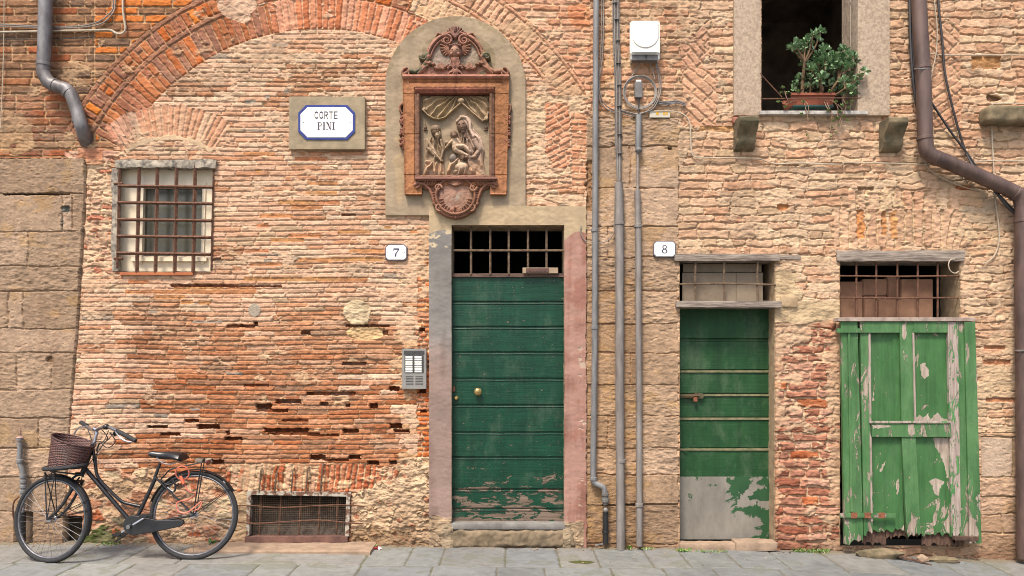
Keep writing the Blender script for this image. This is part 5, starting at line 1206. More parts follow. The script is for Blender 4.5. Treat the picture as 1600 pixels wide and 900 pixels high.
# ------------------------------------------------------------------ terracotta shrine (carved as fine height fields)
class Carve:
    def __init__(s, x0, y0, x1, y1, st=.4):
        s.xs = np.arange(x0, x1+st, st); s.ys = np.arange(y0, y1+st, st); s.F = Field(s.xs, s.ys); s.X, s.Y = s.F.X, s.F.Y
        s.H = np.full(s.X.shape, -1., f4); s.C = np.zeros(s.X.shape+(3,), f4)+.3
    def put(s, h, m, col=None, add=False):
        u = m & ((h > s.H) | add)
        s.H[u] = (s.H+h)[u] if add else h[u] if isinstance(h, np.ndarray) else h
        if col is not None: s.C[u] = lin(np.array(col))*KALB
    def flat(s, m, h, col=None):
        hh = np.full(s.X.shape, h, f4); s.put(hh, m, col)
    def ell(s, cx, cy, rx, ry, h0, h, rot=0, col=None, pw=.5):
        c, n = math.cos(math.radians(rot)), math.sin(math.radians(rot)); dx = s.X-cx; dy = s.Y-cy
        q = ((dx*c+dy*n)/rx)**2+((-dx*n+dy*c)/ry)**2; m = q < 1
        s.put((h0+h*np.clip(1-q, 0, 1)**pw).astype(f4), m, col)
    def seg(s, pts, r0, r1, h0, h, col=None):
        n = len(pts)-1
        for i in range(n):
            ax, ay = pts[i]; bx, by = pts[i+1]; dx, dy = bx-ax, by-ay; L = dx*dx+dy*dy+1e-9
            t = np.clip(((s.X-ax)*dx+(s.Y-ay)*dy)/L, 0, 1); d = np.hypot(s.X-ax-t*dx, s.Y-ay-t*dy)
            r = r0+(r1-r0)*(i+t)/n; q = (d/r)**2; s.put((h0+h*np.sqrt(np.clip(1-q, 0, 1))*(r/max(r0, r1))).astype(f4), q < 1, col)
    def poly(s, P):
        r = np.zeros(s.X.shape, bool); n = len(P)
        for i in range(n):
            x0, y0 = P[i]; x1, y1 = P[(i+1) % n]
            if y0 == y1: continue
            c = ((y0 > s.Y) != (y1 > s.Y)) & (s.X < (x1-x0)*(s.Y-y0)/(y1-y0)+x0); r ^= c
        return r
    def spiral(s, cx, cy, r, turns, dirn, r0, h0, h, col=None, a0=0):
        n = int(14*turns); pts = []
        for i in range(n+1):
            t = i/n; a = math.radians(a0)+dirn*2*math.pi*turns*t; pts.append((cx+r*(1-t*.85)*math.cos(a), cy+r*(1-t*.85)*math.sin(a)))
        s.seg(pts, r0, r0*.6, h0, h, col)
    def build(s, name, Y0, parent, label=None, back=.03, thr=-.5):
        keep = s.H > thr; fm = keep[:-1, :-1] & keep[1:, :-1] & keep[:-1, 1:] & keep[1:, 1:]
        ny, nx = s.X.shape; j, i = np.nonzero(fm); a = j*nx+i; quads = np.stack([a, a+nx, a+nx+1, a+1], 1)
        uq, inv = np.unique(quads, return_inverse=True); quads = inv.reshape(-1, 4)
        h = s.H.ravel()[uq]; yy = Y0-h; d = D+yy*0+Y0
        co = np.stack([(s.X.ravel()[uq]-800)/F*(D+Y0), yy, CAMH+(HY-s.Y.ravel()[uq])/F*(D+Y0)], 1)
        cc = s.C.reshape(-1, 3)[uq]
        # skirt: outline edges run back to the wall
        ed = np.concatenate([quads[:, [0, 1]], quads[:, [1, 2]], quads[:, [2, 3]], quads[:, [3, 0]]]); key = np.sort(ed, 1); k = key[:, 0].astype(np.int64)*len(uq)+key[:, 1]
        _, idx, ct = np.unique(k, return_index=True, return_counts=True); be = ed[idx[ct == 1]]
        bv_ = np.unique(be); mp = np.full(len(uq), -1); mp[bv_] = np.arange(len(bv_))+len(co)
        back_co = co[bv_].copy(); back_co[:, 1] = Y0+back; co = np.concatenate([co, back_co]); cc = np.concatenate([cc, cc[bv_]])
        sk = np.stack([be[:, 1], be[:, 0], mp[be[:, 0]], mp[be[:, 1]]], 1); nq = len(quads); quads = np.concatenate([quads, sk])
        co -= np.array(worldloc(parent))
        me = bpy.data.meshes.new(name); me.vertices.add(len(co)); me.vertices.foreach_set('co', co.astype(f4).ravel())
        me.loops.add(quads.size); me.loops.foreach_set('vertex_index', quads.astype(np.int32).ravel()); me.polygons.add(len(quads))
        me.polygons.foreach_set('loop_start', np.arange(0, quads.size, 4, dtype=np.int32)); sm = np.ones(len(quads), bool); sm[nq:] = False
        me.polygons.foreach_set('use_smooth', sm); me.update()
        c4 = np.ones((len(co), 4), f4); c4[:, :3] = np.clip(cc, .004, .8); me.color_attributes.new('Col', 'FLOAT_COLOR', 'POINT').data.foreach_set('color', c4.ravel())
        me.materials.append(MT['terracotta']); o = bpy.data.objects.new(name, me); COL.objects.link(o); o.parent = parent
        if label: o['label'] = label
        return o
shrine = thing('wall_shrine', 'carved terracotta shrine with a relief of a mother and child above the dark door', 'shrine', at(712, 200))
YB = -.026
TC = (176,118,78); TD = (150,104,80); TR = (134,106,86)
def tint(K, amt=.10):
    K.H = (K.H+.0012*K.F.fb(3, 3, 9, 2)*(K.H > -.5)).astype(f4); K.C = K.C*(1+.07*K.F.fb(3, 2.5, 41, 2)[..., None])
    a = K.F.fb(10, 9, 3, 3); b_ = K.F.fb(40, 40, 4, 2); K.C *= (1+amt*a[..., None]*.6+amt*b_[..., None]*.6)
    K.C[..., 2] *= (1+.06*b_)
# frame
K = Carve(628, 118, 800, 308); Xk, Yk = K.X, K.Y
outer = (Xk > 630+(Yk-125)*.018) & (Xk < 796-(Yk-125)*.025) & (Yk > 122) & (Yk < 306)
opening = (Xk > 658) & (Xk < 764.5) & (Yk > 149) & (Yk < 276)
fr_ = outer & ~opening & ~((Yk > 292) & (Xk > 660) & (Xk < 766))
dO = np.minimum(np.minimum(Xk-630-(Yk-125)*.018, 796-(Yk-125)*.025-Xk), np.minimum(Yk-122, 306-Yk)); dI = np.maximum(np.maximum(658-Xk, Xk-764.5), np.maximum(149-Yk, Yk-276))
h = .050+.014*np.cos(np.clip(dI/26, 0, 1)*math.pi)*.5+.012*sstep(8, 3, dI)-.018*sstep(2.5, 0, dI)-.012*((dI > 8.2) & (dI < 9.8))+.008*sstep(3, 0, dO)
K.put(h.astype(f4), fr_, TC); 
K.C[fr_ & (dI < 9.5)] = lin(np.array((134,97,76)))*KALB
tp = (Xk > 630) & (Xk < 796) & (Yk > 120) & (Yk < 127); K.put((.075-.012*np.abs(Yk-124)/3).astype(f4), tp, (165,112,90)); tp = (Xk > 640) & (Xk < 785) & (Yk > 130) & (Yk < 132.5); K.H[tp & fr_] -= .012
tp = (Xk > 650) & (Xk < 772) & (Yk > 142) & (Yk < 150); K.put((.085-.02*sstep(144, 150, Yk)).astype(f4), tp, (160,98,76))
for yj in (149, 275, 212):                                    # joints between the terracotta blocks
    q = fr_ & (np.abs(Yk-yj) < .6) & ((Xk < 658) | (Xk > 765)); K.H[q] -= .006
tint(K, .18); K.C *= (1-.22*sstep(.4, 1.6, K.F.fb(4, 22, 31))[..., None]); K.build('frame', YB, shrine, 'orange terracotta frame')
# recessed relief
K = Carve(657, 148, 766, 277, .3); Xk, Yk = K.X, K.Y
bg_ = K.F.n(.9, 14, 5); K.H[:] = -.022+.0012*bg_; K.C[:] = lin(np.array((158,130,104)))*KALB
TS = (178,150,124); TP = (204,174,146)
def folds(P, h0, h, fx, fy, freq, col, seed=1, bulge=True):
    """cloth inside polygon P with folds radiating from (fx, fy)"""
    m = K.poly(P); ang = np.arctan2(Yk-fy, Xk-fx); rr = np.hypot(Xk-fx, Yk-fy); wv = K.F.n(5, 7, seed)*.5
    f_ = np.sin(ang*freq*1.35+wv*1.6); f_ = 1-2*np.abs(np.sin((ang*freq*1.2+wv*1.3)/2))**1.3*1.15
    # distance to polygon edge for rounding
    d = np.full(Xk.shape, 99., f4)
    for i in range(len(P)):
        ax, ay = P[i]; bx, by = P[(i+1) % len(P)]; dx, dy = bx-ax, by-ay; t = np.clip(((Xk-ax)*dx+(Yk-ay)*dy)/(dx*dx+dy*dy+1e-9), 0, 1); d = np.minimum(d, np.hypot(Xk-ax-t*dx, Yk-ay-t*dy))
    rnd = np.sqrt(np.clip(d/6, 0, 1)); K.put((h0+h*rnd*(.62+.38*f_)).astype(f4), m, col)
def fh2(x, y): return (640+x/5.293, 130+y/5.293)
# curtain swags
L_ = [fh2(*p) for p in ((100,108),(440,108),(428,170),(400,205),(365,235),(330,275),(300,300),(262,312),(240,306),(215,296),(180,288),(150,262),(130,235),(108,225))]
R_ = [fh2(*p) for p in ((425,108),(658,108),(655,250),(652,300),(625,325),(600,322),(590,300),(560,280),(530,250),(500,225),(470,195),(445,172))]
CG = (176,150,114)
for (P, fx, fy, sd) in ((L_, *fh2(440, 40), 1), (R_, *fh2(400, 40), 2)): folds(P, .010, .030, fx, fy, 26, CG, sd)
K.seg([fh2(*p) for p in ((110,228),(150,270),(200,300),(245,308),(300,290),(350,240),(420,178))], 1.3, 1.3, .03, .010, CG)
K.seg([fh2(*p) for p in ((440,178),(500,232),(560,285),(605,322),(645,300),(650,250))], 1.3, 1.3, .03, .010, CG)
K.ell(*fh2(427, 155), 5.5, 4.2, .03, .018, col=CG); K.ell(*fh2(125, 225), 3.2, 3, .03, .01, col=CG); K.ell(*fh2(636, 300), 3.6, 3.6, .03, .012, col=CG)
for x in (132, 632): 
    K.seg([fh2(x, 320), fh2(x, 345)], .6, .8, .004, .01, TR); K.ell(*fh2(x, 370), 2.6, 3.6, .004, .018, col=TR); K.ell(*fh2(x, 387), 3.6, 1.4, .004, .02, col=TR)
# old man
folds([fh2(*p) for p in ((150,470),(180,445),(255,455),(278,490),(290,560),(280,640),(285,768),(105,768),(128,640),(125,540))], .008, .030, *fh2(200, 380), 17, TS, 3)
folds([fh2(*p) for p in ((128,640),(185,640),(285,670),(290,768),(105,768))], .012, .034, *fh2(240, 560), 15, TP, 4)
K.seg([fh2(*p) for p in ((150,480),(150,540),(200,590),(270,650))], 3.2, 2.4, .02, .020, TS); K.seg([fh2(*p) for p in ((262,480),(282,560),(262,630))], 2.6, 2.2, .02, .018, TS)
for k in range(5): K.seg([fh2(150+k*9, 470+k*12), fh2(180+k*14, 560+k*12), fh2(262, 640+k*4)], .8, .8, .030, .010, TP)
K.ell(*fh2(221, 405), 7.6, 9.2, .010, .040, -8, TR); K.ell(*fh2(215, 385), 7.9, 6.6, .018, .034, 0, (146,122,102)); K.ell(*fh2(235, 432), 5.0, 6.0, .03, .018, 20, TP)
K.seg([fh2(236, 395), fh2(241, 415)], 1.1, 1.4, .046, .008, TR); K.seg([fh2(232, 445), fh2(240, 465)], 3.0, 1.4, .03, .02, TP)
for (x, y) in ((229, 400), (248, 400)): 
    m = np.hypot((Xk-fh2(x, y)[0])/1.3, (Yk-fh2(x, y)[1])/.8) < 1; K.H[m] -= .006
# mother
folds([fh2(*p) for p in ((400,330),(435,285),(480,290),(510,340),(530,400),(585,450),(618,560),(612,640),(630,768),(300,768),(340,690),(380,640),(420,560),(400,440),(395,380))], .008, .030, *fh2(450, 250), 22, TS, 6)
folds([fh2(*p) for p in ((505,350),(590,450),(620,560),(600,640),(560,590),(545,500),(515,430),(490,380))], .016, .034, *fh2(430, 250), 30, TP, 7)
folds([fh2(*p) for p in ((300,768),(330,640),(390,600),(430,650),(520,700),(600,768))], .016, .036, *fh2(470, 560), 16, TP, 8)
folds([fh2(*p) for p in ((430,455),(500,450),(545,540),(520,600),(440,560),(418,500))], .02, .034, *fh2(450, 380), 20, TS, 9)
K.ell(*fh2(452, 340), 12.2, 12.6, .010, .032, 20, TP); K.ell(*fh2(436, 362), 8.2, 10.4, .020, .040, -14, TR)
K.seg([fh2(*p) for p in ((395,330),(430,292),(475,300),(500,345),(505,400),(530,450))], 2.2, 2.6, .040, .014, TP)
K.seg([fh2(430, 358), fh2(434, 385)], 1.0, 1.5, .056, .009, TR); K.ell(*fh2(440, 400), 2.6, 1.2, .052, .008, 10, TR); K.ell(*fh2(444, 415), 3.0, 2.4, .045, .010, 0, TR)
for (x, y) in ((414, 362), (450, 355)):
    m = np.hypot((Xk-fh2(x, y)[0])/1.7, (Yk-fh2(x, y)[1])/.9) < 1; K.H[m] -= .008
K.seg([fh2(455, 415), fh2(460, 455)], 4.0, 4.6, .012, .032, TR)
K.seg([fh2(*p) for p in ((540,480),(580,560),(540,610),(470,625))], 5.0, 2.4, .02, .026, TS); K.ell(*fh2(468, 625), 4.6, 2.4, .035, .016, -20, TR)
for k in range(4): K.seg([fh2(455-k*3, 618+k*7), fh2(425-k*2, 610+k*8)], .9, .7, .045, .008, TR)
# child
K.seg([fh2(375, 470), fh2(385, 545)], 6.0, 6.5, .02, .034, TP); K.ell(*fh2(369, 436), 6.0, 7.2, .026, .040, -6, TR); K.ell(*fh2(372, 450), 4.2, 4.6, .04, .030, 0, TR)
K.seg([fh2(352, 490), fh2(322, 520), fh2(300, 545)], 2.6, 1.6, .03, .022, TP); K.ell(*fh2(312, 497), 4.0, 3.6, .02, .022, 0, TS)
K.seg([fh2(400, 535), fh2(450, 530), fh2(505, 580)], 4.6, 2.6, .032, .028, TP); K.seg([fh2(385, 560), fh2(430, 585), fh2(480, 605)], 4.4, 2.2, .03, .026, TP); K.seg([fh2(400, 480), fh2(425, 520)], 2.4, 2.0, .035, .02, TP)
K.ell(*fh2(362, 625), 6.4, 7.4, .012, .032, 10, (150,134,124)); K.ell(*fh2(430, 700), 11, 8, .02, .034, -10, TP)
K.H = np.where(K.H > -.021, -.045+(K.H+.022)*1.42, K.H-.023).astype(f4)
tint(K, .14); warm = sstep(235, 275, Yk)*(K.F.fb(9, 9, 12) > .1); K.C *= (1-warm[..., None]*np.array([.0, .14, .24], f4))
K.build('relief', YB-.0, shrine, 'brown carved relief of the seated mother with child and the old man', back=.02)
# pediment
K = Carve(624, 42, 800, 128, .35); Xk, Yk = K.X, K.Y; PC = (168,120,98)
K.flat((np.hypot(Xk-712, Yk-97) < 45) & (Yk < 122), .018, (158,138,118)); K.flat((Yk > 106) & (Yk < 124) & (np.abs(Xk-712) < 42+(Yk-106)*1.9), .03, PC)
K.flat(K.poly([(640,124),(668,108),(690,110),(712,112),(734,110),(756,108),(786,124)]), .034, PC)
for r_, w_, hh in ((43, 2.4, .034), (38.5, 1.8, .022), (46, 1.4, .02)):
    for a0, a1 in ((-168, -100), (-80, -12)):
        pts = [(712+r_*math.cos(math.radians(a0+(a1-a0)*i/12)), 97+r_*math.sin(math.radians(a0+(a1-a0)*i/12))*1.0) for i in range(13)]; K.seg(pts, w_, w_, .02, hh, PC)
for s_ in (-1, 1):
    def P_(x, y): return (712+s_*x, y)
    K.spiral(*P_(13, 66), 8, 1.6, -s_ if s_ > 0 else 1, 2.6, .02, .04, PC, a0=-90)
    K.seg([P_(13, 58), P_(24, 60), P_(34, 68), P_(41, 78)], 3.0, 2.2, .02, .034, PC)
    K.seg([P_(16, 58), P_(27, 55), P_(30, 59)], 2.2, 1.2, .02, .032, PC)
    K.ell(*P_(47, 90), 9, 5.5, .02, .045, 35*s_, (120,112,86)); K.spiral(*P_(49, 92), 6, 1.2, s_, 2.0, .04, .03, (120,112,86), a0=180)
    # side volutes flowing down to the cornice
    K.seg([P_(42, 92), P_(45, 100), P_(52, 110), P_(62, 115), P_(72, 113), P_(79, 118)], 4.6, 3.2, .02, .042, PC)
    K.spiral(*P_(76, 117), 7.5, 1.3, s_, 2.6, .02, .04, PC, a0=-90); K.seg([P_(40, 100), P_(48, 112), P_(60, 121), P_(80, 123)], 3.0, 2.4, .02, .036, PC)
    K.seg([P_(46, 108), P_(58, 118)], 2.0, 1.4, .05, .014, PC)
    # wings
    for k in range(6):
        a = math.radians(-44+k*13); L = 25-k*2.6; K.seg([P_(5, 86+k*1.0), P_(5+L*.6*math.cos(a), 85+L*.6*math.sin(a)-3), P_(4+L*math.cos(a), 86+L*math.sin(a)-2)], 2.7, 1.5, .024, .030-.002*k, TD)
    # garland of fruit
    R5 = random.Random(3)
    for k in range(26):
        t = k/25; x = 8+34*t; y = 111-5*t+3*math.sin(t*math.pi)*1.5; K.ell(*P_(x+R5.uniform(-1, 1), y-4+R5.uniform(-3, 3)-6*max(0, t-.6)), 2.2, 2.0, .045, .022, 0, (160,116,94))
    for k in range(9): K.seg([P_(20+k*.6, 104), P_(17+k*1.6, 112)], 1.1, .8, .05, .02, PC)
    K.seg([P_(2, 112), P_(8, 116), P_(11, 121)], 2.0, 1.2, .04, .024, PC)
for a_ in range(-60, 61, 20): K.seg([(712, 62), (712+13*math.sin(math.radians(a_)), 60-15*math.cos(math.radians(a_)*.9))], 2.8, 1.8, .03, .03, (138,98,82))
K.ell(712, 50, 3, 6, .04, .03, 0, (130,94,78)); K.ell(712, 84, 9, 10.5, .03, .072, 0, (186,142,114)); K.ell(712, 79, 9.6, 7.0, .045, .05, 0, (140,100,84))
for k in range(7): K.ell(704+k*2.7, 75.5+abs(k-3)*.8, 1.9, 1.9, .08, .018, 0, (140,100,84))
K.ell(712, 88, 1.3, 2.4, .088, .012, 0, PC); K.ell(706.5, 90, 2.4, 2.2, .08, .012, 0, PC); K.ell(717.5, 90, 2.4, 2.2, .08, .012, 0, PC)
for x in (708, 716): m = np.hypot((Xk-x)/1.6, (Yk-85)/1.0) < 1; K.H[m] -= .012
m = np.hypot((Xk-712)/1.9, (Yk-92.4)/.6) < 1; K.H[m] -= .008
for k in range(-3, 4): K.seg([(712+k*1.6, 95), (712+k*2.2, 104+3*math.cos(k*.6)), (712+k*1.4, 111)], 1.7, .8, .05, .028, PC)
for a_ in range(-70, 71, 35): K.seg([(712, 114), (712+7*math.sin(math.radians(a_)), 114+8*math.cos(math.radians(a_)))], 1.8, 1.0, .05, .02, PC)
tint(K, .14); K.C[(K.F.fb(8, 6, 21) > .9) & (Yk > 96) & (np.abs(Xk-712) > 36)] = lin(np.array((96,94,70)))*KALB
K.build('pediment', YB, shrine, 'curved crest with scrolls, garlands and a winged head', back=.02)
# apron with the round cartouche
K = Carve(640, 278, 786, 344, .35); Xk, Yk = K.X, K.Y
K.flat(((Xk-712.5)/35)**2+((Yk-308)/33)**2 < 1, .028, TD); K.ell(712.5, 309, 27, 25, .034, .022, 0, (176,134,112))
pts = [(712.5+30*math.cos(t), 308+28.5*math.sin(t)) for t in [2*math.pi*i/40 for i in range(41)]]; K.seg(pts, 3.0, 3.0, .03, .042, TD)
pts = [(712.5+34*math.cos(t), 309+32*math.sin(t)) for t in [math.pi*i/24 for i in range(25)]]; K.seg(pts, 2.2, 2.2, .02, .034, TD)
K.flat(K.poly([(647,283),(778,283),(774,290),(766,294),(750,302),(742,312),(683,312),(676,302),(660,294),(651,290)]), .03, TD)
for s_ in (-1, 1):
    def P_(x, y): return (712.5+s_*x, y)
    K.seg([P_(64, 291), P_(57, 288), P_(48, 290), P_(40, 298), P_(36, 308), P_(33, 320), P_(24, 331), P_(10, 338)], 3.2, 2.6, .026, .036, TD)
    K.spiral(*P_(60, 290), 5.5, 1.3, s_, 2.2, .03, .034, TD, a0=90); K.seg([P_(6, 283), P_(20, 281), P_(34, 284), P_(44, 284), P_(58, 283)], 2.6, 2.0, .035, .03, TD)
    for k in range(5): K.seg([P_(30+k*4, 284), P_(33+k*4, 291+k*.3)], 1.7, .8, .05, .018, TD)
    for k in range(4): K.seg([P_(2, 326+k*.5), P_(4+k*3.0, 340-k*2.2)], 1.8, 1.0, .05, .018, TD)
for a_ in range(-75, 76, 15): K.seg([(712.5, 293), (712.5+13*math.sin(math.radians(a_)), 292-13*math.cos(math.radians(a_)))], 1.9, 1.2, .05, .03, TD)
K.ell(712.5, 341, 3, 3.4, .03, .03, 0, TD)
for s_ in (-1, 1):
    K.spiral(712.5+s_*27, 296, 6, 1.2, s_, 2.4, .045, .034, (170,124,98), a0=0); K.spiral(712.5+s_*25, 326, 6, 1.2, -s_, 2.2, .045, .03, (170,124,98), a0=90)
    for k in range(5): K.seg([(712.5+s_*(33+k*.4), 303+k*4.2), (712.5+s_*(38-k*1.2), 305+k*4.6)], 1.8, 1.0, .04, .02, TD)
for k in range(14): a_ = math.pi*(k+.5)/14; K.seg([(712.5+20*math.cos(a_), 311+18*math.sin(a_)), (712.5+25*math.cos(a_), 311+23*math.sin(a_))], 1.5, 1.0, .045, .014, TD)
tint(K, .12); K.C[(K.F.fb(7, 6, 22) > .6) & (((Xk-712.5)/20)**2+((Yk-309)/18)**2 < 1)] = lin(np.array((170,150,132)))*KALB
K.build('cartouche', YB, shrine, 'oval cartouche hanging below the frame', back=.02)
# projecting sill and side garlands
q = MB(); rough_block(q, 648, 276, 777, 279.5, YB-.095, YB-.03, .0006, .02, .004, 2); rough_block(q, 651, 279.6, 774, 282, YB-.075, YB-.03, .0006, .02, .003, 2)
q.build('sill', mat('brown_terracotta_sill', C3(165,110,92), C3(140,98,82), .8, bmp=.2), shrine)
for xc in (630, 793.5):
    K = Carve(xc-9, 158, xc+9, 236, .35); sgn = -1 if xc < 700 else 1
    K.seg([(xc+sgn*0, 164), (xc+sgn*4, 168), (xc+sgn*4, 174), (xc+sgn*1, 180)], 2.6, 1.8, .02, .03, TD)
    for (yy, n_) in ((190, 9), (208, 9), (224, 8)):
        R6 = random.Random(int(yy+xc))
        for k in range(n_*2): K.ell(xc+R6.uniform(-3.4, 3.4), yy+R6.uniform(-6, 6), 2.4, 2.2, .022, .026, 0, (150,100,80))
    K.seg([(xc, 178), (xc+sgn, 198), (xc, 216), (xc, 234)], 1.3, 1.0, .015, .02, TD)
    tint(K, .12); K.build('side_garland', YB, shrine, back=.02)

# ------------------------------------------------------------------ bicycle
bike = thing('bicycle', 'old black step-through bicycle with a brown wicker basket leaning against the brick wall', 'bicycle', gp(195, -.5))
blk = mat('worn_black_frame_paint', (.010, .009, .010), (.005, .005, .006), .35, .0, scale=30, bmp=.1); chrome = mat('dull_chrome', C3(200,200,205, k=.75), C3(165,165,172, k=.75), .28, .9, scale=30, bmp=.05)
rub = mat('black_rubber', (.010,.010,.011), (.017,.016,.016), .8, scale=30, bmp=.2); alu = mat('dull_aluminium_rim', C3(140,140,145), C3(100,100,106), .45, .7, scale=30, bmp=.05)
def by(px, py): return -.605+.105*(px-80)/223+.00066*(876-py)     # the plane of the leaning frame
def bp_(px, py, o=0.0): return at(px, py, by(px, py)+o)
def wheel(cx, cy, rpx, turn, name_, o=0.0):
    C = bp_(cx, cy, o); k = (D+C.y)/F; R = rpx*k; wv = thing(name_, 'x', 'x', C); del wv['label']; del wv['category']
    # axes of the wheel plane
    up = (bp_(cx, cy-50)-bp_(cx, cy)).normalized(); fw = (bp_(cx-50, cy)-bp_(cx, cy)).normalized(); fw = (fw-up*fw.dot(up)).normalized(); ax = up.cross(fw).normalized()
    if turn: Rm = Matrix.Rotation(math.radians(turn), 3, up); fw = Rm @ fw; ax = Rm @ ax
    return C, R, up, fw, ax
def circ(C, R, up, fw, a0=0, a1=360, n=64): return [C+fw*(R*math.cos(math.radians(a0+(a1-a0)*i/n)))+up*(R*math.sin(math.radians(a0+(a1-a0)*i/n))) for i in range(n+(0 if a1-a0 == 360 else 1))]
def make_wheel(cx, cy, rpx, turn):
    C = bp_(cx, cy); k = (D+C.y)/F; R = rpx*k
    up = (bp_(cx, cy-50)-bp_(cx, cy)).normalized(); fw = (bp_(cx-50, cy)-bp_(cx, cy)).normalized(); fw = (fw-up*fw.dot(up)).normalized()
    Rm = Matrix.Rotation(math.radians(turn), 3, up); fw = (Rm @ fw); ax = up.cross(fw).normalized()
    q = MB(); q.tube(circ(C, R-.017, up, fw), .0175, 10, closed=True); ty = q.build('wheel', rub, bike)
    q = MB(); q.tube(circ(C, R-.038, up, fw), .0095, 8, closed=True); q.build('rim', alu, ty)
    q = MB(); q.lathe([(.022, -.03), (.022, -.026), (.012, -.02), (.012, .02), (.022, .026), (.022, .03)], C, ax, 14); q.tube([C-ax*.055, C+ax*.055], .006, 8); q.build('hub', chrome, ty)
    q = MB()
    for i in range(36):
        a = 2*math.pi*i/36; s_ = 1 if i % 2 else -1; b = a+(.55 if (i//2) % 2 else -.55)
        q.tube([C+ax*(.026*s_)+(fw*math.cos(b)+up*math.sin(b))*.02, C+(fw*math.cos(a)+up*math.sin(a))*(R-.042)], .0010, 4, False)
    q.build('spokes', alu, ty)
    return C, R, up, fw, ax
WF = make_wheel(81, 811, 67.5, -17); WR = make_wheel(303, 805, 68.5, -4)
def tb(name, pts, r, material=blk, n=10, sub=6, parent=bike, sm=True):
    q = MB(); P = [bp_(*p) for p in pts]; q.tube(smooth_path(P, sub) if sm and len(P) > 2 else P, r, n); return q.build(name, material, parent)
q = MB()
q.tube([bp_(133, 732), bp_(205, 816)], .0165, 12)
q.tube(smooth_path([bp_(145, 701), bp_(149, 725), bp_(153, 745), bp_(170, 765), bp_(190, 783), bp_(205, 788), bp_(219, 791)], 6), .0125, 10)
q.tube([bp_(209, 820), bp_(244, 745)], .0150, 12)
for o in (-.03, .03): q.tube([bp_(208, 821, o*.3), bp_(303, 805, o*1.7)], .008, 8); q.tube([bp_(243, 746, o*.3), bp_(303, 805, o*1.7)], .008, 8)
q.tube([bp_(146, 694), bp_(127, 744)], .0185, 12); q.tube([bp_(205, 820, -.035), bp_(205, 820, .035)], .021, 12)
q.build('frame', blk, bike)
q = MB()
CF = WF[0]; axf = WF[4]; 
for s_ in (-1, 1): q.tube(smooth_path([bp_(124, 752)+axf*.035*s_, bp_(112, 775)+axf*.04*s_, bp_(98, 796)+axf*.045*s_, CF+axf*.05*s_]), [.0125]*6+[.011]*6+[.009]*7, 8)
q.tube([bp_(124, 752)-axf*.042, bp_(124, 752)+axf*.042], .013, 8); q.build('fork', blk, bike)
q = MB(); q.tube([bp_(250, 724), bp_(240, 752)], .012, 10); q.build('seat_post', chrome if False else blk, bike)
# saddle
q = MB(); vs = []; fs = []; n = 14; m_ = 12; A = bp_(233, 709); B = bp_(290, 716); dr = (B-A); side = Vector((0, 1, 0))
for i in range(n+1):
    t = i/n; wd = .026+.066*sstep(.35, .95, np.array(t))*(1-.35*sstep(.93, 1., np.array(t))); th_h = .030+.012*t
    cc = A+dr*t+Vector((0, 0, .010*math.sin(t*math.pi*2)*-.6))
    for k in range(m_):
        a = 2*math.pi*k/m_; z = math.sin(a); vs.append(cc+side*(float(wd)*math.cos(a))+Vector((0, 0, th_h*(z if z > 0 else z*.75)))*(1 if 0 < i < n else .4))
for i in range(n):
    for k in range(m_): l = (k+1) % m_; fs.append((i*m_+k, i*m_+l, (i+1)*m_+l, (i+1)*m_+k))
fs.append(tuple(range(m_))[::-1]); fs.append(tuple(range(n*m_, (n+1)*m_))); q.add(vs, fs, True)
sad = q.build('saddle', mat('black_vinyl_saddle', (.007,.007,.008), (.012,.011,.012), .35, bmp=.1), bike)
q = MB()
for o in (-.03, .03): q.tube(smooth_path([bp_(245, 715, o*.6), bp_(255, 724, o), bp_(270, 725, o), bp_(282, 719, o*1.4)]), .004, 6)
q.build('saddle_rails', chrome, sad)
# handlebar, stem, grips
q = MB(); q.tube([bp_(146, 697), bp_(151, 677)], .0125, 10); q.tube(smooth_path([bp_(151, 679), bp_(150, 673), bp_(146, 669)]), .015, 10)
hb = [at(128, 662, -.10), at(135, 666, -.16), at(142, 671, -.24), at(147, 672, -.33), bp_(150, 672), at(160, 668, -.50), at(172, 668, -.60), at(183, 673, -.66)]
q.tube(smooth_path(hb), .0135, 10); hbar = q.build('handlebar', chrome, bike)
q = MB(); q.tube([at(184, 674, -.66), at(196, 680, -.69), at(212, 689, -.72)], [.017, .018, .016], 10); q.build('grip', rub, hbar)
q = MB(); q.tube([at(136, 666, -.16), at(127, 660, -.08)], .018, 10); q.build('grip', rub, hbar)
q = MB(); q.tube(smooth_path([at(180, 674, -.66), at(186, 682, -.70), at(196, 689, -.72), at(206, 691, -.73)]), .006, 6); q.build('brake_lever', chrome, hbar); q = MB(); q.tube(smooth_path([at(133, 667, -.18), at(124, 668, -.16), at(119, 673, -.14), at(116, 678, -.13)]), .007, 6); q.build('brake_lever', chrome, hbar)
q = MB(); q.ball(at(166, 667, -.58), (.026, .026, .022), 8); q.build('bell', blk, hbar)
q = MB(); q.wbox(tuple(at(176, 682, -.64)), tuple(at(184, 673, -.60)), .006, 2); q.build('gear_shifter', blk, hbar)
q = MB(); q.tube(smooth_path([at(172, 676, -.62), at(180, 690, -.6), at(168, 700, -.56), at(156, 692, -.5), at(150, 706, -.47)]), .0035, 6); q.tube(smooth_path([at(158, 670, -.46), at(168, 684, -.48), at(160, 696, -.46), bp_(146, 716, -.03), bp_(128, 740, -.03)]), .0035, 6); q.build('cable_loops', rub, bike)
q = MB()
q.tube(smooth_path([at(178, 676, -.66), at(165, 690, -.62), at(150, 690, -.5), at(140, 705, -.45), bp_(127, 750)]), .0035, 6); q.tube(smooth_path([at(136, 668, -.2), at(143, 690, -.35), at(138, 715, -.42), bp_(130, 745, -.03)]), .0035, 6)
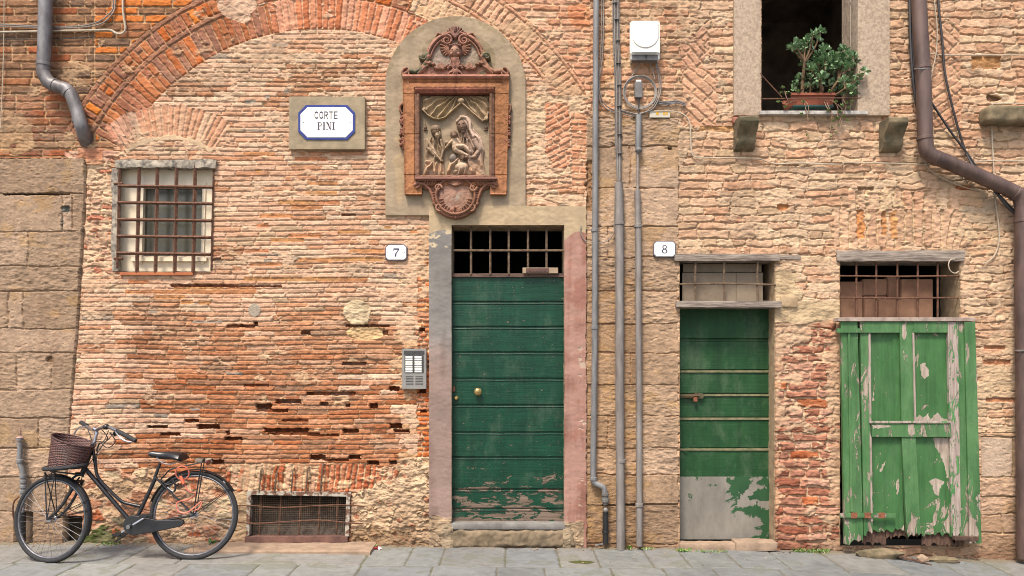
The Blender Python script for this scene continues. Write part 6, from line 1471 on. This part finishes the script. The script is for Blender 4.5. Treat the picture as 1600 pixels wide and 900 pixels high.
q.tube(smooth_path([at(170, 672, -.62), at(163, 688, -.6), at(153, 700, -.5), bp_(152, 742, -.02), bp_(172, 770, -.02), bp_(205, 800, -.02)]), .003, 6)
q.build('brake_cables', rub, bike)
# basket: tapered oval wicker
q = MB(); bk = MB(); bc0 = at(102, 729, -.56); tc0 = at(115, 688, -.52); n = 44; vs = []; fs = []; rows_ = 30
wm, t, b_ = nodes('brown_wicker'); v = coords(t)
wv1 = t.nodes.new('ShaderNodeTexWave'); wv1.wave_type = 'BANDS'; wv1.bands_direction = 'Z'; wv1.inputs['Scale'].default_value = 26; wv1.inputs['Distortion'].default_value = 1.0; t.links.new(v, wv1.inputs[0])
t.links.new(ramp(t, wv1.outputs['Fac'], [(.2, C3(62,38,36)), (.75, C3(128,86,76))]), b_.inputs['Base Color']); b_.inputs['Roughness'].default_value = .55; bump(t, b_, wv1.outputs['Fac'], .8, .004)
for j in range(rows_+1):
    tt = j/rows_; c = bc0.lerp(tc0, tt); a = .122+.030*tt; b2 = .10+.03*tt
    for k in range(n*2):
        th = math.pi*k/n; wob_ = .0025*math.sin(k*math.pi/2+(j % 2)*math.pi); vs.append(c+Vector(((a+wob_)*math.cos(th), (b2+wob_)*math.sin(th), -.038*math.cos(th)*tt-.012*math.cos(th))))
N2 = n*2
for j in range(rows_):
    for k in range(N2): l = (k+1) % N2; fs.append((j*N2+k, j*N2+l, (j+1)*N2+l, (j+1)*N2+k))
fs.append(tuple(range(N2))); bk.add(vs, fs, True)
bas = bk.build('basket', wm, bike, fix=False)
sd = bas.modifiers.new('t', 'SOLIDIFY'); sd.thickness = .006
q.tube([p for p in vs[rows_*N2:(rows_+1)*N2]], .007, 8, closed=True); q.build('basket_rim', mat('dark_wicker_rim', C3(90,55,50), C3(65,40,38), .6), bas)
q = MB(); q.tube([bc0+Vector((.150*math.cos(2*math.pi*k/30), .118*math.sin(2*math.pi*k/30), .0+.012*math.cos(2*math.pi*k/30))) for k in range(30)], .016, 8, closed=True); q.build('basket_base', rub, bas)
# front carrier, lamp, brakes
q = MB()
for o in (-.05, .05): q.tube([at(78, 736, -.58+o), at(128, 742, -.52+o)], .006, 6); q.tube([at(70, 738, -.58+o), CF+axf*(o)], .0045, 6); q.tube([at(86, 738, -.58+o), CF+axf*(o)], .0035, 6)
q.tube(smooth_path([at(70, 738, -.60), at(76, 745, -.6), at(82, 738, -.58), at(90, 742, -.57)]), .005, 6); q.build('front_carrier', blk, bike)
q = MB(); q.tube(smooth_path([bp_(122, 742), bp_(113, 748, -.03), bp_(110, 758, -.03), bp_(112, 768, -.03)]), .010, 8); q.tube(smooth_path([bp_(124, 746), bp_(118, 756, -.04), bp_(120, 765, -.04)]), .007, 8); q.tube([bp_(118, 741), bp_(130, 741)], .016, 8); q.build('front_brake', blk, bike)
# mudguards
def guard(Wl, a0, a1, off, wd=.024):
    C, R, up, fw, ax = Wl; q = MB(); n = 36; vs = []; fs = []; m_ = 5
    for i in range(n+1):
        a = math.radians(a0+(a1-a0)*i/n); d = fw*math.cos(a)+up*math.sin(a)
        for k in range(m_+1): s_ = -1+2*k/m_; vs.append(C+d*(R+off-.010*s_*s_)+ax*(wd*s_))
    for i in range(n):
        for k in range(m_): j = i*(m_+1)+k; fs.append((j, j+1, j+m_+2, j+m_+1))
    q.add(vs, fs, True); o = q.build('mudguard', blk, bike, fix=False); s = o.modifiers.new('t', 'SOLIDIFY'); s.thickness = .002; return o
guard(WF, 85, 205, .014); guard(WR, -12+0, 0, .014) if False else None
mr_ = guard(WR, 12, 205, .014) if False else None
# the wheel's "forward" axis points left in the picture, so the tail of the rear guard is at large angles
guard(WR, 20, 152, .016)
for Wl, angs in ((WR, (146,)), (WF, (172, 160))):
    C, R, up, fw, ax = Wl
    for s_ in (-1, 1):
        for g_ in angs:
            q = MB(); q.tube([C+ax*.05*s_, C+(fw*math.cos(math.radians(g_))+up*math.sin(math.radians(g_)))*(R+.01)+ax*.022*s_], .003, 6); q.build('mudguard_stay', blk, bike)
# rear carrier and lamp
q = MB()
for o in (-.06, 0, .06): q.tube(smooth_path([bp_(258, 742, o*.5), bp_(266, 734, o), bp_(285, 729, o), bp_(318, 722, o)]), .0055, 6)
for x in (285, 303): q.tube([bp_(x, 729-(x-285)*.2, -.06), bp_(x, 729-(x-285)*.2, .06)], .005, 6)
for o in (-.065, .065): q.tube([bp_(315, 723, o), bp_(302, 803, o*.8)], .005, 6); q.tube([bp_(319, 722, o), bp_(306, 803, o*.8)], .004, 6)
q.tube(smooth_path([bp_(258, 742), bp_(252, 750), bp_(262, 757), bp_(276, 752)]), .006, 6); q.build('rear_carrier', blk, bike)
q = MB(); q.wbox(tuple(bp_(321, 727, -.03)), tuple(bp_(330, 718, .03)), .006, 3); q.build('rear_lamp', mat('dark_red_lens', C3(120,50,45), C3(90,38,34), .25, bmp=0), bike)
q = MB(); q.wbox(tuple(bp_(316, 724, -.02)), tuple(bp_(321, 716, .02)), .004, 2); q.build('lamp_bracket', blk, bike)
q = MB(); q.wbox(tuple(bp_(348, 756, -.025)), tuple(bp_(353, 751, -.018)), .002, 1); q.build('reflector', MT['enamel'], bike) 
# chain case, cranks, pedals, stand
q = MB(); pts = []
for i in range(17): a = math.radians(90+180*i/16); pts.append((208+16*math.cos(a), 821-16*math.sin(a)))
pts += [(240, 832), (282, 823), (287, 818), (286, 814), (280, 812), (245, 813), (222, 808)]
P = [bp_(x, y, -.048) for x, y in pts]; n = len(P); vs = P+[p+Vector((0, .03, 0)) for p in P]; q.add(vs, [tuple(range(n)), tuple(range(n, 2*n))[::-1]]+[(i, (i+1) % n, (i+1) % n+n, i+n)[::-1] for i in range(n)])
o = q.build('chain_case', blk, bike); bv = o.modifiers.new('b', 'BEVEL'); bv.width = .006; bv.segments = 3; bv.limit_method = 'ANGLE'
q = MB(); q.tube([bp_(208, 820, -.07), bp_(226, 809, -.075)], .009, 8); q.build('crank', chrome, bike); q = MB(); q.tube([bp_(208, 820, .05), bp_(190, 832, .055)], .009, 8); q.lathe([(.016, -.08), (.016, -.05)], bp_(208, 820), (0, 1, 0), 14); q.build('crank', chrome, bike)
for (x, y, o) in ((228, 806, -.12), (186, 835, .10)):
    q = MB()
    for e_ in (-.02, .02): q.wbox(tuple(bp_(x, y, o)+Vector((-.045, e_-.006, -.012))), tuple(bp_(x, y, o)+Vector((.045, e_+.006, .012))), .004)
    q.tube([bp_(x, y, o-.045), bp_(x, y, o+.045)], .008, 8); q.build('pedal', rub, bike)
q = MB(); q.tube(smooth_path([bp_(206, 828, .02), bp_(196, 836, .04), bp_(180, 846, .06)]), .007, 6); q.build('kickstand', blk, bike)
q = MB(); q.tube(smooth_path([bp_(268, 748, -.02), bp_(274, 758, -.03), bp_(272, 768, -.03), bp_(262, 762, -.02)]), .008, 6); q.ball(bp_(278, 757, -.02), .012, 6); q.build('rear_brake', blk, bike)
q = MB(); a0_ = WF; C, R, up, fw, ax = WF
lock = thing('cable_lock', 'coral pink cable lock looped over the carrier of the bicycle', 'bicycle lock', tuple(bp_(285, 750, -.10)))
q = MB(); q.tube([bp_(285+10.5*math.cos(t), 739+10.5*math.sin(t), -.09+.02*math.sin(t)) for t in [2*math.pi*i/30 for i in range(30)]], .0052, 8, closed=True)
q.tube(smooth_path([bp_(289, 757, -.09), bp_(294, 767, -.09), bp_(305, 771, -.08), bp_(302, 776, -.06), bp_(290, 782, -.04), bp_(277, 785, -.06), bp_(278, 797, -.07), bp_(288, 802, -.08), bp_(300, 796, -.08), bp_(314, 784, -.07), bp_(312, 794, -.07), bp_(302, 798, -.07)]), .0052, 8)
lk = mat('coral_cable_sheath', C3(235,130,105), C3(215,112,92), .4, bmp=.05); q.build('cable', lk, lock)
q = MB(); q.tube([bp_(282, 744, -.10), bp_(287, 756, -.10)], [.012, .012], 12); q.build('lock_barrel', mat('coral_lock_barrel', C3(245,125,85), C3(225,110,75), .35, bmp=0), lock)

# ------------------------------------------------------------------ plants
def leafmat(name, c1, c2, rough=.35):
    m, t, b = nodes(name); oi = t.nodes.new('ShaderNodeAttribute'); oi.attribute_name = 'tone'
    t.links.new(ramp(t, oi.outputs['Fac'], [(0, c1), (1, c2)]), b.inputs['Base Color']); b.inputs['Roughness'].default_value = rough
    b.inputs['Specular IOR Level'].default_value = .5
    return m
def leaf_cloud(name, leaves, material, parent):
    """leaves: (centre, direction, up, length, width, tone); each a cupped six-sided blade"""
    vs = []; fs = []; tn = []; off = worldloc(parent) if parent else Vector((0, 0, 0))
    for (c, d, u, L, W, tone) in leaves:
        d = d.normalized(); s = d.cross(u); s = s.normalized() if s.length > 1e-5 else d.orthogonal().normalized(); nn = s.cross(d).normalized(); b = len(vs)
        P = [(0, 0, 0), (.3, .42, .10), (.7, .5, .12), (1, 0, .02), (.7, -.5, .12), (.3, -.42, .10), (.5, 0, -.04)]
        for (a, w_, h_) in P: vs.append(c+d*(L*a)+s*(W*w_)+nn*(L*h_)-off)
        fs += [(b, b+1, b+6), (b+1, b+2, b+6), (b+2, b+3, b+6), (b+3, b+4, b+6), (b+4, b+5, b+6), (b+5, b, b+6)]; tn += [tone]*7
    me = bpy.data.meshes.new(name); me.from_pydata([tuple(p) for p in vs], [], fs)
    for p in me.polygons: p.use_smooth = True
    at_ = me.attributes.new('tone', 'FLOAT', 'POINT'); at_.data.foreach_set('value', np.array(tn, f4)); me.materials.append(material)
    o = bpy.data.objects.new(name, me); COL.objects.link(o)
    if parent: o.parent = parent
    return o
RP_ = random.Random(12)
jade = leafmat('jade_leaves', C3(76,118,70, k=.65), C3(170,200,150, k=.65), .3); sed = leafmat('sedum_leaves', C3(96,132,64, k=.6), C3(168,196,118, k=.6), .5)
plant = thing('potted_jade_plant', 'bushy jade plant in a terracotta trough on the upstairs window sill', 'potted plant', at(1275, 172, .05))
q = MB(); prof = [(-.085, .0), (-.10, .085), (-.112, .085), (-.112, .105), (-.085, .105), (-.08, .08), (.08, .08), (.085, .105), (.112, .105), (.112, .085), (.10, .085), (.085, .0)]
x0 = at(1230, 0, .08).x; x1 = at(1297, 0, .08).x; zb = at(0, 172, .08).z+.008; n = len(prof); vs = []
for i, x in enumerate((x0+.01, x1-.01)):
    for (y, z) in prof: vs.append((x+(.012 if i else -.012)*(z > .08), .09+y, zb+z))
q.add(vs, [tuple(range(n))[::-1], tuple(range(n, 2*n))]+[(i, (i+1) % n, (i+1) % n+n, i+n) for i in range(n)])
q.build('trough', mat('terracotta_trough', C3(170,92,62), C3(135,70,50), .8, bmp=.3), plant)
q = MB(); q.wbox((x0+.02, .0, zb-.006), (x1-.0, .19, zb+.012), .004); q.build('saucer', mat('green_saucer', C3(60,120,108), C3(45,95,88), .4), plant)
stems = MB(); leaves = []
def cluster(c, r, n, L=.044, W=.026):
    n = int(n*1.35)
    for _ in range(n):
        d = Vector((RP_.gauss(0, 1), RP_.gauss(0, 1), RP_.gauss(.25, .9))).normalized(); p = c+d*(r*RP_.random()**.5*.8)
        leaves.append((p, (d+Vector((0, -.15, .35))), Vector((RP_.gauss(0, .5), RP_.gauss(0, .5), 1)), L*RP_.uniform(.7, 1.1), W*RP_.uniform(.8, 1.1), RP_.random()))
def branch(p0, p1, r0, r1, tips, cl_r=.05, cl_n=30):
    mid = (p0+p1)/2+Vector((RP_.uniform(-.02, .02), RP_.uniform(-.02, .02), 0)); stems.tube(smooth_path([p0, mid, p1], 5), [r0+(r1-r0)*i/10 for i in range(11)], 7)
    for tpt in tips: 
        m2 = (p1+tpt)/2+Vector((RP_.uniform(-.02, .02), 0, RP_.uniform(-.01, .01))); stems.tube(smooth_path([p1, m2, tpt], 4), [r1*.9-(r1*.4)*i/8 for i in range(9)], 6); cluster(tpt, cl_r, cl_n); cluster(m2.lerp(tpt, .5), cl_r*.7, cl_n//3)
def w_(x, y, Y=.08): return at(x, y, Y)
branch(w_(1253,156), w_(1257,98,.03), .017, .011, [w_(1243,70,.0), w_(1270,56,-.02), w_(1262,66,.05), w_(1282,52,.0), w_(1238,76,.08), w_(1252,78,.1)], .038, 20)
branch(w_(1266,156), w_(1265,110,.1), .009, .006, [w_(1258,100,.12), w_(1268,92,.1)], .04, 16)
branch(w_(1279,154), w_(1280,128,.04), .020, .014, [w_(1281,88,.0), w_(1290,96,-.03), w_(1275,104,.05), w_(1268,110,0), w_(1298,104,.05), w_(1288,80,.02), w_(1300,92,.02), w_(1282,124,-.05)], .048, 30)
branch(w_(1296,152), w_(1310,126,.02), .015, .009, [w_(1325,88,0), w_(1318,80,.03), w_(1332,94,-.02), w_(1312,100,.02), w_(1322,108,0), w_(1308,92,.06)], .044, 26)
branch(w_(1300,152), w_(1320,138,-.02), .011, .007, [w_(1352,112,-.10), w_(1340,124,-.06), w_(1330,140,-.05), w_(1318,128,0), w_(1335,150,.0), w_(1326,118,.06)], .026, 14)
for x, y in ((1246,134),(1240,143),(1258,140),(1292,136),(1300,118),(1264,124),(1248,124),(1310,140),(1322,146),(1304,132),(1272,138)): cluster(w_(x, y, .1), .045, 16)
for _l in []: pass
stems.build('stems', mat('woody_stems', C3(150,118,84), C3(105,80,58), .85, bmp=.5), plant); leaf_cloud('foliage', leaves, jade, plant)
trail = thing('trailing_sedum', 'trailing pale green sedum spilling over the upstairs sill beside the jade plant', 'trailing plant', at(1300, 176, -.02))
q = MB(); lv = []
def rosette(c, r=.022, n=14):
    for i in range(n):
        a = 2*math.pi*i*.382; e_ = .2+.9*i/n; d = Vector((math.cos(a)*math.cos(e_), math.sin(a)*math.cos(e_)-.5, math.sin(e_)+.0)); lv.append((c+Vector((RP_.uniform(-.004, .004), 0, RP_.uniform(-.004, .004))), d, Vector((0, -.3, 1)), r*RP_.uniform(.8, 1.1), r*.6, RP_.random()))
for (xs_, ys_) in (((1290,156),(1296,170),(1299,185),(1297,205)), ((1300,156),(1309,168),(1308,185),(1306,212)), ((1296,156),(1312,166),(1316,178),(1309,196)), ((1256,157),(1259,170),(1262,182),(1263,196)), ((1254,157),(1262,163),(1264,178)), ((1318,156),(1322,166),(1318,178),(1312,204)), ((1287,156),(1292,168),(1300,176),(1302,190))) and [(a, b) for a, b in ()]: pass
runs = [[(1290,156),(1296,170),(1299,185),(1297,205)], [(1300,156),(1309,168),(1308,185),(1306,212)], [(1296,156),(1312,166),(1316,178),(1309,196)], [(1256,157),(1259,170),(1262,182),(1263,196)], [(1254,157),(1262,163),(1264,178)], [(1318,156),(1322,166),(1318,178),(1312,204)], [(1287,156),(1292,168),(1300,176),(1302,190)], [(1240,158),(1230,162),(1220,158)], [(1245,157),(1232,158),(1226,142)]]
rum = mat('dry_runners', C3(175,135,105), C3(130,98,76), .8)
for rn in runs:
    P = [at(x, y, .0 if k == 0 else -.06) for k, (x, y) in enumerate(rn)]; q = MB(); q.tube(smooth_path(P), .0032, 5); q.build('runner', rum, trail)
for (x, y) in ((1223,138),(1228,147),(1220,146),(1216,160),(1227,168),(1247,144),(1254,160),(1252,180),(1306,160),(1315,166),(1322,162),(1326,170),(1301,190),(1317,184),(1324,190),(1310,196),(1300,200),(1306,208),(1294,174),(1312,176),(1260,212),(1262,222),(1296,144),(1330,160),(1298,214),(1308,186)): rosette(at(x, y, -.06 if y > 158 else -.02), .024 if y < 195 else .016)
leaf_cloud('rosettes', lv, sed, trail)
# weeds along the foot of the walls
grassm = leafmat('weed_leaves', C3(84,128,48, k=.55), C3(150,180,84, k=.55), .6)
def weed(label, px, Y, n, h, spread, seed, cat='weed', blade=False, group=None):
    R7 = random.Random(seed); g0 = gp(px, Y); lvs = []
    for _ in range(n):
        d = Vector((R7.gauss(0, .7), R7.gauss(-.2, .5), R7.uniform(.35, 1.2))); p = g0+Vector((R7.uniform(-spread, spread), R7.uniform(-.03, .02), R7.uniform(-.004, .4*h)))
        lvs.append((p, d, Vector((R7.gauss(0, .4), -.4, 1)), h*R7.uniform(.5, 1.0), h*(.18 if blade else .5), R7.random()))
    o = leaf_cloud('weed', lvs, grassm, None); return tag(o, label, cat, 'weeds at the foot of the walls')
weed('patch of short grass at the foot of the brick pillar beside the peeling shutter', 1266, -.05, 170, .035, .15, 1, 'grass tuft', True)
weed('small leafy weed at the left corner of the slabs under door 8', 1068, -.12, 26, .035, .05, 2); weed('row of small weeds at the middle of the slabs under door 8', 1112, -.13, 50, .022, .13, 3)
weed('tiny weed sprig between the middle conduit and the right one', 983, -.04, 16, .035, .02, 4); weed('tiny weed right of the right hand conduit', 1012, -.05, 18, .025, .05, 5)
weed('three leaf weed seen through the rear wheel of the bicycle', 333, -.04, 14, .055, .02, 6); weed('tiny weed beside the low stone slab left of the dark green door', 585, -.05, 10, .03, .012, 7)
weed('small fern like sprigs in the moss behind the bicycle', 165, -.04, 40, .02, .10, 8)
# litter
lit = thing('candy_wrapper', 'crumpled red and white wrapper on the paving at the end of the long slab', 'litter', gp(589, -.12))
q = MB(); g0 = gp(587, -.12); rock(q, g0+Vector((0, 0, .010)), (.030, .018, .010), 4, .9, 8); q.build('red_foil', mat('red_foil', C3(170,40,45), C3(120,28,36), .35, bmp=.5), lit)
q = MB(); rock(q, gp(593, -.13)+Vector((0, 0, .010)), (.016, .012, .010), 9, .9, 7); q.build('white_foil', MT['white'], lit)

R9 = random.Random(77); q = MB()
for _ in range(420):
    px_ = R9.uniform(5, 1595); Y_ = -abs(R9.gauss(0, .07))-.01
    if 690 < px_ < 895 and Y_ > -.06: continue
    g0 = gp(px_, Y_); r_ = R9.uniform(.0025, .0075); rock(q, g0+Vector((0, 0, r_*.3+.004)), (r_*1.3, r_, r_*.6), _, .5, 4)
for _ in range(160):
    px_ = R9.uniform(5, 1595); Y_ = -R9.uniform(.1, 1.0); g0 = gp(px_, Y_); r_ = R9.uniform(.002, .005); rock(q, g0+Vector((0, 0, r_*.3+.003)), (r_*1.3, r_, r_*.5), _, .5, 4)
gr_ = q.build('grit', mat('crumbled_mortar', C3(196,168,134), C3(120,88,66), .95, scale=9, bmp=0)); gr_['kind'] = 'stuff'; gr_['label'] = 'crumbs of mortar and brick along the foot of the wall'
